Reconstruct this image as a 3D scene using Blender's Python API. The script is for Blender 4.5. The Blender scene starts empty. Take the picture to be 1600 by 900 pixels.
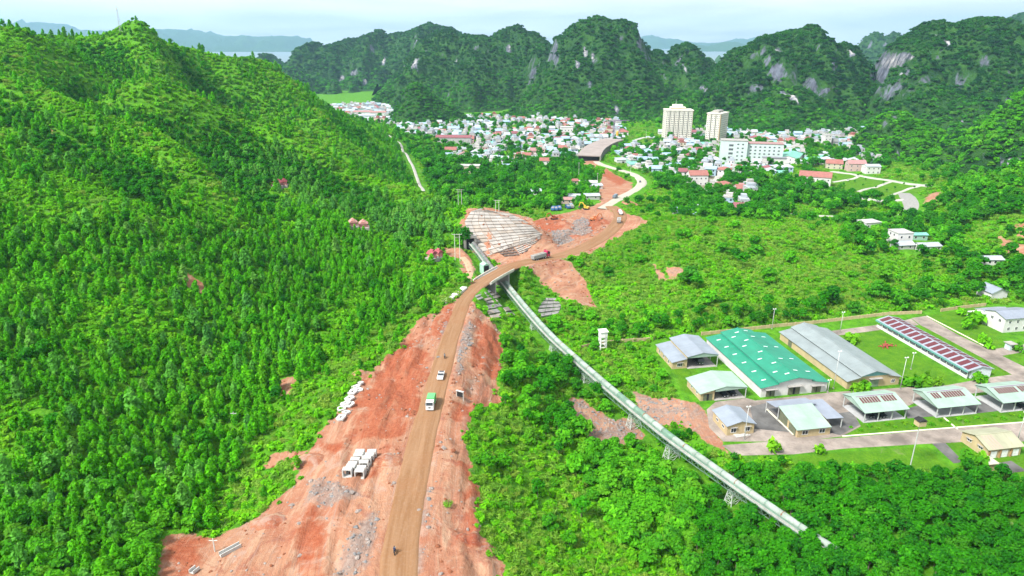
import bpy, math, random
import numpy as np
from mathutils import Vector, Matrix

random.seed(7)
RNG = np.random.default_rng(11)
S = bpy.context.scene
COL = S.collection
PI = math.pi

# ------------------------------------------------------------------ camera
CAM_Z = 100.0
PITCH = math.radians(19.8)
FPX = 1600 * 24.0 / 36.0
cam_data = bpy.data.cameras.new('camera')
cam_data.lens = 24.0
cam_data.sensor_width = 36.0
cam_data.clip_start = 1.0
cam_data.clip_end = 60000.0
cam = bpy.data.objects.new('camera', cam_data)
COL.objects.link(cam)
cam.location = (0, 0, CAM_Z)
cam.rotation_euler = (PI / 2 - PITCH, 0, 0)
S.camera = cam

# ------------------------------------------------------------------ sky, sun, exposure
SUN_EL = math.radians(50)
SUN_AZ = math.radians(234)          # measured clockwise from +Y (north): light from the left, behind the camera
world = bpy.data.worlds.new('World')
S.world = world
world.use_nodes = True
wn, wl = world.node_tree.nodes, world.node_tree.links
wn.clear()
w_out = wn.new('ShaderNodeOutputWorld')
w_bg = wn.new('ShaderNodeBackground')
w_bg.inputs['Strength'].default_value = 0.072
w_sky = wn.new('ShaderNodeTexSky')
w_sky.sky_type = 'NISHITA'
w_sky.sun_disc = False
w_sky.sun_elevation = SUN_EL
w_sky.sun_rotation = SUN_AZ
w_sky.air_density = 1.0
w_sky.dust_density = 2.0
w_geo = wn.new('ShaderNodeNewGeometry')
w_sep = wn.new('ShaderNodeSeparateXYZ')
wl.new(w_geo.outputs['Incoming'], w_sep.inputs[0])
# cloud deck: project the view direction on a flat layer overhead
def wmath(op, a, b=None):
    n = wn.new('ShaderNodeMath'); n.operation = op
    for i, v in enumerate((a, b)):
        if v is None: continue
        if isinstance(v, (int, float)): n.inputs[i].default_value = v
        else: wl.new(v, n.inputs[i])
    return n.outputs[0]
w_tc = wn.new('ShaderNodeTexCoord')
w_sep2 = wn.new('ShaderNodeSeparateXYZ')
wl.new(w_tc.outputs['Generated'], w_sep2.inputs[0])
zz = wmath('ADD', wmath('MAXIMUM', w_sep2.outputs['Z'], 0.0), 0.11)
cx = wmath('DIVIDE', w_sep2.outputs['X'], zz)
cy = wmath('DIVIDE', w_sep2.outputs['Y'], zz)
w_cmb = wn.new('ShaderNodeCombineXYZ')
wl.new(cx, w_cmb.inputs[0]); wl.new(cy, w_cmb.inputs[1])
w_n1 = wn.new('ShaderNodeTexNoise')
w_n1.inputs['Scale'].default_value = 0.6
w_n1.inputs['Detail'].default_value = 7.0
w_n1.inputs['Roughness'].default_value = 0.55
w_n1.inputs['Distortion'].default_value = 0.35
wl.new(w_cmb.outputs[0], w_n1.inputs['Vector'])
w_ramp = wn.new('ShaderNodeValToRGB')
w_ramp.color_ramp.elements[0].position = 0.36
w_ramp.color_ramp.elements[0].color = (0.50, 0.50, 0.50, 1)
w_ramp.color_ramp.elements[1].position = 0.60
w_ramp.color_ramp.elements[1].color = (1, 1, 1, 1)
wl.new(w_n1.outputs[0], w_ramp.inputs[0])
w_mix = wn.new('ShaderNodeMix'); w_mix.data_type = 'RGBA'
wl.new(w_ramp.outputs[0], w_mix.inputs[0])
wl.new(w_sky.outputs[0], w_mix.inputs[6])
w_mix.inputs[7].default_value = (5.9, 6.15, 6.1, 1)
wl.new(w_mix.outputs[2], w_bg.inputs['Color'])
wl.new(w_bg.outputs[0], w_out.inputs['Surface'])

sun_data = bpy.data.lights.new('sun', 'SUN')
sun_data.energy = 2.5
sun_data.angle = math.radians(12)
sun_data.color = (1.0, 0.975, 0.93)
sun = bpy.data.objects.new('sun', sun_data)
COL.objects.link(sun)
sdir = Vector((math.sin(SUN_AZ) * math.cos(SUN_EL), math.cos(SUN_AZ) * math.cos(SUN_EL), math.sin(SUN_EL)))
sun.rotation_euler = sdir.to_track_quat('Z', 'Y').to_euler()
sun.location = (-300, -200, 600)

vs = S.view_settings
vs.view_transform = 'Standard'
try: vs.look = 'None'
except Exception: pass
vs.exposure = 1.76
vs.gamma = 1.0
vs.use_curve_mapping = False
S.render.engine = 'CYCLES'
cy_ = S.cycles
cy_.max_bounces = 5
cy_.diffuse_bounces = 3
cy_.glossy_bounces = 2
cy_.transmission_bounces = 3
cy_.volume_bounces = 0
cy_.transparent_max_bounces = 4
cy_.use_denoising = True
cy_.use_adaptive_sampling = True
cy_.adaptive_threshold = 0.02
cy_.caustics_reflective = False
cy_.caustics_refractive = False

# ------------------------------------------------------------------ helpers
def set_props(o, label=None, cat=None, group=None, kind=None):
    if label: o['label'] = label
    if cat: o['category'] = cat
    if group: o['group'] = group
    if kind: o['kind'] = kind
    return o

def empty(name, loc=(0, 0, 0), rz=0.0, label=None, cat=None, group=None, kind=None, parent=None):
    o = bpy.data.objects.new(name, None)
    o.empty_display_size = 0.5
    o.location = loc
    o.rotation_euler = (0, 0, rz)
    COL.objects.link(o)
    if parent: o.parent = parent
    return set_props(o, label, cat, group, kind)

def link_mesh(name, me, parent=None, loc=None, rz=None, rot=None, scale=None):
    o = bpy.data.objects.new(name, me)
    COL.objects.link(o)
    if parent: o.parent = parent
    if loc is not None: o.location = loc
    if rz is not None: o.rotation_euler = (0, 0, rz)
    if rot is not None: o.rotation_euler = rot
    if scale is not None: o.scale = scale
    return o

class MB:
    """collects polygons, builds one mesh"""
    def __init__(self):
        self.v = []; self.f = []; self.mi = []
        self.cur = 0
    def add(self, verts, faces):
        o = len(self.v)
        self.v += [tuple(p) for p in verts]
        for f in faces:
            self.f.append(tuple(i + o for i in f)); self.mi.append(self.cur)
        return self
    def box(self, x0, x1, y0, y1, z0, z1):
        v = [(x0, y0, z0), (x1, y0, z0), (x1, y1, z0), (x0, y1, z0), (x0, y0, z1), (x1, y0, z1), (x1, y1, z1), (x0, y1, z1)]
        return self.add(v, [(0, 3, 2, 1), (4, 5, 6, 7), (0, 1, 5, 4), (1, 2, 6, 5), (2, 3, 7, 6), (3, 0, 4, 7)])
    def hexa(self, b, t):
        return self.add(list(b) + list(t), [(0, 3, 2, 1), (4, 5, 6, 7), (0, 1, 5, 4), (1, 2, 6, 5), (2, 3, 7, 6), (3, 0, 4, 7)])
    def prism(self, poly, a, b, axis='y'):
        """poly of 2-D points swept along an axis from a to b"""
        n = len(poly)
        def P(p, t):
            if axis == 'y': return (p[0], t, p[1])
            if axis == 'x': return (t, p[0], p[1])
            return (p[0], p[1], t)
        vs_ = [P(p, a) for p in poly] + [P(p, b) for p in poly]
        fs = [tuple(range(n)), tuple(range(2 * n - 1, n - 1, -1))]
        for i in range(n):
            j = (i + 1) % n
            fs.append((i, i + n, j + n, j))
        return self.add(vs_, fs)
    def bar(self, p, q, w, h=None):
        """square bar from p to q"""
        h = h or w
        p = Vector(p); q = Vector(q)
        d = (q - p)
        if d.length < 1e-6: return self
        d.normalize()
        up = Vector((0, 0, 1)) if abs(d.z) < 0.95 else Vector((1, 0, 0))
        s = d.cross(up).normalized() * (w / 2)
        u = s.cross(d).normalized() * (h / 2)
        b = [p - s - u, p + s - u, p + s + u, p - s + u]
        t = [q - s - u, q + s - u, q + s + u, q - s + u]
        return self.hexa(b, t)
    def tube(self, p, q, r0, r1=None, n=8):
        r1 = r0 if r1 is None else r1
        p = Vector(p); q = Vector(q)
        d = (q - p).normalized()
        up = Vector((0, 0, 1)) if abs(d.z) < 0.95 else Vector((1, 0, 0))
        s = d.cross(up).normalized(); u = s.cross(d).normalized()
        vv = []
        for c, r in ((p, r0), (q, r1)):
            for i in range(n):
                a = 2 * PI * i / n
                vv.append(c + s * (math.cos(a) * r) + u * (math.sin(a) * r))
        ff = [(i, (i + 1) % n, (i + 1) % n + n, i + n) for i in range(n)]
        ff += [tuple(range(n - 1, -1, -1)), tuple(range(n, 2 * n))]
        return self.add(vv, ff)
    def mesh(self, name, mats, smooth=False):
        me = bpy.data.meshes.new(name)
        me.from_pydata(self.v, [], self.f)
        for m in (mats if isinstance(mats, (list, tuple)) else [mats]): me.materials.append(m)
        if isinstance(mats, (list, tuple)) and len(mats) > 1:
            me.polygons.foreach_set('material_index', self.mi)
        if smooth: me.polygons.foreach_set('use_smooth', [True] * len(me.polygons))
        me.update()
        return me
    def build(self, name, mats, parent=None, smooth=False, loc=None, rz=None):
        return link_mesh(name, self.mesh(name, mats, smooth), parent, loc, rz)

# ------------------------------------------------------------------ procedural noise (numpy)
def _hash(ix, iy, seed):
    h = (ix.astype(np.int64) * 374761393 + iy.astype(np.int64) * 668265263 + seed * 1442695041) & 0xFFFFFFFF
    h = ((h ^ (h >> 13)) * 1274126177) & 0xFFFFFFFF
    h = h ^ (h >> 16)
    return (h & 0xFFFF) / 65535.0
def vnoise(x, y, seed=0):
    x = np.asarray(x, float); y = np.asarray(y, float)
    ix = np.floor(x); iy = np.floor(y)
    fx = x - ix; fy = y - iy
    fx = fx * fx * fx * (fx * (fx * 6 - 15) + 10); fy = fy * fy * fy * (fy * (fy * 6 - 15) + 10)
    a = _hash(ix, iy, seed); b = _hash(ix + 1, iy, seed)
    c = _hash(ix, iy + 1, seed); d = _hash(ix + 1, iy + 1, seed)
    return (a + (b - a) * fx) * (1 - fy) + (c + (d - c) * fx) * fy
def fbm(x, y, octv=4, seed=0, gain=0.5):
    t = 0; amp = 1; n = 0
    for o in range(octv):
        t = t + amp * vnoise(x * 2 ** o + 17.3 * o, y * 2 ** o - 9.1 * o, seed + o)
        n += amp; amp *= gain
    return t / n
def sstep(a, b, x):
    t = np.clip((x - a) / (b - a), 0, 1)
    return t * t * (3 - 2 * t)

# ------------------------------------------------------------------ rays through photograph points (for surveying the place)
CT, ST = math.cos(PITCH), math.sin(PITCH)
def ray(px, py):
    u = (px - 800) / FPX; v = (450 - py) / FPX
    return np.array([u, CT + v * ST, -ST + v * CT])
def at_z(px, py, z):
    d = ray(px, py); t = (z - CAM_Z) / d[2]
    return np.array([d[0] * t, d[1] * t, z])
def at_y(px, py, Y):
    d = ray(px, py); t = Y / d[1]
    return np.array([d[0] * t, Y, CAM_Z + d[2] * t])
# ------------------------------------------------------------------ materials
def new_mat(name):
    m = bpy.data.materials.new(name); m.use_nodes = True
    nt = m.node_tree
    b = nt.nodes['Principled BSDF']
    return m, nt, b
def nd(nt, typ, **kw):
    n = nt.nodes.new(typ)
    for k, v in kw.items():
        if hasattr(n, k): setattr(n, k, v)
        else: n.inputs[k].default_value = v
    return n
def mixc(nt, fac, a, b, blend='MIX'):
    n = nt.nodes.new('ShaderNodeMix'); n.data_type = 'RGBA'; n.blend_type = blend
    for i, v in ((0, fac), (6, a), (7, b)):
        if isinstance(v, bpy.types.NodeSocket): nt.links.new(v, n.inputs[i])
        elif isinstance(v, (int, float)): n.inputs[i].default_value = v
        else: n.inputs[i].default_value = (v[0], v[1], v[2], 1)
    return n.outputs[2]
def mathn(nt, op, a, b=None, clamp=False):
    n = nt.nodes.new('ShaderNodeMath'); n.operation = op; n.use_clamp = clamp
    for i, v in enumerate((a, b)):
        if v is None: continue
        if isinstance(v, bpy.types.NodeSocket): nt.links.new(v, n.inputs[i])
        else: n.inputs[i].default_value = v
    return n.outputs[0]
def maprange(nt, v, a, b, c=0.0, d=1.0):
    n = nt.nodes.new('ShaderNodeMapRange')
    nt.links.new(v, n.inputs[0])
    for i, x in enumerate((a, b, c, d)): n.inputs[i + 1].default_value = x
    return n.outputs[0]
def noise(nt, vec, scale, detail=3.0, rough=0.55, dist=0.0):
    n = nt.nodes.new('ShaderNodeTexNoise')
    n.inputs['Scale'].default_value = scale
    n.inputs['Detail'].default_value = detail
    n.inputs['Roughness'].default_value = rough
    n.inputs['Distortion'].default_value = dist
    if vec is not None: nt.links.new(vec, n.inputs['Vector'])
    return n.outputs[0]
def position(nt):
    return nt.nodes.new('ShaderNodeNewGeometry').outputs['Position']
def scalevec(nt, v, sc):
    n = nt.nodes.new('ShaderNodeVectorMath'); n.operation = 'MULTIPLY'
    nt.links.new(v, n.inputs[0]); n.inputs[1].default_value = sc
    return n.outputs[0]
def attr(nt, name, out='Fac'):
    n = nt.nodes.new('ShaderNodeAttribute'); n.attribute_name = name
    return n.outputs[out]
def bump(nt, b, h, strength, dist):
    n = nt.nodes.new('ShaderNodeBump')
    n.inputs['Strength'].default_value = strength; n.inputs['Distance'].default_value = dist
    nt.links.new(h, n.inputs['Height']); nt.links.new(n.outputs[0], b.inputs['Normal'])

_plain = {}
def plain(name, col, rough=0.7, var=0.12, scale=0.8, metal=0.0, stain=0.0, spec=0.3):
    """a painted / concrete / metal surface with uneven tone and weather streaks"""
    if name in _plain: return _plain[name]
    m, nt, b = new_mat(name)
    tc = nt.nodes.new('ShaderNodeTexCoord').outputs['Object']
    n1 = noise(nt, tc, scale, 4.0, 0.6)
    dark = tuple(c * (1 - 2.2 * var) for c in col); lite = tuple(min(1, c * (1 + 1.2 * var)) for c in col)
    c = mixc(nt, maprange(nt, n1, 0.3, 0.7), dark, lite)
    if stain > 0:
        st = noise(nt, scalevec(nt, tc, (1.2, 1.2, 0.25)), 1.3, 4.0, 0.65)
        c = mixc(nt, maprange(nt, st, 0.52, 0.78, 0.0, stain), c, (col[0] * 0.35 + 0.03, col[1] * 0.3 + 0.02, col[2] * 0.28 + 0.01))
    nt.links.new(c, b.inputs['Base Color'])
    b.inputs['Roughness'].default_value = rough
    b.inputs['Metallic'].default_value = metal
    b.inputs['Specular IOR Level'].default_value = spec
    _plain[name] = m
    return m

def corrugated(name, col, pitch=0.35, axis=0, stain=0.3, rough=0.5, var=0.08):
    """profiled sheet roofing: ribs as fine relief, faded and streaked paint"""
    if name in _plain: return _plain[name]
    m, nt, b = new_mat(name)
    tc = nt.nodes.new('ShaderNodeTexCoord').outputs['Object']
    w = nt.nodes.new('ShaderNodeTexWave'); w.wave_type = 'BANDS'; w.bands_direction = 'XYZ'[axis]
    w.inputs['Scale'].default_value = 1.0 / (pitch * 3.14)
    nt.links.new(tc, w.inputs['Vector'])
    n1 = noise(nt, tc, 0.22, 5.0, 0.6)
    sc = [0.35, 0.35, 0.35]; sc[axis] = 1.6
    n2 = noise(nt, scalevec(nt, tc, sc), 0.8, 4.0, 0.6)
    c = mixc(nt, maprange(nt, n1, 0.3, 0.72), tuple(x * (1 - var * 2.5) for x in col), tuple(min(1, x * (1 + var)) for x in col))
    c = mixc(nt, maprange(nt, n2, 0.5, 0.75, 0, stain), c, tuple(x * 0.55 + 0.02 for x in col))
    n4 = noise(nt, tc, 0.55, 6.0, 0.75, 0.6)
    c = mixc(nt, maprange(nt, n4, 0.60, 0.74, 0, 0.38), c, (0.17, 0.095, 0.055))
    # seams between sheets
    w2 = nt.nodes.new('ShaderNodeTexWave'); w2.wave_type = 'BANDS'; w2.bands_direction = 'XYZ'[axis]; w2.wave_profile = 'SAW'
    w2.inputs['Scale'].default_value = 1.0 / (1.05 * 6.28)
    nt.links.new(tc, w2.inputs['Vector'])
    c = mixc(nt, maprange(nt, w2.outputs['Fac'], 0.93, 1.0, 0, 0.22), c, tuple(x * 0.5 for x in col))
    nt.links.new(c, b.inputs['Base Color'])
    b.inputs['Roughness'].default_value = rough
    b.inputs['Specular IOR Level'].default_value = 0.35
    bump(nt, b, w.outputs['Fac'], 0.35, 0.04)
    _plain[name] = m
    return m

def leaf_mat(name, lo, hi, new, trans=0.36, w=(.42, .34, .30), scale=.018):
    """foliage: tone varies from leaf to leaf, plant to plant and stand to stand"""
    m, nt, b = new_mat(name)
    oi = nt.nodes.new('ShaderNodeObjectInfo').outputs['Random']
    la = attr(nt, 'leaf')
    pos = position(nt)
    big = noise(nt, pos, scale, 4.0, 0.6)
    t = mathn(nt, 'ADD', mathn(nt, 'MULTIPLY', oi, w[0]), mathn(nt, 'MULTIPLY', la, w[1]))
    t = mathn(nt, 'ADD', t, maprange(nt, big, 0.35, 0.65, -.05, w[2]), clamp=True)
    c = mixc(nt, t, lo, hi)
    hue = nt.nodes.new('ShaderNodeTexWhiteNoise'); hue.noise_dimensions = '1D'; nt.links.new(oi, hue.inputs['W'])
    olive = (hi[0] * 1.25 + .02, hi[1] * .66 + .01, hi[2] + .015)
    c = mixc(nt, maprange(nt, hue.outputs['Value'], 0.72, 1.0, 0.0, 0.45), c, olive)
    deep = (lo[0] * .75, lo[1] * .85, lo[2] * 1.6 + .004)
    c = mixc(nt, maprange(nt, hue.outputs['Value'], 0.28, 0.0, 0.0, 0.7), c, deep)
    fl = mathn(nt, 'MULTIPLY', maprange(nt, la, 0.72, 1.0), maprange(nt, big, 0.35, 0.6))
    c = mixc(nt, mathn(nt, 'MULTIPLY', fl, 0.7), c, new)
    nt.links.new(c, b.inputs['Base Color'])
    b.inputs['Roughness'].default_value = 0.65
    b.inputs['Specular IOR Level'].default_value = 0.06
    tr = nt.nodes.new('ShaderNodeBsdfTranslucent')
    nt.links.new(mixc(nt, 0.35, c, new), tr.inputs['Color'])
    mx = nt.nodes.new('ShaderNodeMixShader'); mx.inputs[0].default_value = trans
    nt.links.new(b.outputs[0], mx.inputs[1]); nt.links.new(tr.outputs[0], mx.inputs[2])
    nt.links.new(mx.outputs[0], nt.nodes['Material Output'].inputs['Surface'])
    return m

def make_soil_color(nt, pos, sd):
    """red laterite: pale sandy, orange, deep red and grey-pink patches, streaked along the haul road"""
    n_big = noise(nt, pos, 0.030, 5.0, 0.6, 1.2)
    n_mid = noise(nt, pos, 0.11, 6.0, 0.66, 1.4)
    n_st = noise(nt, scalevec(nt, sd, (0.055, 0.34, 1)), 1.0, 7.0, 0.68, 0.9)
    n_st2 = noise(nt, scalevec(nt, sd, (0.02, 0.75, 1)), 1.0, 6.0, 0.7, 0.5)
    n_fine = noise(nt, pos, 0.9, 5.0, 0.7)
    n_grain = noise(nt, pos, 3.2, 3.0, 0.7)
    c = mixc(nt, maprange(nt, n_big, 0.38, 0.58), (0.244, 0.061, 0.023), (0.293, 0.128, 0.066))
    c = mixc(nt, maprange(nt, n_st, 0.50, 0.64, 0, 0.9), c, (0.363, 0.224, 0.141))
    c = mixc(nt, maprange(nt, n_mid, 0.54, 0.64, 0, 0.9), c, (0.197, 0.040, 0.015))
    c = mixc(nt, maprange(nt, n_mid, 0.43, 0.34, 0, 0.8), c, (0.316, 0.209, 0.161))
    c = mixc(nt, maprange(nt, n_st2, 0.44, 0.34, 0, 0.7), c, (0.232, 0.154, 0.127))
    c = mixc(nt, maprange(nt, n_st2, 0.60, 0.68, 0, 0.7), c, (0.186, 0.051, 0.022))
    c = mixc(nt, maprange(nt, n_fine, 0.55, 0.72, 0, 0.55), c, (0.386, 0.278, 0.200))
    c = mixc(nt, maprange(nt, n_fine, 0.44, 0.28, 0, 0.55), c, (0.162, 0.046, 0.022))
    c = mixc(nt, maprange(nt, n_grain, 0.58, 0.75, 0, 0.5), c, (0.355, 0.293, 0.245))
    return c, n_mid, n_fine, n_st

def ground_material():
    m, nt, b = new_mat('ground_cover_and_soil')
    pos = position(nt)
    sd = attr(nt, 'sd', 'Vector')
    soil = attr(nt, 'soil'); lawn = attr(nt, 'lawn'); red = attr(nt, 'red'); grav = attr(nt, 'gravel')
    c_soil, n_mid, n_fine, n_st = make_soil_color(nt, pos, sd)
    c_soil = mixc(nt, 0.30, c_soil, (0.37, 0.235, 0.165))
    f_red = maprange(nt, mathn(nt, 'ADD', red, maprange(nt, n_mid, 0.3, 0.7, -0.45, 0.45)), 0.35, 0.85, 0, .85)
    c_red = mixc(nt, maprange(nt, n_fine, 0.35, 0.65), (0.215, 0.046, 0.019), (0.30, 0.092, 0.045))
    c_red = mixc(nt, maprange(nt, n_st, 0.54, 0.66, 0, .5), c_red, (0.29, 0.135, 0.078))
    c_soil = mixc(nt, f_red, c_soil, c_red)
    gn = noise(nt, pos, 0.25, 5.0, 0.65)
    gn2 = noise(nt, pos, 1.5, 3.0, 0.6)
    c_veg = mixc(nt, maprange(nt, gn, 0.35, 0.65), (0.034, 0.13, 0.006), (0.085, 0.26, 0.010))
    c_veg = mixc(nt, maprange(nt, gn2, 0.5, 0.8, 0, 0.6), c_veg, (0.16, 0.30, 0.03))
    c_lawn = mixc(nt, maprange(nt, gn, 0.35, 0.65), (0.050, 0.150, 0.007), (0.090, 0.205, 0.009))
    c_lawn = mixc(nt, maprange(nt, gn2, 0.45, 0.75, 0, 0.7), c_lawn, (0.035, 0.11, 0.006))
    edge = mathn(nt, 'ADD', soil, maprange(nt, noise(nt, pos, 0.5, 4.0, 0.7), 0.3, 0.7, -0.28, 0.28))
    f_soil = maprange(nt, edge, 0.42, 0.58)
    c = mixc(nt, lawn, c_veg, c_lawn)
    c = mixc(nt, f_soil, c, c_soil)
    c_gr = mixc(nt, maprange(nt, n_fine, 0.35, 0.65), (0.155, 0.115, 0.098), (0.27, 0.215, 0.185))
    f_gr = maprange(nt, mathn(nt, 'ADD', grav, maprange(nt, n_mid, 0.3, 0.7, -0.55, 0.55)), 0.35, 0.95, 0, .85)
    c = mixc(nt, f_gr, c, c_gr)
    nt.links.new(c, b.inputs['Base Color'])
    b.inputs['Roughness'].default_value = 0.95
    b.inputs['Specular IOR Level'].default_value = 0.1
    h = mathn(nt, 'ADD', mathn(nt, 'MULTIPLY', n_mid, 0.8), mathn(nt, 'ADD', mathn(nt, 'MULTIPLY', n_fine, 0.35), mathn(nt, 'MULTIPLY', n_st, 0.8)))
    bump(nt, b, h, 0.8, 1.0)
    return m

def road_material():
    m, nt, b = new_mat('packed_dirt_road')
    pos = position(nt)
    sd = attr(nt, 'sd', 'Vector')
    n1 = noise(nt, scalevec(nt, sd, (0.03, 0.55, 1)), 1.0, 6.0, 0.7, 0.9)
    n2 = noise(nt, pos, 0.12, 4.0, 0.6)
    n3 = noise(nt, pos, 1.6, 4.0, 0.6)
    c = mixc(nt, maprange(nt, n1, 0.38, 0.62), (0.195, 0.098, 0.044), (0.255, 0.145, 0.078))
    c = mixc(nt, maprange(nt, n2, 0.5, 0.7, 0, 0.6), c, (0.225, 0.106, 0.048))
    c = mixc(nt, maprange(nt, n3, 0.5, 0.75, 0, 0.35), c, (0.29, 0.205, 0.14))
    nt.links.new(c, b.inputs['Base Color'])
    b.inputs['Roughness'].default_value = 0.9
    b.inputs['Specular IOR Level'].default_value = 0.15
    bump(nt, b, mathn(nt, 'ADD', n1, mathn(nt, 'MULTIPLY', n3, 0.3)), 0.5, 0.25)
    return m

def karst_material(name, veg_lo, veg_hi, rock=(0.30, 0.30, 0.29), rockamt=1.0):
    m, nt, b = new_mat(name)
    pos = position(nt)
    ng = nt.nodes.new('ShaderNodeNewGeometry')
    sp = nt.nodes.new('ShaderNodeSeparateXYZ'); nt.links.new(ng.outputs['Normal'], sp.inputs[0])
    n1 = noise(nt, pos, 0.05, 5.0, 0.65)
    n2 = noise(nt, scalevec(nt, pos, (1, 1, 0.35)), 0.036, 6.0, 0.68, 0.6)
    n3 = noise(nt, scalevec(nt, pos, (1, 1, 0.15)), 0.10, 4.0, 0.7)
    c = mixc(nt, maprange(nt, n1, 0.35, 0.65), veg_lo, veg_hi)
    rk = mixc(nt, maprange(nt, n3, 0.35, 0.7), tuple(x * 0.45 for x in rock), tuple(min(1, x * 1.7) for x in rock))
    bare = attr(nt, 'bare')
    rk = mixc(nt, mathn(nt, 'MULTIPLY', maprange(nt, bare, 0.55, 0.95), maprange(nt, n3, 0.38, 0.58)), rk, (0.46, 0.44, 0.41))
    f = mathn(nt, 'ADD', bare, maprange(nt, n2, 0.3, 0.7, -0.35, 0.35))
    f = mathn(nt, 'MULTIPLY', maprange(nt, f, 0.45, 0.6), rockamt)
    c = mixc(nt, f, c, rk)
    nt.links.new(c, b.inputs['Base Color'])
    b.inputs['Roughness'].default_value = 0.9
    b.inputs['Specular IOR Level'].default_value = 0.1
    bump(nt, b, mathn(nt, 'ADD', n1, mathn(nt, 'MULTIPLY', n3, 0.8)), 0.9, 7.0)
    return m

def window_mat():
    m, nt, b = new_mat('dark_window_glass')
    b.inputs['Base Color'].default_value = (0.03, 0.035, 0.04, 1)
    b.inputs['Roughness'].default_value = 0.12
    b.inputs['Specular IOR Level'].default_value = 0.5
    return m
M_GLASS = window_mat()
M_GROUND = ground_material()
M_ROAD = road_material()
# ------------------------------------------------------------------ terrain: surveyed spot heights, smooth surface through them
SPOT_Y = [  # (photo x, photo y, distance north)
 # left hill, west edge to east foot
 (-150,75,430),(-150,150,360),(-150,300,265),(-150,500,195),(-150,700,145),(-150,900,108),
 (0,42,480,-5),(0,100,440),(0,150,400),(0,190,352,-5),(0,230,330),(0,300,280),(0,400,235),(0,500,200),(0,600,172),(0,700,148),(0,800,127),(0,900,108),
 (50,44,500,-5),(100,62,540,-5),(110,110,500),(110,160,425,-9),(130,205,385,2),(130,240,345),
 (150,57,570,-5),(190,46,590,-5),(150,300,295),(150,400,245),(150,500,205),(150,600,175),(150,700,150),(150,800,128),(150,900,109),
 (220,39,600,-4),(250,50,612,-5),(215,80,565),(215,120,525),(230,150,480,-9),(215,165,455,3),(215,200,400),(215,250,350,-6),
 (300,75,640,-4),(300,120,600),(320,165,540,-15),(310,185,490,3),(300,205,440),(270,235,390,4),(300,280,350),(300,350,290),(300,450,245),(300,550,210),(300,650,177),(300,750,150),(300,830,128),
 (380,105,670,-4),(380,150,630),(400,195,560,-15),(400,215,510,3),(400,250,440),
 (450,130,700,-4),(450,180,630),(470,225,545,-13),(470,240,500,3),(450,300,400),(450,400,300),(450,500,238),(450,600,194),(450,680,167),(430,760,145),
 (500,150,740,-9),(540,200,680,-4),(550,250,560,-8),(550,300,460),
 (560,180,780,-11),(600,203,810,-10),(620,240,680),(600,270,560,-5),(600,330,432),(600,400,332),(600,470,268),(600,540,223),
 (640,235,790,-8),(650,290,590),(680,330,470),(690,380,360),(670,440,292),
 # cut hillock with slope paving
 (735,329,385),(790,335,395),(838,360,384),(728,366,362),(765,402,350),(815,404,346),(752,326,392),
]
SPOT_Z = [
 # road corridor
 (620,900,0),(640,780,0),(672,640,0),(700,540,0),(720,480,-0.5),(735,455,-1.5),(770,428,-3),(845,404,-5.5),(905,390,-8),(950,365,-12),(968,340,-14),
 (880,350,-13),(860,375,-9),(930,335,-16),(900,330,-17),
 # bare soil both sides
 (520,900,-0.5),(430,900,-1.5),(330,900,-2.5),(470,780,-1),(560,700,-0.3),(600,600,0),(640,540,0),(520,670,-1.5),(400,820,-2.5),
 (700,880,0),(760,880,-1),(700,760,-.3),(735,700,-2),(745,640,-3),(770,560,-4.5),(760,505,-3),
 # right fall to the valley
 (830,880,-7),(800,760,-8),(900,880,-14),(1000,880,-18),(1150,880,-20.5),(1350,880,-21.5),(1600,880,-22),(1800,880,-22),
 (850,700,-13),(850,620,-13),(830,560,-12),(800,500,-10.5),(900,760,-17),(950,700,-20),(1000,760,-21),(1000,640,-22.5),(940,600,-20.5),(900,545,-18.5),(860,505,-17),(1050,700,-22.5),(1130,760,-22),
 (980,580,-20),(1010,545,-19.5),(940,545,-19),
 (1250,780,-21.5),(1450,780,-21.5),(1600,780,-21.5),(1800,780,-22),
 # slope under the bend
 (880,420,-9),(920,470,-16),(870,480,-16),(830,450,-12.5),(850,425,-9),
 # grassy mound
 (960,380,-9),(1000,350,-8.5),(1080,347,-9),(1150,352,-10),(1240,345,-14),(1000,400,-9.5),(1100,400,-11),(1250,400,-15),(950,440,-13),(1050,450,-14),(1200,450,-16.5),(1350,440,-18),(1350,380,-19),
 (1450,460,-19),(1550,455,-19),(1600,460,-19),(1750,460,-18),(1450,410,-20),(1380,370,-21),
 # compound terrace
 (1100,560,-20),(1200,600,-20),(1300,560,-20),(1400,640,-20),(1500,560,-20),(1600,600,-20),(1150,690,-20.3),(1300,695,-20.3),(1500,700,-20.3),(1600,700,-20.3),(1750,600,-20),(1800,700,-20),
 (1060,640,-21.5),(1030,520,-18.8),(1200,505,-19),(1390,485,-19.4),(1540,470,-19.6),
 # valley and town
 (1040,330,-19),(1100,320,-22),(1180,320,-24),(1020,300,-22),(1000,290,-22),(940,258,-25),(960,305,-20),(1250,310,-24),(1300,338,-25),(1420,335,-24),(1350,300,-23),(1300,280,-25),(1440,300,-21),
 (700,300,-16),(760,300,-19),(830,300,-20),(880,320,-18.5),(700,260,-22),(800,265,-24),(860,250,-26),(700,230,-27),(900,230,-27),(1000,230,-27),(1100,250,-26),(1200,250,-26),(1300,240,-27),(1400,240,-27),
 (650,205,-30),(800,200,-29),(950,205,-29),(1100,205,-29),(1250,200,-29),(1380,205,-28),(560,172,-31),(800,180,-30),(1000,185,-30),(1250,185,-30),
 # right hill
 (1500,300,-6),(1560,285,4),(1640,270,14),(1800,260,25),(1520,350,-11),(1600,340,-4),(1700,330,6),(1500,390,-16),(1600,400,-13),(1750,400,-6),(1460,330,-18),
]
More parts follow.
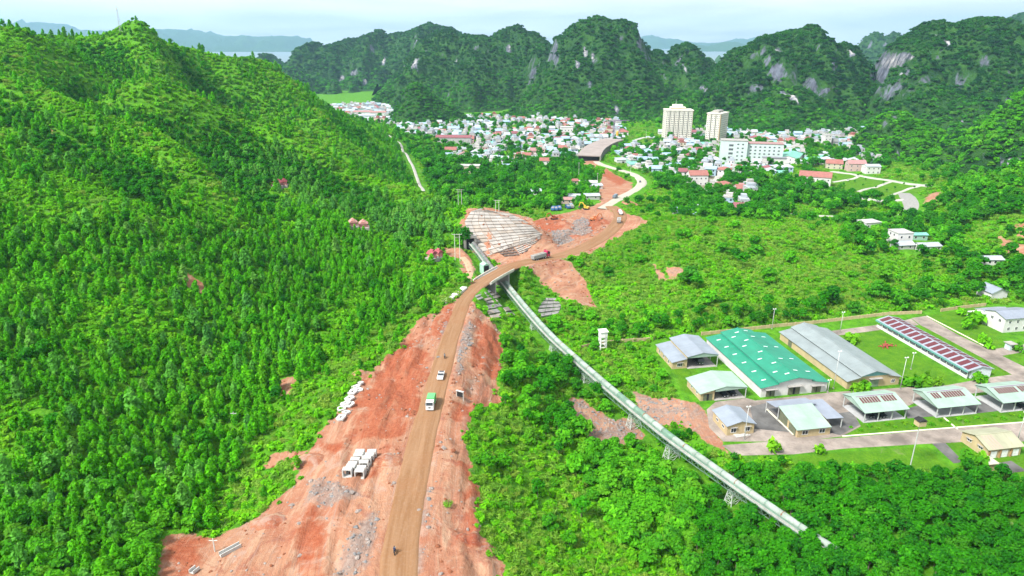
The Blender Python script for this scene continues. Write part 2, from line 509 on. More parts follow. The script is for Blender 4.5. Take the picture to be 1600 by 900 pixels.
CP = [at_y(*p[:3]) + np.array([0, 0, p[3] if len(p) > 3 else 0]) for p in SPOT_Y] + [at_z(*p) for p in SPOT_Z]
# ground behind the ridges and around the frame
CP += [np.array(p, float) for p in [
 (-560,640,70),(-420,760,55),(-300,820,35),(-200,900,5),(-130,980,-22),(-600,900,10),(-400,1100,-20),(-250,1100,-28),(-800,700,60),(-800,1000,10),(-800,400,75),(-700,200,60),(-500,60,20),(-400,0,10),
 (0,60,2),(0,-100,0),(-200,0,0),(150,60,-20),(300,60,-22),(400,-100,-22),(600,200,-18),(700,350,-5),(800,500,20),(900,700,-5),(800,900,-24),(1000,1100,-28),(600,800,-25),
 (-500,1500,-31),(0,1500,-31),(600,1500,-31),(1100,1500,-30),(-900,1500,-30),(-10,420,-13),(-20,470,-15)]]
CP = np.array(CP)
def _mq(d2): return np.sqrt(d2 + 14.0 ** 2)
_D2 = ((CP[:, None, :2] - CP[None, :, :2]) ** 2).sum(-1)
_n = len(CP)
_A = np.zeros((_n + 1, _n + 1))
_A[:_n, :_n] = _mq(_D2) - np.eye(_n) * 1.2
_A[:_n, _n] = 1; _A[_n, :_n] = 1
_W = np.linalg.solve(_A, np.append(CP[:, 2], 0))
def rbf(x, y):
    x = np.asarray(x, float); y = np.asarray(y, float)
    out = np.full(x.shape, _W[_n])
    for i in range(_n):
        out += _W[i] * np.sqrt((x - CP[i, 0]) ** 2 + (y - CP[i, 1]) ** 2 + 196.0)
    return out

def spaced(lo_fine, hi_fine, step, g, lo, hi, g2=1.18):
    c = list(np.arange(lo_fine, hi_fine + step * .5, step))
    d = step; x = c[-1]
    while x < hi:
        d *= (g if x < 1650 else g2); x += d; c.append(min(x, hi))
    d = step; x = c[0]; pre = []
    while x > lo:
        d *= (g if x > -1000 else g2); x -= d; pre.append(max(x, lo))
    return np.array(pre[::-1] + c)
FAR = 21000.0
GX = spaced(-95, 40, 0.95, 1.022, -FAR, FAR)
GY = spaced(98, 300, 0.95, 1.0135, -400, FAR)
XX, YY = np.meshgrid(GX, GY)
inside = sstep(-1150, -850, XX) * (1 - sstep(1050, 1350, XX)) * (1 - sstep(1500, 1750, YY))
ZZ = np.full(XX.shape, -31.0)
_m = inside > 0
ZZ[_m] = rbf(XX[_m], YY[_m]) * inside[_m] + (-31.0) * (1 - inside[_m])
ZZ -= 8.0 * sstep(2300, 2900, np.hypot(XX, YY))       # the land dips under the bay
# natural roughness
rough = (fbm(XX / 38, YY / 38, 4, 3) - .5) * 5.0 * sstep(330, 700, np.hypot(XX + 250, YY - 350) * 0 + ZZ + 345)
hillmask = sstep(6, 26, ZZ)
rid = 1 - np.abs(2 * fbm(XX / 95 + YY / 260, YY / 150, 3, 14) - 1)
ZZ += hillmask * ((fbm(XX / 45, YY / 45, 4, 3) - .5) * 5.0 + (rid - .72) * 18.0 * (1 - .7 * sstep(70, 105, ZZ)))

# spurs and hollows of the left hill
def line_add(pts, amp, w, dy=0.0):
    global ZZ
    L = np.array([np.append(at_y(*p), 1.0) for p in pts]); L[:, 1] += dy
    k = (XX > L[:, 0].min() - 90) & (XX < L[:, 0].max() + 90) & (YY > L[:, 1].min() - 90) & (YY < L[:, 1].max() + 90)
    x, y = XX[k], YY[k]; best = np.full(x.shape, 1e9)
    for i in range(len(L) - 1):
        dx, dy_ = L[i + 1, 0] - L[i, 0], L[i + 1, 1] - L[i, 1]
        t = np.clip(((x - L[i, 0]) * dx + (y - L[i, 1]) * dy_) / (dx * dx + dy_ * dy_), 0, 1)
        best = np.minimum(best, (x - L[i, 0] - t * dx) ** 2 + (y - L[i, 1] - t * dy_) ** 2)
    ZZ[k] += amp * np.exp(-best / (w * w))
SPUR_B = [(75,130,420),(175,160,440),(290,182,462),(400,210,475),(480,240,475),(590,300,455),(640,325,440)]
SPUR_C = [(20,190,378),(70,185,378),(130,207,372),(215,226,360),(280,252,345),(330,292,325)]
SPUR_A = [(222,45,600),(262,110,560),(305,150,530)]
line_add(SPUR_B, 17, 22); line_add(SPUR_B, -20, 27, 58)
line_add(SPUR_C, 14, 20); line_add(SPUR_C, -15, 23, 48)
line_add(SPUR_A, 13, 22); line_add([(290,80,620),(345,130,590),(420,180,570)], -15, 26)
line_add([(420,122,690),(470,170,640),(530,215,600)], 13, 24); line_add([(170,80,560),(190,120,530),(200,145,500)], -14, 24)

# ------------------------------------------------------------------ dirt road centre line
def smooth_line(P, n):
    """Catmull-Rom through points"""
    P = np.array(P, float)
    Q = np.vstack([2 * P[0] - P[1], P, 2 * P[-1] - P[-2]])
    out = []
    for i in range(1, len(Q) - 2):
        for t in np.linspace(0, 1, n, endpoint=False):
            a, b, c, d = Q[i - 1], Q[i], Q[i + 1], Q[i + 2]
            out.append(0.5 * ((2 * b) + (c - a) * t + (2 * a - 5 * b + 4 * c - d) * t * t + (3 * b - a - 3 * c + d) * t ** 3))
    out.append(P[-1])
    return np.array(out)
ROAD_PTS = [(618,960,0),(622,900,0),(626,850,0),(640,775,0),(656,700,0),(672,640,0),(689,580,0),(703,530,0),(713,502,-.2),(721,480,-.5),(732,461,-1.2),(749,444,-2.2),(772,429,-3),(798,416,-4),(824,409,-4.8),(850,404,-5.5),(880,398,-6.8),(907,389,-8.3),(932,376,-10.4),(950,364,-12),(962,352,-13.2),(969,340,-14.3),(966,330,-15.3),(955,322,-16.6)]
road_w = [4.4,4.3,4.2,4.1,4.0,3.9,3.7,3.5,3.3,3.2,3.3,3.6,3.9,4.0,4.2,4.4,4.6,4.8,5,5,5,5,5,4.6]
RP = smooth_line([np.append(at_z(a, b, c), w) for (a, b, c), w in zip(ROAD_PTS, road_w)], 14)
CONC_PTS = [(940,326,-17.2),(955,317,-18),(972,307,-19.4),(990,298,-21),(1001,289,-22),(1002,281,-22.6),(992,273,-23.4),(974,267,-24),(953,261,-24.6),(938,256,-25),(932,252,-25)]
CR = smooth_line([np.append(at_z(a, b, c), 4.6) for a, b, c in CONC_PTS], 12)

def line_coords(L, x, y):
    """nearest station: along-distance, signed offset, height, half width"""
    seg = np.hypot(np.diff(L[:, 0]), np.diff(L[:, 1])); s = np.concatenate([[0], np.cumsum(seg)])
    x = np.asarray(x, float).ravel(); y = np.asarray(y, float).ravel()
    best = np.full(x.shape, 1e9); bs = np.zeros(x.shape); bo = np.zeros(x.shape); bz = np.zeros(x.shape); bw = np.zeros(x.shape)
    for i in range(len(L) - 1):
        dx, dy = L[i + 1, 0] - L[i, 0], L[i + 1, 1] - L[i, 1]
        l2 = dx * dx + dy * dy + 1e-9
        t = np.clip(((x - L[i, 0]) * dx + (y - L[i, 1]) * dy) / l2, 0, 1)
        ex = x - (L[i, 0] + t * dx); ey = y - (L[i, 1] + t * dy)
        d = ex * ex + ey * ey
        k = d < best
        best[k] = d[k]
        off = np.sqrt(d) * np.sign(ex * dy - ey * dx)
        bs[k] = (s[i] + t * seg[i])[k]; bo[k] = off[k]
        bz[k] = (L[i, 2] + t * (L[i + 1, 2] - L[i, 2]))[k]; bw[k] = (L[i, 3] + t * (L[i + 1, 3] - L[i, 3]))[k]
    return bs, bo, bz, bw

near = (np.abs(XX) < 190) & (YY > 20) & (YY < 900)
rs, ro, rz, rw = line_coords(RP, XX[near], YY[near])
cs, co, cz, cw = line_coords(CR, XX[near], YY[near])
zz_ = ZZ[near]
# soil relief: ruts, spoil heaps, gullies along the haul road
soilband = 1 - sstep(16, 34, np.abs(ro))
zz_ = zz_ + soilband * ((fbm(rs / 14, ro / 2.6, 4, 21) - .5) * 2.8 + (fbm(rs / 30, ro / 7, 3, 5) - .5) * 1.2) * sstep(rw, rw + 3, np.abs(ro))
rn = fbm(rs / 24, ro / 3.4 + 3 * fbm(rs / 30, ro / 9, 2, 71), 3, 61)
zz_ = zz_ - soilband * sstep(rw + .5, rw + 3, np.abs(ro)) * (1 - np.abs(2 * rn - 1)) ** 9 * 1.3          # erosion rills
tn = fbm(rs / 60, ro / 1.1, 2, 66)
zz_ = zz_ + soilband * sstep(rw + .5, rw + 3, np.abs(ro)) * (sstep(.55, .7, tn) - .4) * .35                    # wheel tracks and windrows
# windrows thrown up beside the carriageway
zz_ = zz_ + 0.45 * np.exp(-((np.abs(ro) - rw - 1.2) / 0.7) ** 2) * (0.4 + fbm(rs / 9, ro * 0 + 2, 3, 31))
f = 1 - sstep(rw + 0.4, rw + 7.0, np.abs(ro)); zz_ = zz_ * (1 - f) + rz * f
f = 1 - sstep(rw - 1.4, rw - 0.2, np.abs(ro)); zz_ = zz_ - 0.55 * f
f = 1 - sstep(cw + 0.4, cw + 8.0, np.abs(co)); zz_ = zz_ * (1 - f) + cz * f
f = 1 - sstep(cw - 1.4, cw - 0.2, np.abs(co)); zz_ = zz_ - 0.55 * f
ZZ[near] = zz_

# ------------------------------------------------------------------ compound terrace: flat pad
PAD_Z = -20.0
def in_poly(x, y, poly):
    x = np.asarray(x); y = np.asarray(y)
    c = np.zeros(x.shape, bool)
    n = len(poly)
    for i in range(n):
        x0, y0 = poly[i][0], poly[i][1]; x1, y1 = poly[i - 1][0], poly[i - 1][1]
        k = ((y0 > y) != (y1 > y)) & (x < (x1 - x0) * (y - y0) / (y1 - y0 + 1e-12) + x0)
        c ^= k
    return c
def poly_dist(x, y, poly):
    """signed distance to polygon outline, negative inside"""
    x = np.asarray(x, float); y = np.asarray(y, float)
    best = np.full(x.shape, 1e18)
    n = len(poly)
    for i in range(n):
        x0, y0 = poly[i - 1][0], poly[i - 1][1]; dx, dy = poly[i][0] - x0, poly[i][1] - y0
        t = np.clip(((x - x0) * dx + (y - y0) * dy) / (dx * dx + dy * dy + 1e-9), 0, 1)
        best = np.minimum(best, (x - x0 - t * dx) ** 2 + (y - y0 - t * dy) ** 2)
    d = np.sqrt(best)
    return np.where(in_poly(x, y, poly), -d, d)
PAD = [at_z(a, b, PAD_Z) for a, b in [(1098,690),(1065,615),(1025,560),(1018,538),(1100,524),(1220,510),(1390,491),(1545,478),(1700,470),(1900,520),(1950,735),(1545,742),(1440,712),(1240,712),(1150,712)]]
k = (XX > 20) & (XX < 420) & (YY > 120) & (YY < 400)
d = poly_dist(XX[k], YY[k], PAD)
f = 1 - sstep(-1.0, 9.0, d)
ZZ[k] = ZZ[k] * (1 - f) + PAD_Z * f

# ------------------------------------------------------------------ conveyor alignment and the cutting under the road bridge
CV_PTS = [(1306,864,-19.5),(1240,820,-18.0),(1170,772,-16.8),(1105,726,-16.1),(1045,683,-15.8),(990,639,-15.6),(940,597,-14.8),(898,560,-13.6),(860,525,-12.2),(828,490,-10.8),(803,460,-9.6),(785,438,-8.8),(768,420,-7.6),(752,398,-5.6),(738,381,-3.6)]
CV = smooth_line([np.append(at_z(a, b, c), 2.0) for a, b, c in CV_PTS], 8)
vs_s, vo, vz, _ = line_coords(CV, XX[near], YY[near])
zz_ = ZZ[near]; ynear = YY[near]
lim = vz - 4.2
width = 3.2 + 2.0 * sstep(0.0, 1.0, (ynear < 320) * 1.0)
wall = lim + np.maximum(0, np.abs(vo) - width) * 1.1
zz_ = np.where((ynear > 236), np.minimum(zz_, wall), np.minimum(zz_, np.maximum(wall + 1.0, -22.5)))
ZZ[near] = zz_
# gentle relief in the valley
k2 = (XX > -60) & (XX < 900) & (YY > 90) & (YY < 700)
offpad = sstep(4, 30, poly_dist(XX[k2], YY[k2], PAD)) * sstep(12, 40, np.abs(line_coords(RP, XX[k2], YY[k2])[1]))
offcv = sstep(9, 40, np.abs(line_coords(CV, XX[k2], YY[k2])[1]))
ZZ[k2] += offpad * ((fbm(XX[k2] / 26, YY[k2] / 26, 4, 8) - .5) * 2.6 + offcv * sstep(225, 300, YY[k2]) * (1 - sstep(395, 470, YY[k2])) * ((1 - np.abs(2 * fbm(XX[k2] / 70, YY[k2] / 70, 3, 18) - 1)) - .72) * 17)

def ground_z(x, y):
    x = np.atleast_1d(np.asarray(x, float)); y = np.atleast_1d(np.asarray(y, float))
    i = np.clip(np.searchsorted(GX, x) - 1, 0, len(GX) - 2); j = np.clip(np.searchsorted(GY, y) - 1, 0, len(GY) - 2)
    tx = np.clip((x - GX[i]) / (GX[i + 1] - GX[i]), 0, 1); ty = np.clip((y - GY[j]) / (GY[j + 1] - GY[j]), 0, 1)
    return (ZZ[j, i] * (1 - tx) + ZZ[j, i + 1] * tx) * (1 - ty) + (ZZ[j + 1, i] * (1 - tx) + ZZ[j + 1, i + 1] * tx) * ty
def gz(x, y): return float(ground_z(x, y)[0])
_T = 55 * (2200 / 55.0) ** np.linspace(0, 1, 1400)
def G(px, py):
    """where the sight line through a photograph point meets the ground"""
    d = ray(px, py)
    x = d[0] * _T / d[1]; y = _T; z = CAM_Z + d[2] * _T / d[1]
    diff = z - ground_z(x, y)
    k = np.where(diff < 0)[0]
    if len(k) == 0: i = len(_T) - 1; return np.array([x[i], y[i], gz(x[i], y[i])])
    i = max(k[0], 1); a, b = diff[i - 1], diff[i]; t = a / (a - b)
    Y = _T[i - 1] + t * (_T[i] - _T[i - 1]); X = d[0] * Y / d[1]
    return np.array([X, Y, gz(X, Y)])
def GP(pts): return [G(a, b) for a, b in pts]

# ------------------------------------------------------------------ zones on the ground (plan polygons)
SOIL_POLYS = [GP(p) for p in [
 [(712,470),(690,482),(650,505),(612,545),(583,580),(562,600),(528,640),(512,668),(488,690),(470,715),(455,765),(415,792),(365,825),(330,842),(300,830),(268,832),(252,870),(245,960),(800,960),(790,880),(762,852),(748,800),(757,770),(733,735),(724,690),(738,640),(790,625),(780,600),(786,560),(785,520),(762,495),(740,478),(735,455)],
 [(735,455),(712,470),(740,440),(765,422),(800,405),(850,372),(835,345),(870,335),(925,322),(950,312),(955,330),(1000,338),(1012,350),(980,362),(940,385),(915,398),(870,405),(895,412),(915,440),(930,480),(905,475),(880,466),(855,450),(838,428),(815,420),(800,424),(780,440)],
 [(945,262),(935,290),(938,325),(960,318),(985,300),(988,285),(965,275)],
 [(905,240),(903,256),(935,262),(940,250)],
 [(885,625),(895,655),(925,690),(975,700),(1010,680),(990,650),(960,655),(930,640),(905,620)],
 [(985,612),(1040,625),(1085,628),(1110,650),(1125,690),(1140,712),(1105,690),(1060,660),(1020,668),(1000,645)],
 [(268,415),(285,420),(318,440),(322,462),(300,455),(280,435)],
 [(1014,412),(1022,414),(1042,440),(1030,438)],[(1038,417),(1066,418),(1072,428),(1050,440)],
 [(436,598),(462,588),(470,596),(448,626),(434,616)],
 [(420,715),(478,702),(470,712),(405,738)],
 [(720,405),(738,412),(738,430),(722,430)],
 [(1545,372),(1580,372),(1620,400),(1620,415),(1580,405)],[(1590,345),(1620,340),(1620,370),(1592,365)],[(1448,305),(1470,298),(1462,325),(1452,322)],
 [(728,328),(752,322),(830,340),(860,370),(812,408),(760,405),(735,388),(722,352)],
 [(72,198),(84,200),(82,214),(72,210)],
 [(690,385),(735,400),(735,412),(700,400)],[(895,618),(912,630),(905,650),(885,645)],
]]
GRAVEL_POLYS = [GP(p) for p in [
 [(895,345),(915,340),(925,362),(905,372),(893,362)],[(862,360),(890,358),(905,372),(880,382),(862,375)],
 [(690,520),(700,500),(708,505),(690,560),(680,610),(672,610),(680,570)],[(722,520),(735,500),(738,520),(728,560),(718,590),(714,570)],
 [(655,770),(672,760),(662,860),(655,900),(635,900),(648,850)],[(560,820),(590,800),(585,880),(560,900),(525,900),(535,860)],
 [(480,745),(540,755),(560,780),(520,790),(470,790)],
 [(618,200),(760,184),(965,192),(975,214),(958,228),(905,238),(895,250),(800,250),(745,232),(640,212)],
 [(968,238),(1040,226),(1120,230),(1128,258),(1205,262),(1190,285),(1150,300),(1060,310),(1040,296),(1022,276)],
 [(1130,214),(1180,198),(1368,208),(1380,230),(1300,250),(1205,250)],
]]
RED_POLYS = [GP(p) for p in [
 [(600,565),(650,520),(672,555),(660,640),(640,690),(560,690),(540,655),(575,605)],[(745,498),(785,520),(790,600),(735,570)],[(700,640),(785,620),(790,632),(735,662),(700,660)],
 [(252,870),(268,832),(320,838),(335,868),(280,905),(245,940)],[(470,790),(500,780),(520,830),(505,905),(450,910)],[(690,480),(712,472),(700,520),(660,530)],[(590,700),(610,690),(600,740),(585,745)],
 [(710,720),(740,740),(750,840),(725,830)],[(895,345),(940,335),(950,350),(915,365)],[(830,345),(880,336),(890,350),(850,360)],[(945,262),(985,285),(965,290),(940,275)],[(500,690),(560,690),(520,710),(490,705)]]]
LAWN_POLYS = [GP(p) for p in [
 [(1050,578),(1086,572),(1085,592),(1110,622),(1065,610)],[(1118,662),(1130,690),(1190,688),(1180,672)],
 [(1293,598),(1310,606),(1290,612)],[(1310,515),(1370,512),(1400,530),(1500,600),(1480,610),(1410,605),(1330,570),(1295,525)],
 [(1440,495),(1540,478),(1570,540),(1560,560),(1500,530)],[(1420,500),(1440,500),(1600,585),(1600,592),(1540,592)],[(1320,665),(1600,640),(1600,662),(1310,682)],
 [(1550,545),(1600,540),(1600,572)],[(1440,690),(1510,690),(1545,740),(1620,740),(1620,705),(1590,712),(1545,716)],
 [(1240,712),(1440,698),(1500,738),(1400,730),(1240,730)],
 [(1285,296),(1300,268),(1455,291),(1412,312),(1375,314)],
]]
def zone(polys, soft, mask, warp=2.0, seed=41):
    out = np.zeros(XX.shape)
    for p in polys:
        P = np.array(p)
        k = mask & (XX > P[:, 0].min() - 15) & (XX < P[:, 0].max() + 15) & (YY > P[:, 1].min() - 15) & (YY < P[:, 1].max() + 15)
        if not k.any(): continue
        x = XX[k]; y = YY[k]
        wx = x + (fbm(x / 7, y / 7, 3, seed) - .5) * warp * 2; wy = y + (fbm(x / 7, y / 7, 3, seed + 9) - .5) * warp * 2
        out[k] = np.maximum(out[k], 1 - sstep(-soft, soft, poly_dist(wx, wy, p)))
    return out
wide = (np.abs(XX) < 700) & (YY > 40) & (YY < 1100)
SOIL = zone(SOIL_POLYS, 2.2, wide, 2.4)
GRAV = zone(GRAVEL_POLYS, 2.0, wide, 1.6)
RED = zone(RED_POLYS, 3.5, wide, 4.0, 55)
GRAV = np.maximum(GRAV, .62 * zone([SOIL_POLYS[i] for i in (4, 5, 7, 8)], 2.0, wide, 1.6))
LAWN = zone(LAWN_POLYS, 0.8, wide, 0.2)
SOIL = np.maximum(SOIL, 0)
SD = np.zeros(XX.shape + (3,))
_rs, _ro, _, _ = line_coords(RP, XX[near], YY[near])
SD[near, 0] = _rs; SD[near, 1] = _ro
SD[~near, 0] = XX[~near]; SD[~near, 1] = YY[~near]

def field(F, x, y):
    x = np.atleast_1d(np.asarray(x, float)); y = np.atleast_1d(np.asarray(y, float))
    i = np.clip(np.searchsorted(GX, x) - 1, 0, len(GX) - 2); j = np.clip(np.searchsorted(GY, y) - 1, 0, len(GY) - 2)
    tx = np.clip((x - GX[i]) / (GX[i + 1] - GX[i]), 0, 1); ty = np.clip((y - GY[j]) / (GY[j + 1] - GY[j]), 0, 1)
    return (F[j, i] * (1 - tx) + F[j, i + 1] * tx) * (1 - ty) + (F[j + 1, i] * (1 - tx) + F[j + 1, i + 1] * tx) * ty

def grid_mesh(name, X, Y, Z, mats, attrs=None, smooth=True):
    ny, nx = X.shape
    me = bpy.data.meshes.new(name)
    v = np.stack([X, Y, Z], -1).reshape(-1, 3)
    idx = np.arange(nx * ny).reshape(ny, nx)
    q = np.stack([idx[:-1, :-1], idx[:-1, 1:], idx[1:, 1:], idx[1:, :-1]], -1).reshape(-1, 4)
    me.vertices.add(len(v)); me.vertices.foreach_set('co', v.ravel())
    me.loops.add(q.size); me.loops.foreach_set('vertex_index', q.ravel())
    me.polygons.add(len(q)); me.polygons.foreach_set('loop_start', np.arange(0, q.size, 4)); 
    me.polygons.foreach_set('use_smooth', np.full(len(q), smooth))
    for k_, a in (attrs or {}).items():
        if a.ndim == 3:
            at = me.attributes.new(k_, 'FLOAT_VECTOR', 'POINT'); at.data.foreach_set('vector', a.reshape(-1).astype(np.float32))
        else:
            at = me.attributes.new(k_, 'FLOAT', 'POINT'); at.data.foreach_set('value', a.reshape(-1).astype(np.float32))
    for m in (mats if isinstance(mats, (list, tuple)) else [mats]): me.materials.append(m)
    me.update(); me.validate()
    return me
g_me = grid_mesh('ground', XX, YY, ZZ, M_GROUND, {'soil': SOIL, 'gravel': GRAV, 'lawn': LAWN, 'red': RED, 'sd': SD})
set_props(link_mesh('ground', g_me), 'green valley floor and hillsides with red soil cuttings', 'ground', kind='structure')

# ------------------------------------------------------------------ ribbons (roads)
def resample(L, step):
    seg = np.hypot(np.diff(L[:, 0]), np.diff(L[:, 1])); s = np.concatenate([[0], np.cumsum(seg)])
    t = np.linspace(0, s[-1], max(2, int(s[-1] / step) + 1))
    return np.stack([np.interp(t, s, L[:, i]) for i in range(L.shape[1])], 1), t
def ribbon(name, L, mat, ncross=17, step=1.0, lift=0.03, crown=0.10, rut=0.06, edge=0.5, drape=False, jag=0.35, seed=3):
    P, s = resample(L, step)
    tx = np.gradient(P[:, 0]); ty = np.gradient(P[:, 1]); l = np.hypot(tx, ty) + 1e-9
    nx_, ny_ = ty / l, -tx / l
    u = np.linspace(-1, 1, ncross)
    Sg, U = np.meshgrid(s, u, indexing='ij')
    hw = P[:, 3][:, None] + (fbm(Sg / 5, U * 0 + np.sign(U) * 3, 3, seed) - .5) * 2 * jag
    X = P[:, 0][:, None] + nx_[:, None] * U * hw
    Y = P[:, 1][:, None] + ny_[:, None] * U * hw
    Z = P[:, 2][:, None] + lift + crown * (1 - U ** 2) + (vnoise(Sg / 14, U * 3, seed) - .5) * rut * 2
    if drape: Z = ground_z(X.ravel(), Y.ravel()).reshape(X.shape) + lift + crown * (1 - U ** 2)
    Z -= edge * np.maximum(0, np.abs(U) - 0.9) / 0.1
    sd = np.stack([Sg, U * hw, U * 0], -1)
    return grid_mesh(name, X, Y, Z, mat, {'sd': sd})
set_props(link_mesh('dirt_road', ribbon('dirt_road', RP, M_ROAD)), 'packed ochre dirt haul road curving through the red cutting', 'road', kind='structure')
M_CONC_ROAD = plain('pale_concrete_road', (0.36, 0.335, 0.27), 0.85, 0.06, 0.12)
set_props(link_mesh('concrete_road', ribbon('concrete_road', CR, M_CONC_ROAD, 9, 2.0, 0.06, 0.05, 0.02, 0.6)), 'pale concrete road bending in an S towards the town', 'road', kind='structure')

# ------------------------------------------------------------------ the bay
M_SEA, _nt, _b = new_mat('bay_water')
_b.inputs['Base Color'].default_value = (0.10, 0.16, 0.17, 1); _b.inputs['Roughness'].default_value = 0.35
sx = np.array([-FAR, -7000, 0, 7000, FAR]); sy = np.array([1900, 4000, 8000, FAR])
SXX, SYY = np.meshgrid(sx, sy)
set_props(link_mesh('sea', grid_mesh('sea', SXX, SYY, np.full(SXX.shape, -36.0), M_SEA)), 'pale calm bay water beyond the limestone peaks', 'sea', kind='structure')
# ------------------------------------------------------------------ limestone peaks
KB = -31.0
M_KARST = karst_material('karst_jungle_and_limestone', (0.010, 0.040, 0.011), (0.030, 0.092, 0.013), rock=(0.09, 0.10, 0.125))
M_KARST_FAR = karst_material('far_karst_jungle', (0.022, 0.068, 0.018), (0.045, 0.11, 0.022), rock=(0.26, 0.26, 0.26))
KARST_SURF = []    # (grid x, grid y, grid z, bare) for planting
def karst(name, label, crest, spurs=(), front=260.0, back=170.0, res=6.0, mat=None, seed=0, rough=1.0, bare_spots=(), ends=(60.0, 60.0), steep=1.6):
    """crest: skyline points (photo x, photo y, distance); spurs: lower knolls in front (photo x, y, distance, half width px)"""
    W3 = np.array([at_y(*c) for c in crest])
    o = np.argsort(W3[:, 0]); W3 = W3[o]
    cxs, cys, chs = W3[:, 0], W3[:, 1], W3[:, 2] - KB
    SP = []
    for (px, py, Y, hw) in spurs:
        p = at_y(px, py, Y); R = hw / FPX * Y * 1.1
        SP.append((p[0], p[1], p[2] - KB, R))
    x0, x1 = cxs[0] - ends[0] * 1.15, cxs[-1] + ends[1] * 1.15
    y0, y1 = cys.min() - front * 1.25, cys.max() + back * 1.2
    for q in SP: x0 = min(x0, q[0] - q[3] * 2); x1 = max(x1, q[0] + q[3] * 2); y0 = min(y0, q[1] - q[3] * 2)
    X, Y = np.meshgrid(np.arange(x0, x1, res), np.arange(y0, y1, res))
    k = rough
    wx = X + (fbm(X / 45, Y / 45, 3, seed) - .5) * 9 * k
    ex = np.where(wx < cxs[0], (cxs[0] - wx) / ends[0], np.where(wx > cxs[-1], (wx - cxs[-1]) / ends[1], 0))
    Hc = np.interp(wx, cxs, chs); Yc = np.interp(wx, cxs, cys) + (fbm(X / 70, X * 0, 2, seed + 3) - .5) * 30 * k
    s = np.where(Y < Yc, (Yc - Y) / front, (Y - Yc) / back)
    but = fbm(X / 85, Y / 240, 3, seed + 7)                      # buttresses and gullies down the face
    s = s * (0.42 + 1.20 * but) / np.clip(0.45 + 0.55 * Hc / max(chs.max(), 1), .3, 1.2)
    s = np.sqrt(s ** 2 + np.clip(ex, 0, 9) ** 2)
    prof = np.clip(1 - np.clip(s, 0, 1) ** steep, 0, 1) ** 1.12
    acc = Hc * prof
    for (sx_, sy_, h, R) in SP:
        r = np.sqrt(((X + (fbm(X / 50, Y / 50, 3, seed + 30) - .5) * 40 * k - sx_) / R) ** 2 + ((Y - sy_) / (R * 1.15)) ** 2)
        acc = np.maximum(acc, h * np.exp(-.69 * r ** 2.2))
    rel = np.clip(acc / (acc.max() + 1e-6), 0, 1)
    crestm = sstep(0.03, .30, s)
    g = 1 - np.abs(2 * fbm(X / 60, Y / 60, 4, seed + 17) - 1)
    H = acc + rel ** .6 * crestm * ((g - .72) * 46 * k + (fbm(X / 24, Y / 24, 3, seed + 12) - .5) * 18 * k) + rel ** .5 * (vnoise(X / 11, Y / 11, seed + 13) - .5) * 4 * k
    H = np.where(acc < 3, H - 2.5, H)
    Z = KB + H - 1.5
    gyx = np.gradient(Z, res); slope = np.hypot(gyx[0], gyx[1])
    bare = sstep(.95, 1.9, slope) * sstep(18, 50, H) * (.42 + .20 * rel)
    for (px, py, sx, sy, amt) in bare_spots:
        d = ray(px, py); t = np.linspace(y0, y1, 700)
        xs_ = d[0] * t / d[1]; zs = CAM_Z + d[2] * t / d[1]
        i = np.clip(((xs_ - x0) / res).astype(int), 0, X.shape[1] - 1); j = np.clip(((t - y0) / res).astype(int), 0, X.shape[0] - 1)
        hit = np.where(zs < Z[j, i])[0]
        if len(hit) == 0: continue
        q = hit[0]; scale = t[q] / FPX
        rr = np.sqrt(((X - xs_[q]) / (sx * scale)) ** 2 + ((Z - zs[q]) / (sy * scale)) ** 2 + ((Y - t[q]) / 60) ** 2)
        bare = np.maximum(bare, amt * 1.1 * np.exp(-rr ** 2))
    me = grid_mesh(name, X, Y, Z, mat or M_KARST, {'bare': bare})
    set_props(link_mesh(name, me), label, 'mountain', kind='structure')
    KARST_SURF.append((X, Y, Z, bare, seed))
def ck(pts, Y): return [(a, b, Y) if len(p_) == 2 else p_ for p_ in pts for a, b in [p_[:2]]]

karst('karst_mountain', 'long limestone ridge with pinnacles on the far side of the left town end',
 ck([(388,112),(398,103),(408,92),(420,82),(430,92),(445,102),(460,98),(475,84),(484,70),(492,65),(502,68),(508,74),(519,69),(528,74),(532,66),(545,60),(560,60),(572,53),(580,52),(587,50),(590,47),(596,46),(602,52),(607,62),(612,54),(620,51),(632,51),(642,47),(655,43),(664,39),(672,35),(680,39),(690,41),(705,43),(712,47),(730,60),(760,80)], 2500),
 [(560,98,2268,34),(500,112,2242,34),(610,105,2255,34),(450,125,2217,30),(590,125,2179,40)], front=520, back=220, res=9.0, seed=1, bare_spots=[(535,122,4,6,1),(555,114,10,5,.85),(570,128,3,7,.9),(600,95,3,8,1),(618,118,5,3,.7),(612,106,2,3,.7)])
karst('karst_mountain', 'broad green limestone dome with white cliff scars left of centre',
 ck([(632,112),(640,92),(652,72),(668,58),(682,49),(695,46),(708,47),(716,52),(730,54),(742,55),(752,54),(762,56),(768,60),(772,53),(780,49),(792,43),(800,40),(810,38),(817,41),(822,49),(828,49),(838,50),(848,58),(856,65),(866,80),(880,100)], 1820),
 [(690,92,1640,42),(760,100,1620,36),(720,130,1540,44),(660,120,1560,30)], front=430, res=7.0, seed=2, bare_spots=[(648,99,6,12,1),(668,80,3,4,.9),(713,96,4,9,1),(747,75,5,5,1),(742,95,2,2,.8),(795,75,5,9,.8),(700,147,3,3,.7),(690,128,2,3,.6)])
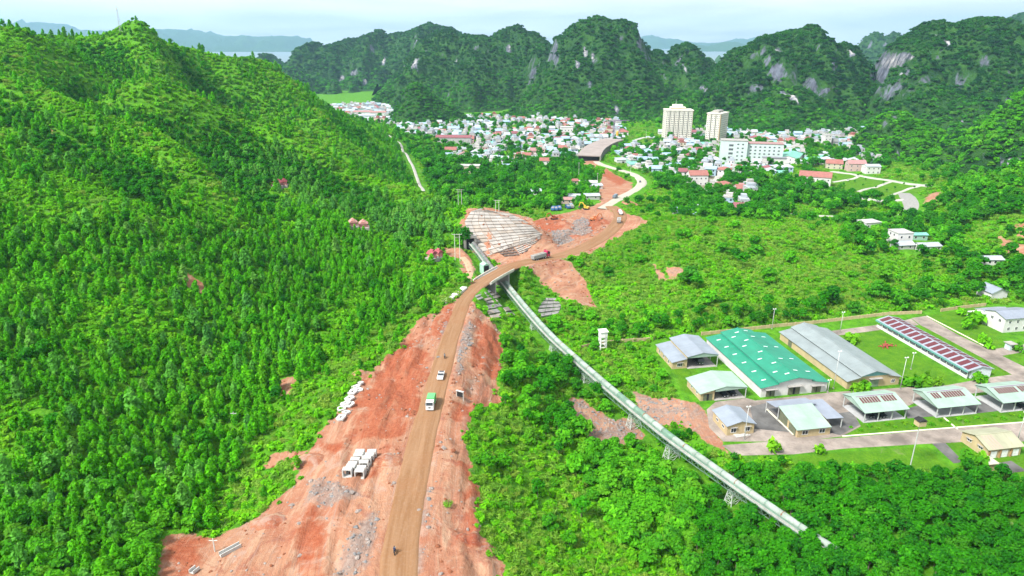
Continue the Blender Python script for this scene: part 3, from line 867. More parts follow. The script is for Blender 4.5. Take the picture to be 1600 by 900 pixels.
karst('karst_mountain', 'tallest rounded limestone mountain behind the town centre',
 ck([(855,95),(863,72),(868,58),(876,57),(884,48),(890,42),(900,36),(908,30),(915,31),(922,27),(934,24),(945,27),(955,31),(964,31),(970,29),(978,32),(986,35),(991,41),(993,50),(996,58),(1003,68),(1013,80),(1018,79),(1023,76),(1030,79),(1038,86),(1044,82),(1050,75),(1058,70),(1066,66),(1074,66),(1080,70),(1084,78),(1092,83),(1102,90),(1112,97),(1130,112)], 1510),
 [(918,82,1400,42),(960,110,1360,40),(880,112,1340,40),(1010,118,1360,32),(930,140,1290,48),(1050,120,1420,26)], front=310, res=6.5, seed=3, bare_spots=[(915,82,4,12,1),(928,90,4,11,1),(903,102,3,10,1),(950,113,2,4,.8),(1034,118,3,6,.9),(1068,108,3,7,.9),(963,172,5,8,.9),(1075,80,4,6,.6),(885,88,4,3,.7),(848,98,3,4,.7),(920,130,5,8,.6)])
karst('karst_mountain', 'dark pointed limestone mountain behind the twin apartment towers',
 ck([(1085,142),(1105,118),(1122,104),(1132,96),(1140,84),(1150,78),(1164,72),(1172,70),(1182,61),(1194,55),(1205,55),(1220,49),(1236,46),(1250,45),(1258,41),(1268,37),(1275,40),(1284,49),(1294,60),(1302,72),(1305,75),(1309,68),(1317,66),(1325,67),(1331,74),(1336,86),(1344,105),(1356,130)], 1330),
 [(1230,88,1230,34),(1180,105,1210,40),(1280,112,1200,36),(1230,140,1140,60),(1325,125,1210,24),(1130,138,1200,36),(1070,150,1210,36)], front=280, res=5.5, seed=4, bare_spots=[(1236,150,6,9,1),(1245,160,3,5,.9),(1215,78,9,4,.75),(1275,70,4,5,.6),(1322,82,4,7,.9),(1320,100,5,4,.7),(1100,140,3,7,.7),(1055,150,7,5,.7),(1308,128,3,5,.6)])
karst('karst_mountain', 'massive dark limestone mountain filling the right background',
 ck([(1366,130),(1374,112),(1384,92),(1392,78),(1402,66),(1414,59),(1424,53),(1434,47),(1444,40),(1454,33),(1463,30),(1472,33),(1482,38),(1492,38),(1502,33),(1514,30),(1526,27),(1538,26),(1548,29),(1556,36),(1562,46),(1568,58),(1578,62),(1592,58),(1610,54),(1640,58),(1690,80)], 1240),
 [(1450,92,1130,40),(1520,98,1110,46),(1410,110,1150,28),(1480,140,1050,56),(1590,110,1080,46),(1560,150,1000,44)], front=270, res=5.5, seed=5, bare_spots=[(1395,95,5,14,.8),(1420,92,6,14,.75),(1405,118,4,7,.7),(1450,55,6,5,.7),(1480,66,3,5,.9),(1480,195,3,6,.9),(1500,190,3,7,.8),(1405,130,3,5,.6)])
karst('karst_mountain', 'hazy twin peaked limestone peak in the notch between dark mountains',
 ck([(1325,100),(1336,80),(1346,68),(1354,58),(1362,51),(1368,49),(1374,52),(1380,58),(1386,54),(1394,50),(1399,51),(1404,58),(1412,64),(1430,85)], 3000), front=340, res=11.0, seed=6, rough=.8)
karst('karst_mountain', 'hazy limestone peak at the far right edge', ck([(1552,80),(1560,52),(1566,38),(1575,28),(1586,22),(1600,20),(1616,23),(1640,40)], 2600), front=340, res=11.0, seed=7, rough=.8, bare_spots=[(1590,52,5,6,.9)])
karst('karst_hill', 'small conical wooded limestone hill at the left edge of town', ck([(612,188),(620,168),(630,148),(640,134),(650,127),(660,131),(668,140),(684,152),(704,165),(724,178),(740,188)], 1215), front=75, back=75, res=4.5, seed=8, rough=.5, ends=(18, 22), bare_spots=[(640,143,4,4,.7),(655,152,3,3,.5)])
karst('karst_hill', 'low wooded limestone knob at the right edge of town', ck([(1366,212),(1376,192),(1388,180),(1400,175),(1412,177),(1425,186),(1440,192),(1460,200),(1480,214)], 830), [(1400,212,770,24),(1440,215,760,26)], front=120, back=90, res=4.0, seed=9, rough=.5, ends=(18, 30), bare_spots=[(1400,240,4,8,.9),(1396,182,4,3,.6)])
karst('karst_hill', 'dark steep wooded hill rising off the right edge', ck([(1468,248),(1490,226),(1515,208),(1540,196),(1565,182),(1590,160),(1615,140),(1660,115),(1720,110)], 690), [(1590,200,620,40),(1540,222,620,24)], front=150, back=120, res=4.0, seed=10, rough=.5, ends=(25, 60), bare_spots=[(1570,250,16,7,.9),(1530,245,7,5,.8),(1595,140,5,5,.6)])
# far ranges
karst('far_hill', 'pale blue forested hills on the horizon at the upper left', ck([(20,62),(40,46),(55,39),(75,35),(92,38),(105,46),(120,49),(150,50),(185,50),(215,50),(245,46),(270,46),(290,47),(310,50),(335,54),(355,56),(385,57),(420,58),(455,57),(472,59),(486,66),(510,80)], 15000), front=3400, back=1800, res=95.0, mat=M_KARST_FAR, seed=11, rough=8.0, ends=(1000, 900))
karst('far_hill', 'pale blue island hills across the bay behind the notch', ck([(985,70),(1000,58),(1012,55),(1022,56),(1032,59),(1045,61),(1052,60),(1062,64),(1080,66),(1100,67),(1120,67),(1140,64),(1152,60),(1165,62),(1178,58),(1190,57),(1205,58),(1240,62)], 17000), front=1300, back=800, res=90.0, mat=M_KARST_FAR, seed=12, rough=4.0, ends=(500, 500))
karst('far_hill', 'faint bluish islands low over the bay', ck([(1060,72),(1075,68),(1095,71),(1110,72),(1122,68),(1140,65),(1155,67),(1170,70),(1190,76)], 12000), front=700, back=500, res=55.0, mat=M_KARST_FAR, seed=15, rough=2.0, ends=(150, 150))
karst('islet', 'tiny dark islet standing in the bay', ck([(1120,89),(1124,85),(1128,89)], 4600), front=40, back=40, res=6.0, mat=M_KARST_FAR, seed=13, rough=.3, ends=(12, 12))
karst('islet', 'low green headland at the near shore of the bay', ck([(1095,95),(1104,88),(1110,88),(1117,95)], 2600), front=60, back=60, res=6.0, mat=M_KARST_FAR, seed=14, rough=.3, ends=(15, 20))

# ------------------------------------------------------------------ haze
M_HAZE = bpy.data.materials.new('thin_valley_haze'); M_HAZE.use_nodes = True
_nt = M_HAZE.node_tree; _nt.nodes.remove(_nt.nodes['Principled BSDF'])
_pv = _nt.nodes.new('ShaderNodeVolumePrincipled')
_pv.inputs['Color'].default_value = (0.42, 0.72, 1.0, 1)
_pv.inputs['Density'].default_value = 0.00006
_pv.inputs['Anisotropy'].default_value = 0.2
_nt.links.new(_pv.outputs[0], _nt.nodes['Material Output'].inputs['Volume'])
mb = MB(); mb.box(-FAR - 300, FAR + 300, -1500, FAR + 300, -42, 760)
set_props(mb.build('haze', M_HAZE), 'thin bluish haze over the whole valley', 'haze', kind='stuff')
# ------------------------------------------------------------------ walled compound in the valley
CA = math.radians(10.0)
E1 = np.array([math.cos(CA), math.sin(CA)]); E2 = np.array([-math.sin(CA), math.cos(CA)])
EXCL = []           # plan polygons kept free of planting
def rect_plan(p, w, l, rz, m=1.0):
    a = np.array([math.cos(rz), math.sin(rz)]); b = np.array([-math.sin(rz), math.cos(rz)])
    o = np.array(p[:2])
    return [o - a * m - b * m, o + a * (w + m) - b * m, o + a * (w + m) + b * (l + m), o - a * m + b * (l + m)]
M_CREAM = plain('cream_render', (0.43, 0.335, 0.19), 0.85, 0.07, 0.35, stain=0.25)
M_WHITEWALL = plain('white_render', (0.56, 0.55, 0.53), 0.85, 0.05, 0.35, stain=0.18)
M_GREENROOF = corrugated('emerald_sheet_roof', (0.016, 0.215, 0.130))
M_LGREEN = corrugated('pale_mint_sheet_roof', (0.27, 0.37, 0.305), stain=0.15)
M_LGREENX = corrugated('pale_mint_sheet_roof_across', (0.27, 0.37, 0.305), axis=1, stain=0.15)
M_GREYROOF = corrugated('blue_grey_sheet_roof', (0.23, 0.262, 0.305), axis=1, stain=0.15)
M_GREY2 = corrugated('weathered_grey_sheet_roof', (0.215, 0.250, 0.252), axis=1, stain=0.25)
M_GREYX = corrugated('grey_sheet_roof_across', (0.23, 0.255, 0.305), axis=0, stain=0.15)
M_TEAL = plain('teal_fascia', (0.12, 0.30, 0.28), 0.6, 0.1)
M_REDPANEL = corrugated('maroon_sheet', (0.115, 0.022, 0.028), axis=1, stain=0.2)
M_PALEBLUE = corrugated('pale_blue_grey_sheet', (0.2652, 0.2886, 0.3354), axis=1, stain=0.15)
M_SKYL = plain('milky_skylight', (0.62, 0.78, 0.70), 0.4, 0.05)
M_CONC = plain('grey_concrete', (0.312, 0.2964, 0.273), 0.9, 0.12, 0.25, stain=0.3)
M_PAVE = plain('worn_concrete_yard', (0.2652, 0.2223, 0.1911), 0.9, 0.24, 0.13, stain=0.6)
M_ASPH = plain('old_grey_asphalt', (0.117, 0.1131, 0.1092), 0.9, 0.25, 0.16, stain=0.4)
M_KERB = plain('pale_kerb_paint', (0.68, 0.64, 0.48), 0.8, 0.05)
M_STEEL = plain('pale_grey_steel', (0.50, 0.51, 0.50), 0.5, 0.06, metal=0.2)
M_DARK = plain('dark_interior', (0.02, 0.02, 0.02), 0.8, 0.1)  # near black: paints unlit interiors behind openings, also used on dark parts
M_OLIVE = plain('olive_door_paint', (0.13, 0.14, 0.09), 0.7, 0.1)
M_WINF = plain('white_window_frame', (0.72, 0.72, 0.70), 0.6, 0.03)
M_LAWN2 = None

def sheet(name, label, px, mat, lift, z=PAD_Z, cat='pavement'):
    p = [at_z(a, b, z) for a, b in px]
    mb = MB(); n = len(p)
    mb.add([(q[0], q[1], z + lift) for q in p] + [(q[0], q[1], z - 0.5) for q in p], [tuple(range(n))] + [(i, i + n, (i + 1) % n + n, (i + 1) % n) for i in range(n)])
    o = mb.build(name, mat)
    # keep faces up
    if o.data.polygons[0].normal.z < 0: o.data.flip_normals()
    set_props(o, label, cat, kind='structure')
    EXCL.append([q[:2] for q in p])
    return o
sheet('yard_pavement', 'stained pinkish concrete yard between the warehouses and open sheds', [(1104,640),(1118,628),(1166,622),(1180,626),(1300,613),(1420,605),(1480,602),(1545,590),(1600,583),(1680,575),(1690,612),(1600,619),(1545,612),(1440,624),(1420,634),(1332,642),(1345,666),(1316,682),(1240,690),(1190,690),(1130,690),(1108,668)], M_PAVE, 0.05)
sheet('compound_road', 'straight pale concrete road along the front of the compound', [(1128,696),(1190,691),(1245,688),(1320,684),(1445,673),(1600,660),(1700,652),(1710,684),(1600,690),(1500,691),(1440,694),(1320,701),(1240,710),(1150,712)], M_PAVE, 0.065)
sheet('compound_road', 'diagonal pale concrete lane beside the maroon striped barrack', [(1424,497),(1446,494),(1500,525),(1545,546),(1600,573),(1690,612),(1690,640),(1600,596),(1540,562),(1478,529),(1438,508)], M_PAVE, 0.06)
sheet('compound_road', 'short concrete lane branching to the white houses', [(1545,547),(1600,538),(1690,528),(1690,546),(1600,550),(1566,556)], M_PAVE, 0.07)
sheet('compound_road', 'narrow lane behind the grey warehouse along the wall', [(1300,517),(1400,504),(1424,498),(1436,508),(1396,513),(1305,525)], M_PAVE, 0.07)
sheet('asphalt_yard', 'dark patched asphalt yard between the two small houses', [(1172,636),(1205,628),(1232,640),(1240,676),(1178,670),(1176,655)], M_ASPH, 0.075)
sheet('asphalt_yard', 'dark asphalt forecourt behind the mint roofed house', [(1296,648),(1330,643),(1344,664),(1312,680),(1296,676)], M_ASPH, 0.075)
sheet('asphalt_yard', 'dark asphalt strip between first and second open shed', [(1412,640),(1440,632),(1464,650),(1418,654)], M_ASPH, 0.075)
sheet('asphalt_yard', 'dark asphalt strip between second and third open shed', [(1504,632),(1545,624),(1562,642),(1526,646)], M_ASPH, 0.075)
sheet('asphalt_path', 'narrow dark asphalt drive left of the cream garage house', [(1456,693),(1476,691),(1506,722),(1490,724)], M_ASPH, 0.05)
sheet('asphalt_path', 'dark asphalt patch beside the little cream hut', [(1557,724),(1580,720),(1604,736),(1574,740)], M_ASPH, 0.05)
# kerbs
def kerb(name, label, a, b, w=0.5, h=0.18, mat=None, z=PAD_Z):
    p, q = at_z(*a, z), at_z(*b, z)
    mb = MB(); mb.bar((p[0], p[1], z + h / 2), (q[0], q[1], z + h / 2), w, h)
    return set_props(mb.build(name, mat or M_KERB), label, 'kerb', kind='structure')
kerb('kerb', 'pale painted kerb along the far side of the compound road', (1316,682), (1690,653))
kerb('kerb', 'pale kerb on the grass crossing towards the second shed', (1475,653), (1496,671))
kerb('kerb', 'pale kerb between dark asphalt and mint roofed house', (1198,640), (1240,680), 0.5, 0.3)
kerb('kerb', 'pale kerb along the diagonal lane', (1448,494), (1546,545), 0.5, 0.2)

def place(px, py, z=PAD_Z): 
    p = at_z(px, py, z); return (p[0], p[1], z)
def bldg(name, label, cat, px, w, l, group=None, rz=CA, z=PAD_Z, margin=1.2):
    p = place(*px, z)
    o = empty(name, p, rz, label, cat, group)
    EXCL.append(rect_plan(p, w, l, rz, margin))
    return o
def gable_walls(root, w, l, eave, ridge, mat, along='y', rx=None, name='wall'):
    mb = MB(); rx = w / 2 if rx is None else rx
    if along == 'y':
        mb.prism([(0, -0.4), (w, -0.4), (w, eave), (rx, ridge), (0, eave)], 0, l, 'y')
    else:
        mb.prism([(0, -0.4), (l, -0.4), (l, eave), (l / 2, ridge), (0, eave)], 0, w, 'x')
    return mb.build(name, mat, root)
def roof_slab(root, name, p0, p1, p2, p3, t, mat):
    """sloping sheet through four corners"""
    q = [Vector(p) for p in (p0, p1, p2, p3)]
    n = (q[1] - q[0]).cross(q[2] - q[0]).normalized()
    if n.z < 0: q = q[::-1]; n = -n
    mb = MB(); mb.hexa(q, [a + n * t for a in q])
    return mb.build(name, mat, root)
def gable_roof(root, w, l, eave, ridge, mat, ov=0.5, along='y', lift=0.03, t=0.12, part='roof'):
    if along == 'y':
        s = (ridge - eave) / (w / 2); z0 = eave - s * ov + lift; zr = ridge + lift
        a = roof_slab(root, part, (-ov, -ov, z0), (w / 2, -ov, zr), (w / 2, l + ov, zr), (-ov, l + ov, z0), t, mat)
        b = roof_slab(root, part, (w / 2, -ov, zr + .004), (w + ov, -ov, z0), (w + ov, l + ov, z0), (w / 2, l + ov, zr + .004), t, mat)
    else:
        s = (ridge - eave) / (l / 2); z0 = eave - s * ov + lift; zr = ridge + lift
        a = roof_slab(root, part, (-ov, -ov, z0), (w + ov, -ov, z0), (w + ov, l / 2, zr), (-ov, l / 2, zr), t, mat)
        b = roof_slab(root, part, (-ov, l / 2, zr + .004), (w + ov, l / 2, zr + .004), (w + ov, l + ov, z0), (-ov, l + ov, z0), t, mat)
    mb = MB()
    if along == 'y': mb.box(w / 2 - .22, w / 2 + .22, -ov - .02, l + ov + .02, zr + t * .6, zr + t + .06)
    else: mb.box(-ov - .02, w + ov + .02, l / 2 - .22, l / 2 + .22, zr + t * .6, zr + t + .06)
    mb.build('ridge_cap', mat, root)
    return a, b
def window(root, x, z, w=1.2, h=1.3, side='front', l=0, bars=1, shade=True, off=0.0):
    """framed window; side front (y=off), left (x=off)"""
    def tr(mb_, x0, x1, d0, d1, z0, z1):
        if side == 'front': mb_.box(x0, x1, off - d1, off - d0, z0, z1)
        elif side == 'left': mb_.box(off - d1, off - d0, x0, x1, z0, z1)
        else: mb_.box(off + d0, off + d1, x0, x1, z0, z1)
    f = MB()
    tr(f, x - .09, x, 0, .08, z - .09, z + h + .09); tr(f, x + w, x + w + .09, 0, .08, z - .09, z + h + .09)
    tr(f, x, x + w, 0, .08, z + h, z + h + .09); tr(f, x, x + w, 0, .08, z - .09, z)
    for i in range(bars):
        xx_ = x + w * (i + 1) / (bars + 1); tr(f, xx_ - .04, xx_ + .04, .035, .075, z, z + h)
    fr = f.build('window', M_WINF, root)
    g = MB(); tr(g, x, x + w, .005, .03, z, z + h); g.build('pane', M_GLASS, fr)
    if shade:
        s = MB(); tr(s, x - .3, x + w + .3, 0, .6, z + h + .18, z + h + .28); s.build('shade', M_CONC, fr)
    return fr
def door(root, x, w, h, mat, side='front', leaves=2, open_gap=0.0, canopy=True, off=0.0, name='door'):
    def tr(mb_, x0, x1, d0, d1, z0, z1):
        if side == 'front': mb_.box(x0, x1, off - d1, off - d0, z0, z1)
        else: mb_.box(off - d1, off - d0, x0, x1, z0, z1)
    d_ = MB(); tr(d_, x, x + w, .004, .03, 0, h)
    o = d_.build(name, M_DARK, root)  # dark sheet painting the unlit interior seen between the leaves
    lw = (w - open_gap) / leaves
    for i in range(leaves):
        x0 = x + i * lw + (open_gap if i >= leaves / 2 else 0)
        m = MB(); tr(m, x0 + .03, x0 + lw - .03, .031, .1, .03, h - .03)
        for k in range(3): tr(m, x0 + .06, x0 + lw - .06, .1, .13, .2 + k * h / 3, .32 + k * h / 3)
        m.build('leaf', mat, o)
    if canopy:
        c = MB(); tr(c, x - .7, x + w + .7, 0, 1.3, h + .25, h + .37); c.build('canopy', M_CONC, o)
    return o
def post(root, x, y, h, r=0.12, mat=None, name='post'):
    m = MB(); m.box(x - r, x + r, y - r, y + r, -.3, h); return m.build(name, mat or M_STEEL, root)

# --- emerald warehouse: nave with raised roof and two aisles
W, L = 26.0, 44.5
r = bldg('warehouse', 'big white warehouse with emerald green metal roof', 'warehouse', (1188,621), W, L)
mb = MB(); mb.prism([(0, -.4), (W, -.4), (W, 3.9), (W - 6.5, 5.0), (W - 6.5, 5.7), (W / 2 + .6, 7.0), (6.5, 5.7), (6.5, 5.0), (0, 3.9)], 0, L, 'y'); mb.build('wall', M_WHITEWALL, r)
roof_slab(r, 'aisle_roof', (-.6, -.6, 3.85), (6.6, -.6, 5.03), (6.6, L + .5, 5.03), (-.6, L + .5, 3.85), .1, M_GREENROOF)
roof_slab(r, 'aisle_roof', (W + .6, -.6, 3.85), (W - 6.6, -.6, 5.03), (W - 6.6, L + .5, 5.03), (W + .6, L + .5, 3.85), .1, M_GREENROOF)
roof_slab(r, 'roof', (6.0, -.9, 5.65), (W / 2 + .6, -.9, 7.06), (W / 2 + .6, L + .8, 7.06), (6.0, L + .8, 5.65), .12, M_GREENROOF)
roof_slab(r, 'roof', (W - 6.0, -.9, 5.65), (W / 2 + .6, -.9, 7.064), (W / 2 + .6, L + .8, 7.064), (W - 6.0, L + .8, 5.65), .12, M_GREENROOF)
mb = MB(); mb.box(W / 2 + .35, W / 2 + .85, -.95, L + .85, 7.12, 7.24); mb.build('ridge_cap', M_GREENROOF, r)
mb = MB(); mb.box(6.36, 6.49, -.1, L, 5.05, 5.62); mb.build('clerestory_band', M_TEAL, r)
mb = MB(); mb.box(W - 6.49, W - 6.36, -.1, L, 5.05, 5.62); mb.build('clerestory_band', M_TEAL, r)
sk = MB(); sk.box(0, 1.7, 0, .55, 0, .05); skm = sk.mesh('skylight', M_SKYL)
for (x, zs, ys, sl) in ((2.2, 4.38, (4, 11, 18.5, 26, 33, 40), .164), (7.6, 6.12, (6, 17, 29, 38), .19), (10.5, 6.68, (3, 12, 22, 33, 41), .19), (15.0, 6.98, (5, 15, 26, 36, 42), -.19), (21.6, 4.9, (7, 18, 29, 39), -.164)):
    for y in ys:
        link_mesh('skylight', skm, r, (x, y, zs + .06), rot=(0, -math.atan(sl), 0))
door(r, 2.0, 3.4, 2.9, M_OLIVE, open_gap=.3); door(r, 10.6, 4.6, 3.4, M_OLIVE, open_gap=.8); door(r, 20.0, 3.6, 2.9, M_OLIVE, open_gap=.3)

# --- grey long warehouse
W, L = 21.5, 45.5
r = bldg('warehouse', 'long cream warehouse with weathered grey metal roof and raised ridge', 'warehouse', (1322,608), W, L)
mb = MB(); mb.prism([(0, -.4), (W, -.4), (W, 3.3), (W - 5.2, 4.5), (W - 5.2, 5.0), (W / 2, 6.6), (5.2, 5.0), (5.2, 4.5), (0, 3.3)], 0, L, 'y'); mb.build('wall', M_CREAM, r)
roof_slab(r, 'aisle_roof', (-.6, -.6, 3.25), (5.3, -.6, 4.54), (5.3, L + .5, 4.54), (-.6, L + .5, 3.25), .1, M_GREY2)
roof_slab(r, 'aisle_roof', (W + .6, -.6, 3.25), (W - 5.3, -.6, 4.54), (W - 5.3, L + .5, 4.54), (W + .6, L + .5, 3.25), .1, M_GREY2)
roof_slab(r, 'roof', (4.7, -.8, 4.95), (W / 2, -.8, 6.66), (W / 2, L + .7, 6.66), (4.7, L + .7, 4.95), .12, M_GREY2)
roof_slab(r, 'roof', (W - 4.7, -.8, 4.95), (W / 2, -.8, 6.664), (W / 2, L + .7, 6.664), (W - 4.7, L + .7, 4.95), .12, M_GREY2)
mb = MB(); mb.prism([(5.3, 4.6), (W - 5.3, 4.6), (W - 5.3, 4.97), (W / 2, 6.58), (5.3, 4.97)], -.12, -.004, 'y'); mb.build('gable_panel', M_TEAL, r)
mb = MB(); mb.box(5.06, 5.19, 0, L, 4.55, 4.92); mb.build('clerestory_band', M_DARK, r)
door(r, 9.2, 3.8, 3.4, plain('green_grey_door', (0.20, 0.27, 0.18), .7), canopy=True)
window(r, 18.2, 1.2, 1.4, 1.2, shade=False)
for y in (36.5,): door(r, y, 2.6, 2.6, M_OLIVE, side='left', canopy=False)
mb = MB(); mb.box(W / 2 - .3, W / 2 + .3, -.85, L + .75, 6.74, 6.84); mb.build('ridge_cap', M_GREY2, r)

# --- barrack with maroon and pale striped roof, colonnade on the left side
W, L = 10.5, 51.0
r = bldg('barrack', 'long low barrack with maroon striped roof and teal eaves', 'building', (1510,592), W, L)
mb = MB(); mb.prism([(1.6, -.4), (W - .3, -.4), (W - .3, 3.4), (W / 2, 4.7), (1.6, 3.7)], 0, L, 'y'); mb.build('wall', plain('pale_blue_grey_wall', (0.55, 0.62, 0.63), .85, .06, stain=.2), r)
gable_roof(r, W, L, 3.4, 4.75, M_PALEBLUE, .5)
mb = MB(); mb.box(-.62, -.5, -.5, L + .5, 2.75, 3.5); mb.build('fascia', M_TEAL, r)
mb = MB(); mb.box(0, .2, 0, L, 0, 1.15); mb.build('parapet', M_WHITEWALL, r)
nb = 15; bay = L / nb; s = (4.75 - 3.4) / (W / 2)
rp = MB(); rp.box(0, W / 2 - .5, 0, bay * .68, 0, .05); rpm = rp.mesh('roof_panel', M_REDPANEL)
for i in range(nb):
    y = i * bay + bay * .16
    link_mesh('roof_panel', rpm, r, (.25, y, 3.4 + s * .25 + .17), rot=(0, -math.atan(s), 0))
    link_mesh('roof_panel', rpm, r, (W / 2 + .25, y, 4.75 - s * .25 + .17), rot=(0, math.atan(s), 0))
    m = MB(); m.box(-.05, .25, i * bay, i * bay + .3, -.3, 3.3); m.build('column', M_WHITEWALL, r)
    window(r, i * bay + .9, 1.0, 1.6, 1.5, side='left', off=1.6, shade=False)
window(r, 4.4, 1.1, 1.6, 1.6, shade=False); 

# --- blue-grey garage with lower wing
W, L = 5.8, 16.5
r = bldg('garage', 'garage with blue grey roof and lower cream wing beside the wall', 'garage', (1050,577), 18.5, L)
mb = MB(); mb.prism([(0, -.4), (W, -.4), (W, 4.1), (0, 3.0)], 0, L, 'y'); mb.build('wall', M_CREAM, r)
roof_slab(r, 'wing_roof', (-.5, -.5, 2.95), (W, -.5, 4.14), (W, L + .4, 4.14), (-.5, L + .4, 2.95), .1, M_GREYROOF)
X0, X1 = W, 18.2; xm = (X0 + X1) / 2
roof_slab(r, 'roof', (X0 - .3, -1.2, 5.2), (xm, -1.2, 6.5), (xm, L + 1, 6.5), (X0 - .3, L + 1, 5.2), .12, M_GREYROOF)
roof_slab(r, 'roof', (X1 + .3, -1.2, 5.2), (xm, -1.2, 6.504), (xm, L + 1, 6.504), (X1 + .3, L + 1, 5.2), .12, M_GREYROOF)
mb = MB(); mb.prism([(X0, 4.7), (X1, 4.7), (X1, 5.18), (xm, 6.46), (X0, 5.18)], -1.0, -.9, 'y'); mb.build('gable_panel', M_LGREEN, r)
mb = MB(); mb.box(X0 + .004, X0 + .25, 0, L, -.3, 5.2); mb.build('side_wall', M_CREAM, r)
for y in (-.8, 5, 10.5, L): post(r, X1, y, 5.2)
mb = MB(); mb.box(X0 + .3, X1, -.8, L, -.3, .12); mb.build('floor_slab', M_CONC, r)
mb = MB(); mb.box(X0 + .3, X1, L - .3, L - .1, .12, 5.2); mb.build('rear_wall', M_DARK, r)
window(r, 2.0, 1.0, 2.0, 1.4, bars=2)
for y in (3, 8, 12.5): window(r, y, 1.0, 1.2, 1.3, side='left', shade=False)

# --- pale mint garage
W, L = 5.2, 11.5
r = bldg('garage', 'open garage with pale mint roof and cream end room', 'garage', (1094,627), 17.5, L)
mb = MB(); mb.prism([(0, -.4), (W, -.4), (W, 4.0), (0, 3.1)], 0, L, 'y'); mb.build('wall', M_CREAM, r)
X1 = 17.0; xm = 9.2
roof_slab(r, 'roof', (-.6, -.6, 3.05), (xm, -.6, 5.3), (xm, L + .6, 5.3), (-.6, L + .6, 3.05), .12, M_LGREENX)
roof_slab(r, 'roof', (X1 + .5, -.6, 4.2), (xm, -.6, 5.304), (xm, L + .6, 5.304), (X1 + .5, L + .6, 4.2), .12, M_LGREENX)
mb = MB(); mb.prism([(W, 3.5), (X1, 3.9), (X1, 4.25), (xm, 5.25), (W, 4.3)], -.45, -.35, 'y'); mb.build('gable_panel', M_LGREEN, r)
for y in (-.3, 5.5, L): post(r, X1, y, 4.2)
mb = MB(); mb.box(W + .01, X1, -.6, L, -.3, .12); mb.build('floor_slab', M_CONC, r)
mb = MB(); mb.box(W, X1, L - .3, L - .1, .12, 4.1); mb.build('rear_wall', M_CREAM, r)
door(r, 1.0, 3.4, 2.7, M_OLIVE, open_gap=.8, canopy=False)
for y in (2.5, 7): window(r, y, 1.5, 1.2, .9, side='left', shade=False)

# --- small cream house with blue-grey roof
W, L = 9.4, 10.0
r = bldg('house', 'small cream house with blue grey roof beside asphalt yard', 'house', (1135,681), W, L)
gable_walls(r, W, L, 3.7, 5.0, M_CREAM); gable_roof(r, W, L, 3.7, 5.0, M_GREYROOF, .5)
window(r, 1.4, 1.1, 1.7, 1.6); window(r, 6.2, 1.1, 1.7, 1.6)
for y in (2, 6.2): window(r, y, 1.6, 1.4, .9, side='left', shade=False)

# --- cream house with mint roof and grey lean-to
W, L = 11.6, 11.0
r = bldg('house', 'cream house with mint green roof and grey lean-to canopies', 'house', (1245,684), W, L + 7)
mb = MB(); mb.prism([(0, -.4), (L * .55, -.4), (L * .55, 4.4), (0, 3.2)], 0, W, 'x'); 
mb.build('wall', M_CREAM, r)
roof_slab(r, 'roof', (-.8, -.7, 3.1), (W - .2, -.7, 3.1), (W - .2, L, 5.35), (-.8, L, 5.35), .12, M_LGREEN)
roof_slab(r, 'lean_to_roof', (-1.8, L - .2, 5.2), (W + 1.5, L - .2, 5.2), (W + 1.5, L + 6, 4.0), (-1.8, L + 6, 4.0), .1, M_GREYX)
roof_slab(r, 'lean_to_roof', (W + .3, 3.0, 3.9), (W + 6.5, 3.0, 3.7), (W + 6.5, L + 4, 4.1), (W + .3, L + 4, 4.3), .1, M_GREYX)
for (x, y, h) in ((-1.6, L + 5.6, 4.0), (W + 1.2, L + 5.6, 4.0), (W + 6.2, 3.3, 3.7), (W + 6.2, L + 3.6, 4.0), (-.6, L - .2, 5.2)): post(r, x, y, h)
mb = MB(); mb.box(0, .25, L * .55, L, -.3, 4.4); mb.build('side_wall', M_OLIVE, r)
window(r, 1.7, 1.0, 1.9, 1.5); window(r, 7.7, 1.0, 1.9, 1.5)
door(r, 1.0, 4.0, 2.8, M_OLIVE, side='left', canopy=False)

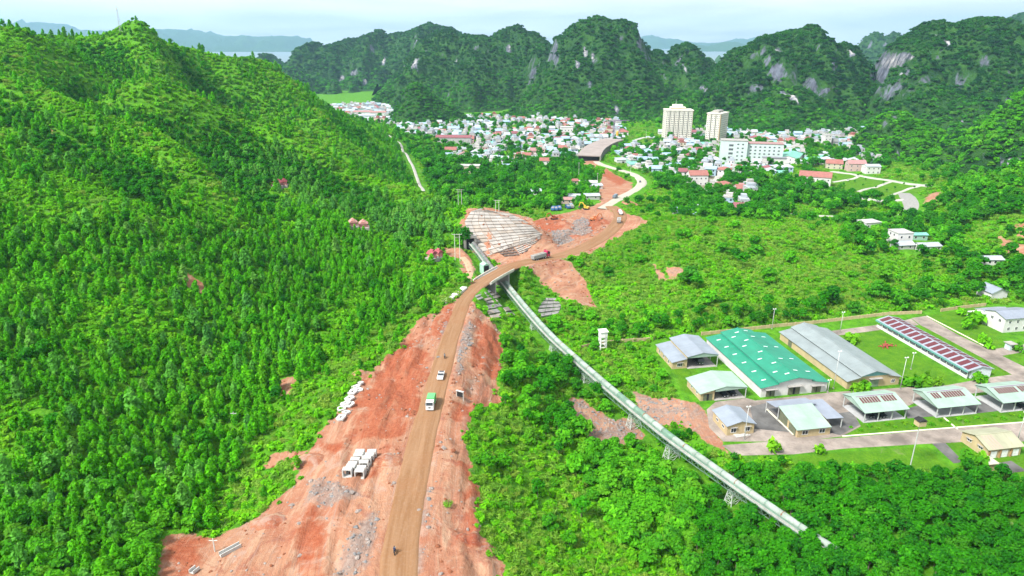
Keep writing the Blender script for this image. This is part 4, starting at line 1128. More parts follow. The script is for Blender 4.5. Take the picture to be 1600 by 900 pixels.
# --- three open vehicle sheds
for k, (px, lab) in enumerate((((1349,660), 'open mint roofed shed nearest the mint house with dark vehicles parked inside'), ((1462,652), 'empty open mint roofed shed in the middle of the row'), ((1563,644), 'open mint roofed shed cut by the right picture edge'))):
    W, L = 15.6, 11.0
    r = bldg('vehicle_shed', lab, 'shed', px, W, L, 'open vehicle sheds with maroon roof strips')
    e, rd = 4.2, 6.2
    a = roof_slab(r, 'roof', (-.9, -1.0, e - .2), (W + .3, -1.0, e - .2), (W + .3, L * .62, rd), (-.9, L * .62, rd), .1, M_LGREEN)
    b = roof_slab(r, 'roof', (-.9, L + .6, e + .4), (W + .3, L + .6, e + .4), (W + .3, L * .62, rd + .004), (-.9, L * .62, rd + .004), .1, M_LGREEN)
    mb = MB(); mb.prism([(-.8, e - .5), (L + .4, e), (L + .4, e + .35), (L * .62, rd - .05), (-.8, e - .25)], -.5, -.42, 'x'); mb.build('gable_panel', M_LGREEN, r)
    mb = MB(); mb.prism([(-.8, e - .5), (L + .4, e), (L + .4, e + .35), (L * .62, rd - .05), (-.8, e - .25)], W - .1, W - .02, 'x'); mb.build('gable_panel', M_LGREEN, r)
    for i in range(4):
        x = .1 + i * (W - .2) / 3
        post(r, x, 0, e, .13); post(r, x, L, e + .4, .13)
    mb = MB(); mb.box(-.2, W, -.4, L + .2, -.3, .14); mb.build('floor_slab', plain('shed_floor_concrete', (0.36, 0.36, 0.36), .85, .12, .2), r)
    sl = (rd - e + .2) / (L * .62 + 1.0); n = 13
    rp = MB(); rp.box(0, .68, 0, 2.7, 0, .05); rpm = rp.mesh('roof_strip', M_REDPANEL)
    for i in range(n):
        if (i * 7 + k) % 9 == 4: continue
        y = 3.2
        link_mesh('roof_strip', rpm, r, (1.2 + i * 1.02, y, e - .2 + sl * (y + 1.0) + .13), rot=(math.atan(sl), 0, 0))
    mb = MB(); y = 6.35; z = e - .2 + sl * (y + 1) + .13
    mb.add([(.4, y - .25, z - sl * .25), (W - .9, y - .25, z - sl * .25), (W - .9, y + .1, z + sl * .1), (.4, y + .1, z + sl * .1)], [(0, 1, 2, 3)]); 
    mb.build('ridge_strip', plain('dull_purple_sheet', (.2, .12, .2), .6), r)

# --- cream garage house with faded striped roof, and the little hut in front
W, L = 11.8, 10.2
r = bldg('house', 'cream garage house with faded yellow striped roof at lower right', 'house', (1541,717), W, L)
gable_walls(r, W, L, 3.5, 5.2, M_CREAM, along='x')
gable_roof(r, W, L, 3.5, 5.2, corrugated('faded_yellow_green_roof', (0.33, 0.325, 0.22), axis=0, stain=.5), .6, along='x')
s = 1.7 / (L / 2)
rp = MB(); rp.box(0, .5, 0, L / 2 + .2, 0, .03); rpm = rp.mesh('roof_sheet', corrugated('rusty_pink_sheet', (.42, .29, .24), axis=0, stain=.4))
for i in range(4): link_mesh('roof_sheet', rpm, r, (1.0 + i * 1.05, -.45, 3.5 - s * .45 + .16), rot=(math.atan(s), 0, 0))
for x in (1.0, 4.9, 8.8): door(r, x, 2.2, 2.5, M_WINF, canopy=False, name='garage_door'); 
for x in (.4, 4.3, 8.2): 
    m = MB(); m.box(x - .22, x + .22, -.35, -.002, -.3, 3.4); m.build('pier', plain('ochre_pier', (.36, .22, .10), .8), r)
for y in (2, 6.3): window(r, y, 1.9, 1.5, .8, side='left', shade=True)
W, L = 3.0, 3.4
r = bldg('hut', 'tiny cream hut with flat overhanging roof at lower right', 'hut', (1540,737), W, L)
mb = MB(); mb.box(0, W, 0, L, -.6, 2.6); mb.build('wall', M_CREAM, r)
mb = MB(); mb.box(-.7, W + .7, -.5, L + .5, 2.6, 2.78); mb.build('roof', plain('dusty_slab', (.46, .43, .33), .9, .1), r)

# --- white houses at the right edge
r = bldg('house', 'white single storey house with pale blue roof near right edge', 'house', (1541,501), 12, 7, z=PAD_Z)
gable_walls(r, 12, 7, 3.2, 4.4, M_WHITEWALL, along='x'); gable_roof(r, 12, 7, 3.2, 4.4, M_PALEBLUE, .4, along='x')
for x in (1.5, 5, 8.5): window(r, x, 1.2, 1.1, 1.1, shade=False)
mb = MB(); mb.box(-5, -.01, 1, 6, -.3, 2.8); mb.build('annex', M_WHITEWALL, r)
r = bldg('house', 'white two storey house with grey roof at the right edge', 'house', (1566,520), 16, 11, z=PAD_Z)
gable_walls(r, 16, 11, 6.6, 8.2, M_WHITEWALL, along='x'); gable_roof(r, 16, 11, 6.6, 8.2, M_GREYX, .5, along='x')
for x in (2, 6, 10, 13):
    window(r, x, 1.0, 1.2, 1.4, shade=False); window(r, x, 4.2, 1.2, 1.4, shade=False)
for y in (2, 6): window(r, y, 4.2, 1.2, 1.3, side='left', shade=False)
r = bldg('house', 'grey roofed house among trees behind the perimeter wall', 'house', (1548,468), 9, 9, z=-19.5)
gable_walls(r, 9, 9, 3.4, 5.4, M_WHITEWALL); gable_roof(r, 9, 9, 3.4, 5.4, M_GREYROOF, .6)
mb = MB()
r = empty('gatehouse', place(1577,548), CA, 'small mint blue gate booth by the side lane', 'booth')
mb.box(0, 2.6, 0, 2.6, -.3, 2.7); mb.build('wall', plain('mint_blue_wall', (.45, .60, .58), .8), r)
mb = MB(); mb.box(-.5, 3.1, -.5, 3.1, 2.7, 2.9); mb.build('roof', M_CONC, r); window(r, .7, 1.0, 1.2, 1.1, shade=False)

# --- perimeter wall
WALL_PX = [(905,546),(925,541),(955,537),(990,534),(1022,531)]
WALL_PX2 = [(1096,524),(1150,518),(1215,511),(1270,506),(1330,499),(1390,492),(1440,490)]
WALL_PX3 = [(1470,487),(1505,482),(1540,478)]
for px, lab in ((WALL_PX, 'low cream perimeter wall behind the white water tower'), (WALL_PX2, 'long cream perimeter wall behind the warehouses'), (WALL_PX3, 'short cream wall between lane and the white houses')):
    pts = [G(*p) for p in px]
    r = empty('perimeter_wall', tuple(pts[0]), 0, lab, 'wall')
    o = pts[0]
    for a, b in zip(pts[:-1], pts[1:]):
        n = max(1, int(np.hypot(*(b - a)[:2]) / 4.0))
        for i in range(n):
            p = a + (b - a) * i / n; q = a + (b - a) * (i + 1) / n
            zp, zq = gz(*p[:2]), gz(*q[:2])
            P0 = Vector((p[0] - o[0], p[1] - o[1], zp - o[2] + .55)); Q0 = Vector((q[0] - o[0], q[1] - o[1], zq - o[2] + .55))
            m = MB(); m.bar(P0, Q0, .22, 1.9); m.build('wall_panel', plain('ochre_cream_wall', (.47, .37, .21), .9, .1, .5, stain=.3), r)
            m = MB(); m.box(P0.x - .2, P0.x + .2, P0.y - .2, P0.y + .2, P0.z - .95, P0.z + 1.1); m.build('pillar', M_CREAM, r)

# --- white concrete water tower
p = G(941, 547)
r = empty('water_tower', tuple(p), CA, 'white concrete water tower with open framed legs by the wall', 'tower')
M_WT = plain('white_tower_paint', (.74, .73, .70), .8, .06, stain=.2)
for x in (-1.2, 1.2):
    for y in (-1.2, 1.2):
        m = MB(); m.box(x - .2, x + .2, y - .2, y + .2, -.6, 6.2); m.build('leg', M_WT, r)
for z in (1.6, 3.2, 4.7):
    m = MB(); m.box(-1.0, 1.0, -1.33, -1.07, z, z + .3); m.box(-1.0, 1.0, 1.07, 1.33, z, z + .3); m.box(-1.33, -1.07, -1.0, 1.0, z, z + .3); m.box(1.07, 1.33, -1.0, 1.0, z, z + .3); m.build('ring_beam', M_WT, r)
m = MB(); m.box(-1.45, 1.45, -1.45, 1.45, 6.2, 8.6); m.build('tank', M_WT, r)
m = MB(); m.box(-1.8, 1.8, -1.8, 1.8, 8.6, 8.8); m.build('lid', M_WT, r)
m = MB(); m.bar((1.0, -1.5, 0), (1.0, -1.5, 8.5), .06); m.bar((.6, -1.5, 0), (.6, -1.5, 8.5), .06)
for i in range(16): m.bar((.6, -1.5, .5 + i * .5), (1.0, -1.5, .5 + i * .5), .05)
m.build('ladder', M_STEEL, r)

# --- lamp posts
def lamp_post(px, h, label, arms=1, z=PAD_Z):
    p = at_z(*px, z)
    r = empty('lamp_post', (p[0], p[1], z), CA, label, 'lamp post', 'tall floodlight posts of the compound')
    m = MB(); m.tube((0, 0, -.3), (0, 0, h), .14, .07, 8); m.build('pole', M_STEEL, r, smooth=True)
    m = MB(); m.box(-.25, .25, -.25, .25, -.2, .35); m.build('base', M_CONC, r)
    m = MB(); m.bar((-.5, 0, h - .15), (.5, 0, h - .15), .08); m.build('arm', M_STEEL, r)
    for s_ in (-1, 1):
        m = MB(); m.box(s_ * .5 - .22, s_ * .5 + .22, -.2, .1, h - .1, h + .25); m.build('lamp_head', M_WINF, r)
lamp_post((1206,514), 9.5, 'floodlight post behind the emerald warehouse near the wall')
lamp_post((1312,521), 10, 'floodlight post at the far end of the grey warehouse')
lamp_post((1302,607), 15, 'floodlight post in the gap between the two big warehouses')
lamp_post((1406,609), 13, 'floodlight post at the front corner of the grey warehouse')
lamp_post((1423,577), 7, 'short floodlight post on the lawn by the barrack')
lamp_post((1293,613), 5, 'short post at the right corner of the emerald warehouse')
lamp_post((1589,691), 11, 'floodlight post by the compound road at right edge')
lamp_post((1163,687), 12, 'slim post on the grass by the small cream house')
p = G(1420, 738)
r = empty('pole_box', tuple(p), CA, 'tall thin pole carrying a cream box with dark roof over the road', 'pole')
m = MB(); m.tube((0, 0, -.4), (0, 0, 16.2), .16, .12, 8); m.build('pole', M_STEEL, r)
m = MB(); m.box(-1.25, 1.25, -1.0, 1.0, 16.2, 17.9); m.build('box', M_CREAM, r)
m = MB(); m.prism([(-1.5, 17.9), (1.5, 17.9), (0, 18.5)], -1.2, 1.2, 'y'); m.build('roof', M_DARK, r)
# ------------------------------------------------------------------ conveyor gallery on trestles
M_CVCOVER = plain('pale_mint_conveyor_cover', (0.27, 0.325, 0.28), 0.75, 0.16, 0.3, stain=0.6)
M_CVGREEN = plain('dull_green_conveyor_steel', (0.13, 0.215, 0.16), 0.6, 0.15, 0.5, stain=0.4)
M_CVRAIL = plain('off_white_steel', (0.42, 0.41, 0.37), 0.6, 0.12, 0.5)
M_CVOLD = plain('old_grey_conveyor_cover', (0.16, 0.16, 0.155), 0.7, 0.2, 0.4, stain=.5)
M_RUST = plain('rust_brown_steel', (0.22, 0.11, 0.06), 0.8, 0.2)
P, st = resample(CV, 5.0)
cv_root = empty('conveyor_gallery', (P[0][0], P[0][1], P[0][2]), 0, 'long pale green covered conveyor on steel trestles crossing the valley', 'conveyor')
O = Vector(P[0][:3])
def cv_frame(i):
    a = Vector(P[i][:3]) - O; b = Vector(P[i + 1][:3]) - O
    d = (b - a).normalized(); s = d.cross(Vector((0, 0, 1))).normalized(); u = s.cross(d)
    return a, b, d, s, u
rng = random.Random(5)
for i in range(len(P) - 1):
    a, b, d, s, u = cv_frame(i)
    # camera-side of the walk is -s or +s: the cover sits on the east side, the walk on the west
    e = s if s.x > 0 else -s
    # half-round cover, made of ribbed sheets
    m = MB(); g = 0.05; n = 9; R = 0.95
    for k in range(1):
        A = a + d * g; B = b - d * g
        ring = []
        for c in (A, B):
            for j in range(n):
                t = PI * j / (n - 1)
                ring.append(c + e * (0.55 + math.cos(t) * R) + u * (0.35 + math.sin(t) * R * 0.95))
        m.add(ring, [(j, j + 1, j + 1 + n, j + n) for j in range(n - 1)] + [tuple(range(n)), tuple(range(2 * n - 1, n - 1, -1))])
    beyond = P[i][1] > at_z(785, 438, -8.8)[1]
    cov = m.build('cover_panel', M_CVOLD if beyond else (M_CVCOVER if rng.random() > .12 else M_CVGREEN), cv_root, smooth=False)
    m = MB()
    for j in range(n - 1):
        t0, t1 = PI * j / (n - 1), PI * (j + 1) / (n - 1); r_ = R + .05
        q = [b + e * (0.55 + math.cos(t) * r_) + u * (0.35 + math.sin(t) * r_ * .95) for t in (t0, t1)]
        m.bar(q[0], q[1], .18 if rng.random() < .75 else .42, .06)
    m.build('joint_band', M_RUST if rng.random() < .4 else M_CVGREEN, cov)
    m = MB(); m.hexa([a - e * .95 + u * .05, a + e * 1.6 + u * .05, b + e * 1.6 + u * .05, b - e * .95 + u * .05], [a - e * .95 + u * .3, a + e * 1.6 + u * .3, b + e * 1.6 + u * .3, b - e * .95 + u * .3]); m.build('belt_deck', M_CVGREEN, cv_root)
    m = MB(); m.hexa([a - e * 2.0 - u * .1, a - e * .96 - u * .1, b - e * .96 - u * .1, b - e * 2.0 - u * .1], [a - e * 2.0, a - e * .96, b - e * .96, b - e * 2.0]); m.build('walkway', M_CVRAIL, cv_root)
    m = MB()
    m.bar(a - e * 2.0 + u * 1.0, b - e * 2.0 + u * 1.0, .09); m.bar(a - e * 2.0 + u * .5, b - e * 2.0 + u * .5, .06)
    for k in range(3):
        q = a + (b - a) * (k / 3); m.bar(q - e * 2.0, q - e * 2.0 + u * 1.0, .07)
    m.build('handrail', M_CVRAIL, cv_root)
    m = MB()
    for sd_ in (-1.95, 1.55):
        lo = -1.5
        m.bar(a + e * sd_ + u * lo, b + e * sd_ + u * lo, .16); m.bar(a + e * sd_, b + e * sd_, .18)
        for k in range(2):
            q0 = a + (b - a) * (k / 2); q1 = a + (b - a) * ((k + .5) / 2); q2 = a + (b - a) * ((k + 1) / 2)
            m.bar(q0 + e * sd_, q1 + e * sd_ + u * lo, .1); m.bar(q1 + e * sd_ + u * lo, q2 + e * sd_, .1)
    m.bar(a - e * 1.95 + u * -1.5, a + e * 1.55 + u * -1.5, .1); m.bar(a - e * 1.95 + u * -1.5, b + e * 1.55 + u * -1.5, .08)
    m.build('truss', M_CVGREEN, cv_root)
M_TRES = plain('pale_galvanised_trestle', (0.46, 0.50, 0.46), 0.6, 0.08)
def trestle(px):
    # nearest station by photo column
    best = min(range(len(P)), key=lambda i: abs(800 + FPX * P[i][0] / (P[i][1] * CT - (P[i][2] - CAM_Z) * ST) - px))
    c = P[best]; t = P[min(best + 1, len(P) - 1)][:2] - P[max(best - 1, 0)][:2]; t = t / np.hypot(*t); n_ = np.array([t[1], -t[0]])
    base = gz(c[0], c[1]); h = c[2] - 1.6 - base
    if h < 1.5: return
    EXCL.append(rect_plan(np.array([c[0] - 4, c[1] - 9]), 8, 12, 0, 0))
    tr = MB(); leg = []
    C = Vector((c[0], c[1], base)) - O
    T = Vector((t[0], t[1], 0)); N = Vector((n_[0], n_[1], 0))
    top, bot = [], []
    for sa in (-1, 1):
        for sb in (-1, 1):
            bot.append(C + T * sa * (1.0 + h * .10) + N * sb * (1.7 + h * .13) - Vector((0, 0, .8)))
            top.append(C + T * sa * .7 + N * sb * 1.5 + Vector((0, 0, h)))
    r = empty('support_tower', tuple(C), 0, parent=cv_root)
    def L_(v): return v - C
    for i in range(4):
        m = MB(); m.bar(L_(bot[i]), L_(top[i]), .2); m.build('leg', M_TRES, r)
    m = MB(); nl = max(3, int(h / 1.6))
    for (i, j) in ((0, 1), (1, 3), (3, 2), (2, 0)):
        for k in range(nl):
            f0, f1 = k / nl, (k + 1) / nl
            p0 = bot[i].lerp(top[i], f0); p1 = bot[j].lerp(top[j], f1); p2 = bot[j].lerp(top[j], f0); p3 = bot[i].lerp(top[i], f1)
            m.bar(L_(p0), L_(p1), .09); m.bar(L_(p2), L_(p3), .09); m.bar(L_(p3), L_(p1), .1)
    m.build('bracing', M_TRES, r)
for px in (1158, 1046, 985, 918, 866, 833): trestle(px)
EXCL.append([np.array(q) for q in [(P[i][0] + sgn * 1.6, P[i][1]) for sgn, rr in ((1, range(len(P))), (-1, range(len(P) - 1, -1, -1))) for i in rr]])

# transfer hood where the conveyor dives below the road
p = at_z(757, 415, -4.6)
r = empty('conveyor_hood', (p[0], p[1], gz(p[0], p[1])), 0.6, 'small mint green hood over the conveyor before the road bridge', 'hood')
m = MB(); hh = -3.0 - gz(p[0], p[1]); m.prism([(-1.7, -.5), (1.7, -.5), (1.7, hh - .8), (0, hh), (-1.7, hh - .8)], -1.8, 1.8, 'y'); m.build('shell', plain('mint_hood_sheet', (.33, .55, .42), .5), r)
m = MB(); m.box(-1.4, 1.4, -1.9, -1.81, .5, max(1.0, hh - 1.2)); m.build('opening', M_DARK, r)

# dark tunnel portal at the hill end of the conveyor
p = at_z(735, 377, -2.6)
r = empty('tunnel_portal', (p[0], p[1], -6.0), 0.35, 'dark concrete portal where the conveyor enters the hill', 'portal')
m = MB(); m.box(-3.4, -2.3, 0, 2.5, -2, 6.2); m.box(2.3, 3.4, 0, 2.5, -2, 6.2); m.build('side_wall', M_CONC, r)
m = MB(); m.box(-3.6, 3.6, -.2, 2.5, 5.0, 6.4); m.build('lintel', M_CONC, r)
m = MB(); m.box(-2.3, 2.3, 1.2, 2.4, -2, 5.0); m.build('shaft', M_DARK, r)

# ------------------------------------------------------------------ road bridge over the conveyor cutting
bs, bo, bz, bw = line_coords(RP, [at_z(770, 429, -3)[0]], [at_z(770, 429, -3)[1]])
RPr, Rs = resample(RP, 1.0)
ib = int(bs[0]); 
i0, i1 = max(0, ib - 13), min(len(RPr) - 1, ib + 13)
br = empty('road_bridge', tuple(RPr[ib][:3]), 0, 'concrete bridge carrying the dirt road over the conveyor', 'bridge')
OB = Vector(RPr[ib][:3])
def road_frame(i):
    a = Vector(RPr[i][:3]); b = Vector(RPr[min(i + 1, len(RPr) - 1)][:3]) if i < len(RPr) - 1 else Vector(RPr[i][:3]) * 2 - Vector(RPr[i - 1][:3])
    d = (b - a).normalized(); return a, d, Vector((d.y, -d.x, 0)).normalized()
m = MB(); kerbs = {1: MB(), -1: MB()}
for i in range(i0, i1):
    a, d, s = road_frame(i); b, d2, s2 = road_frame(i + 1)
    hw, hw2 = RPr[i][3] + .5, RPr[i + 1][3] + .5
    a = a - OB; b = b - OB
    m.hexa([a - s * hw - Vector((0, 0, 1.1)), a + s * hw - Vector((0, 0, 1.1)), b + s2 * hw2 - Vector((0, 0, 1.1)), b - s2 * hw2 - Vector((0, 0, 1.1))], [a - s * hw - Vector((0, 0, .12)), a + s * hw - Vector((0, 0, .12)), b + s2 * hw2 - Vector((0, 0, .12)), b - s2 * hw2 - Vector((0, 0, .12))])
    for sg in (1, -1):
        kerbs[sg].bar(a + s * sg * (hw + .2) + Vector((0, 0, .1)), b + s2 * sg * (hw2 + .2) + Vector((0, 0, .1)), .35, 1.1)
m.build('deck', M_CONC, br)
for sg in (1, -1): kerbs[sg].build('parapet', plain('pale_parapet_concrete', (.56, .52, .45), .9, .1, stain=.2), br)
for k, i in enumerate((ib - 7, ib + 8)):
    a, d, s = road_frame(i); a = a - OB; hw = RPr[i][3] + .4
    m = MB(); z0 = Vector((0, 0, -7.5)); z1 = Vector((0, 0, -1.12))
    m.hexa([a - s * hw - d * .5 + z0, a + s * hw - d * .5 + z0, a + s * hw + d * .5 + z0, a - s * hw + d * .5 + z0], [a - s * hw - d * .5 + z1, a + s * hw - d * .5 + z1, a + s * hw + d * .5 + z1, a - s * hw + d * .5 + z1]); m.build('abutment', M_CONC, br)
# white retaining strip on the outer bend
pts = [G(*q) for q in ((693,474),(706,466),(716,459),(726,451))]
r = empty('retaining_wall', tuple(pts[0]), 0, 'white concrete retaining wall on the outer bend of the road', 'wall')
for a, b in zip(pts[:-1], pts[1:]):
    m = MB(); A = Vector(a - pts[0]); B = Vector(b - pts[0]); m.bar(A + Vector((0, 0, .3)), B + Vector((0, 0, .3)), 2.4, 1.3); m.build('wall_block', plain('white_concrete', (.62, .61, .58), .9, .06, stain=.2), r)

# ------------------------------------------------------------------ slope paving (stepped concrete panels)
M_SLAB = plain('pale_slope_concrete', (0.335, 0.305, 0.275), 0.9, 0.14, 0.2, stain=0.25)
M_SLAB2 = plain('warm_slope_concrete', (0.30, 0.255, 0.215), 0.9, 0.12, 0.2, stain=0.25)
M_SLABD = plain('dark_rubble_panel', (0.13, 0.10, 0.085), 0.95, 0.2, 0.4)
M_SLABG = plain('grey_stone_pitching', (0.24, 0.23, 0.22), 0.95, 0.25, 0.5, stain=.3)
def lerp_line(L, t):
    L = np.array(L, float); k = t * (len(L) - 1); i = min(int(k), len(L) - 2); return L[i] + (L[i + 1] - L[i]) * (k - i)
def slope_paving(label, left, right, rows, cols, lo=0.2, hi=0.55, gap=0.05, mats=None, skip=None, cgap=.06):
    base = G(*np.mean([lerp_line(left, .5), lerp_line(right, .5)], 0))
    r = empty('slope_paving', tuple(base), 0, label, 'slope paving')
    rg = random.Random(hash(label) % 1000 if False else len(label))
    for i in range(rows):
        t0, t1 = i / rows, (i + 1 - gap) / rows
        for j in range(cols):
            if skip and skip(i / rows, j / cols): continue
            u0, u1 = j / cols, (j + 1 - cgap) / cols
            c = []
            for (t, u_) in ((t0, u0), (t0, u1), (t1, u1), (t1, u0)):
                px = lerp_line(left, t) * (1 - u_) + lerp_line(right, t) * u_
                c.append(Vector(G(*px) - base))
            n = (c[1] - c[0]).cross(c[2] - c[0])
            if n.length < 1e-6: continue
            n.normalize()
            if n.z < 0: n = -n
            h = [lo, lo, hi, hi]
            m = MB(); m.hexa([q - n * .4 for q in c], [q + n * k for q, k in zip(c, h)])
            o = m.build('slope_panel', (mats or [M_SLAB, M_SLAB, M_SLAB2])[rg.randrange(len(mats or [0, 0, 0]))], r)
            if n.z < 0: pass
    EXCL.append([G(*q)[:2] for q in list(left) + list(right)[::-1]])
    return r
slope_paving('pale stepped concrete slope paving on the cut hillock left of the red truck', [(752,326),(736,331),(726,347),(731,364),(741,381),(763,400)], [(772,331),(797,334),(822,346),(836,358),(848,367),(836,374)], 15, 9)
slope_paving('dense pale concrete ribs at the toe of the paved hillock', [(800,380),(803,385),(808,392),(812,398)], [(842,368),(846,372),(836,380),(818,396)], 7, 3, gap=.3, mats=[M_SLAB])
slope_paving('dark brown lattice panel beneath the paved hillock', [(784,385),(776,393),(790,402)], [(799,381),(804,388),(813,400)], 6, 5, gap=.25, cgap=.2, mats=[M_SLABD])
slope_paving('weathered grey stone pitching below the road bend', [(742,463),(752,475),(770,500)], [(770,450),(785,468),(806,495)], 7, 4, gap=.2, mats=[M_SLABG, M_SLABG, M_SLAB2], skip=lambda a, b: (int(a * 7) * 5 + int(b * 4) * 3) % 7 in (1, 3))
slope_paving('grey stone pitching patch on the slope under the truck', [(852,466),(842,480),(838,498)], [(868,466),(878,478),(872,492)], 5, 3, gap=.15, mats=[M_SLABG])

# ------------------------------------------------------------------ concrete box culverts, frames and troughs on the soil
M_WCON = plain('fresh_white_concrete', (0.47, 0.46, 0.435), 0.85, 0.06, 0.6, stain=0.15)
def box_culvert_mesh(w, h, l, t):
    m = MB()
    c_ = .1; o = [(0, c_), (c_, 0), (w - c_, 0), (w, c_), (w, h - c_), (w - c_, h), (c_, h), (0, h - c_)]
    k = .22; i_ = [(t, t + k), (t + k, t), (w - t - k, t), (w - t, t + k), (w - t, h - t - k), (w - t - k, h - t), (t + k, h - t), (t, h - t - k)]
    v = [(x, 0, z) for x, z in o] + [(x, 0, z) for x, z in i_] + [(x, l, z) for x, z in o] + [(x, l, z) for x, z in i_]
    f = []
    for a in range(8):
        b = (a + 1) % 8
        f += [(a, b, b + 8, a + 8), (a + 16, a + 24, b + 24, b + 16), (a, a + 16, b + 16, b), (a + 8, b + 8, b + 24, a + 24)]
    m.add(v, f); return m.mesh('box_culvert', M_WCON)
cul = box_culvert_mesh(2.35, 2.35, 1.3, .24)
p0 = G(556, 746); rg = random.Random(3)
k = 0
LAB = {0: 'front left concrete box culvert section with open mouth', 6: 'front right concrete box culvert section with open mouth'}
for col in range(2):
    for i in range(6):
        x = p0[0] - 3.2 + col * 2.8 + i * .3 + rg.uniform(-.15, .15); y = p0[1] + i * 1.55 + col * .2 + rg.uniform(-.1, .1)
        z = min(gz(x + a, y + b) for a in (0, 2.35) for b in (0, 1.4)) 
        o = link_mesh('box_culvert', cul, None, (x, y, z + .02), rg.uniform(-.07, .04))
        lab = LAB.get(k, ('concrete box culvert section in the %s row of the stack, %s from the front' % (('left', 'right')[col], ('', 'second', 'third', 'fourth', 'fifth', 'last')[i])))
        set_props(o, lab, 'culvert', 'white concrete box culverts lined up on the soil'); k += 1
def hex_frame_mesh():
    m = MB(); n = 6; ro_, ri = (1.9, 1.25), (.7, .32)
    v = []
    for z in (0, .55):
        for (a, b) in (ro_, ri):
            for i in range(n):
                t = 2 * PI * i / n; v.append(((abs(math.cos(t)) ** .6) * math.copysign(1, math.cos(t)) * a, (abs(math.sin(t)) ** .6) * math.copysign(1, math.sin(t)) * b, z))
    f = []
    for i in range(n):
        j = (i + 1) % n
        f += [(i, j, j + 12, i + 12), (i + 6, i + 18, j + 18, j + 6), (i + 12, j + 12, j + 18, i + 18), (i, i + 6, j + 6, j)]
    m.add(v, f); return m.mesh('concrete_frame', M_WCON)
hexm = hex_frame_mesh()
FR = [(563,600),(556,606),(560,611),(551,614),(546,624),(540,632),(547,634),(534,640),(541,646),(533,654)]
ORD = ['farthest','second','third','fourth','fifth','sixth','seventh','eighth','ninth','nearest']
for i, q in enumerate(FR):
    p = G(*q)
    o = link_mesh('concrete_frame', hexm, None, (p[0], p[1], p[2] + .05), rg.uniform(.3, 1.3), scale=(rg.uniform(.6, .95), rg.uniform(.7, 1.0), 1))
    o.rotation_euler = (rg.uniform(-.12, .12), rg.uniform(-.12, .12), o.rotation_euler[2])
    set_props(o, '%s white hexagonal concrete frame dumped along the left soil edge' % ORD[i], 'concrete frame', 'white concrete frames along the soil edge')
def trough(label, a, b):
    p, q = Vector(G(*a)), Vector(G(*b)); d = q - p; l = d.length; d.normalize(); s = Vector((-d.y, d.x, 0)).normalized()
    m = MB()
    for (o0, o1, z0, z1) in ((-.6, .6, 0, .12), (-.6, -.45, .12, .8), (.45, .6, .12, .8)):
        m.hexa([s * o0 + Vector((0, 0, z0)), s * o1 + Vector((0, 0, z0)), d * l + s * o1 + Vector((0, 0, z0)), d * l + s * o0 + Vector((0, 0, z0))], [s * o0 + Vector((0, 0, z1)), s * o1 + Vector((0, 0, z1)), d * l + s * o1 + Vector((0, 0, z1)), d * l + s * o0 + Vector((0, 0, z1))])
    o = m.build('drain_trough', M_WCON, None, loc=tuple(p + Vector((0, 0, .1)))); set_props(o, label, 'trough')
trough('long white concrete drain trough on the soil at lower left', (344, 870), (376, 853))
trough('short white concrete drain trough at the bottom edge', (299, 897), (309, 889))
# site kiosk board right of the road
p = G(719, 624)
r = empty('notice_board', tuple(p), -.5, 'dark framed notice board standing on red soil right of the road', 'board')
m = MB(); m.box(-1.1, 1.1, -.06, .06, .9, 2.6); m.build('panel', M_DARK, r)
for x in (-1.15, 1.15):
    m = MB(); m.box(x - .08, x + .08, -.08, .08, -.3, 2.8); m.build('post', M_WCON, r)
m = MB(); m.box(-1.3, 1.3, -.3, .3, 2.7, 2.85); m.build('roof', M_WCON, r)

# ------------------------------------------------------------------ vehicles
M_TYRE = plain('tyre_rubber', (0.03, 0.03, 0.03), 0.9, 0.1)
M_CHAS = plain('chassis_grey', (0.07, 0.07, 0.075), 0.7, 0.1)
def paint(name, col): return plain('paint_' + name, col, 0.35, 0.05, 0.6, stain=0.12, spec=0.5)
def wheel(root, x, y, r=.5, w=.35):
    m = MB(); m.tube((x, y - w / 2, r), (x, y + w / 2, r), r, r, 12); o = m.build('wheel', M_TYRE, root)
    m = MB(); sg = 1 if y > 0 else -1; m.tube((x, y + sg * (w / 2 - .05), r), (x, y + sg * (w / 2 + .03), r), r * .55, r * .5, 10); m.build('rim', M_STEEL, o)
def on_road(px, line=None, lift=.13, side=0.0):
    Ln = RP if line is None else line
    p = G(*px); s, o, z, w = line_coords(Ln, [p[0]], [p[1]])
    Pr, Sr = resample(Ln, 1.0); i = min(int(s[0]), len(Pr) - 2)
    d = Pr[i + 1] - Pr[i]; hd = math.atan2(d[1], d[0])
    return (p[0], p[1], float(z[0]) + lift), hd
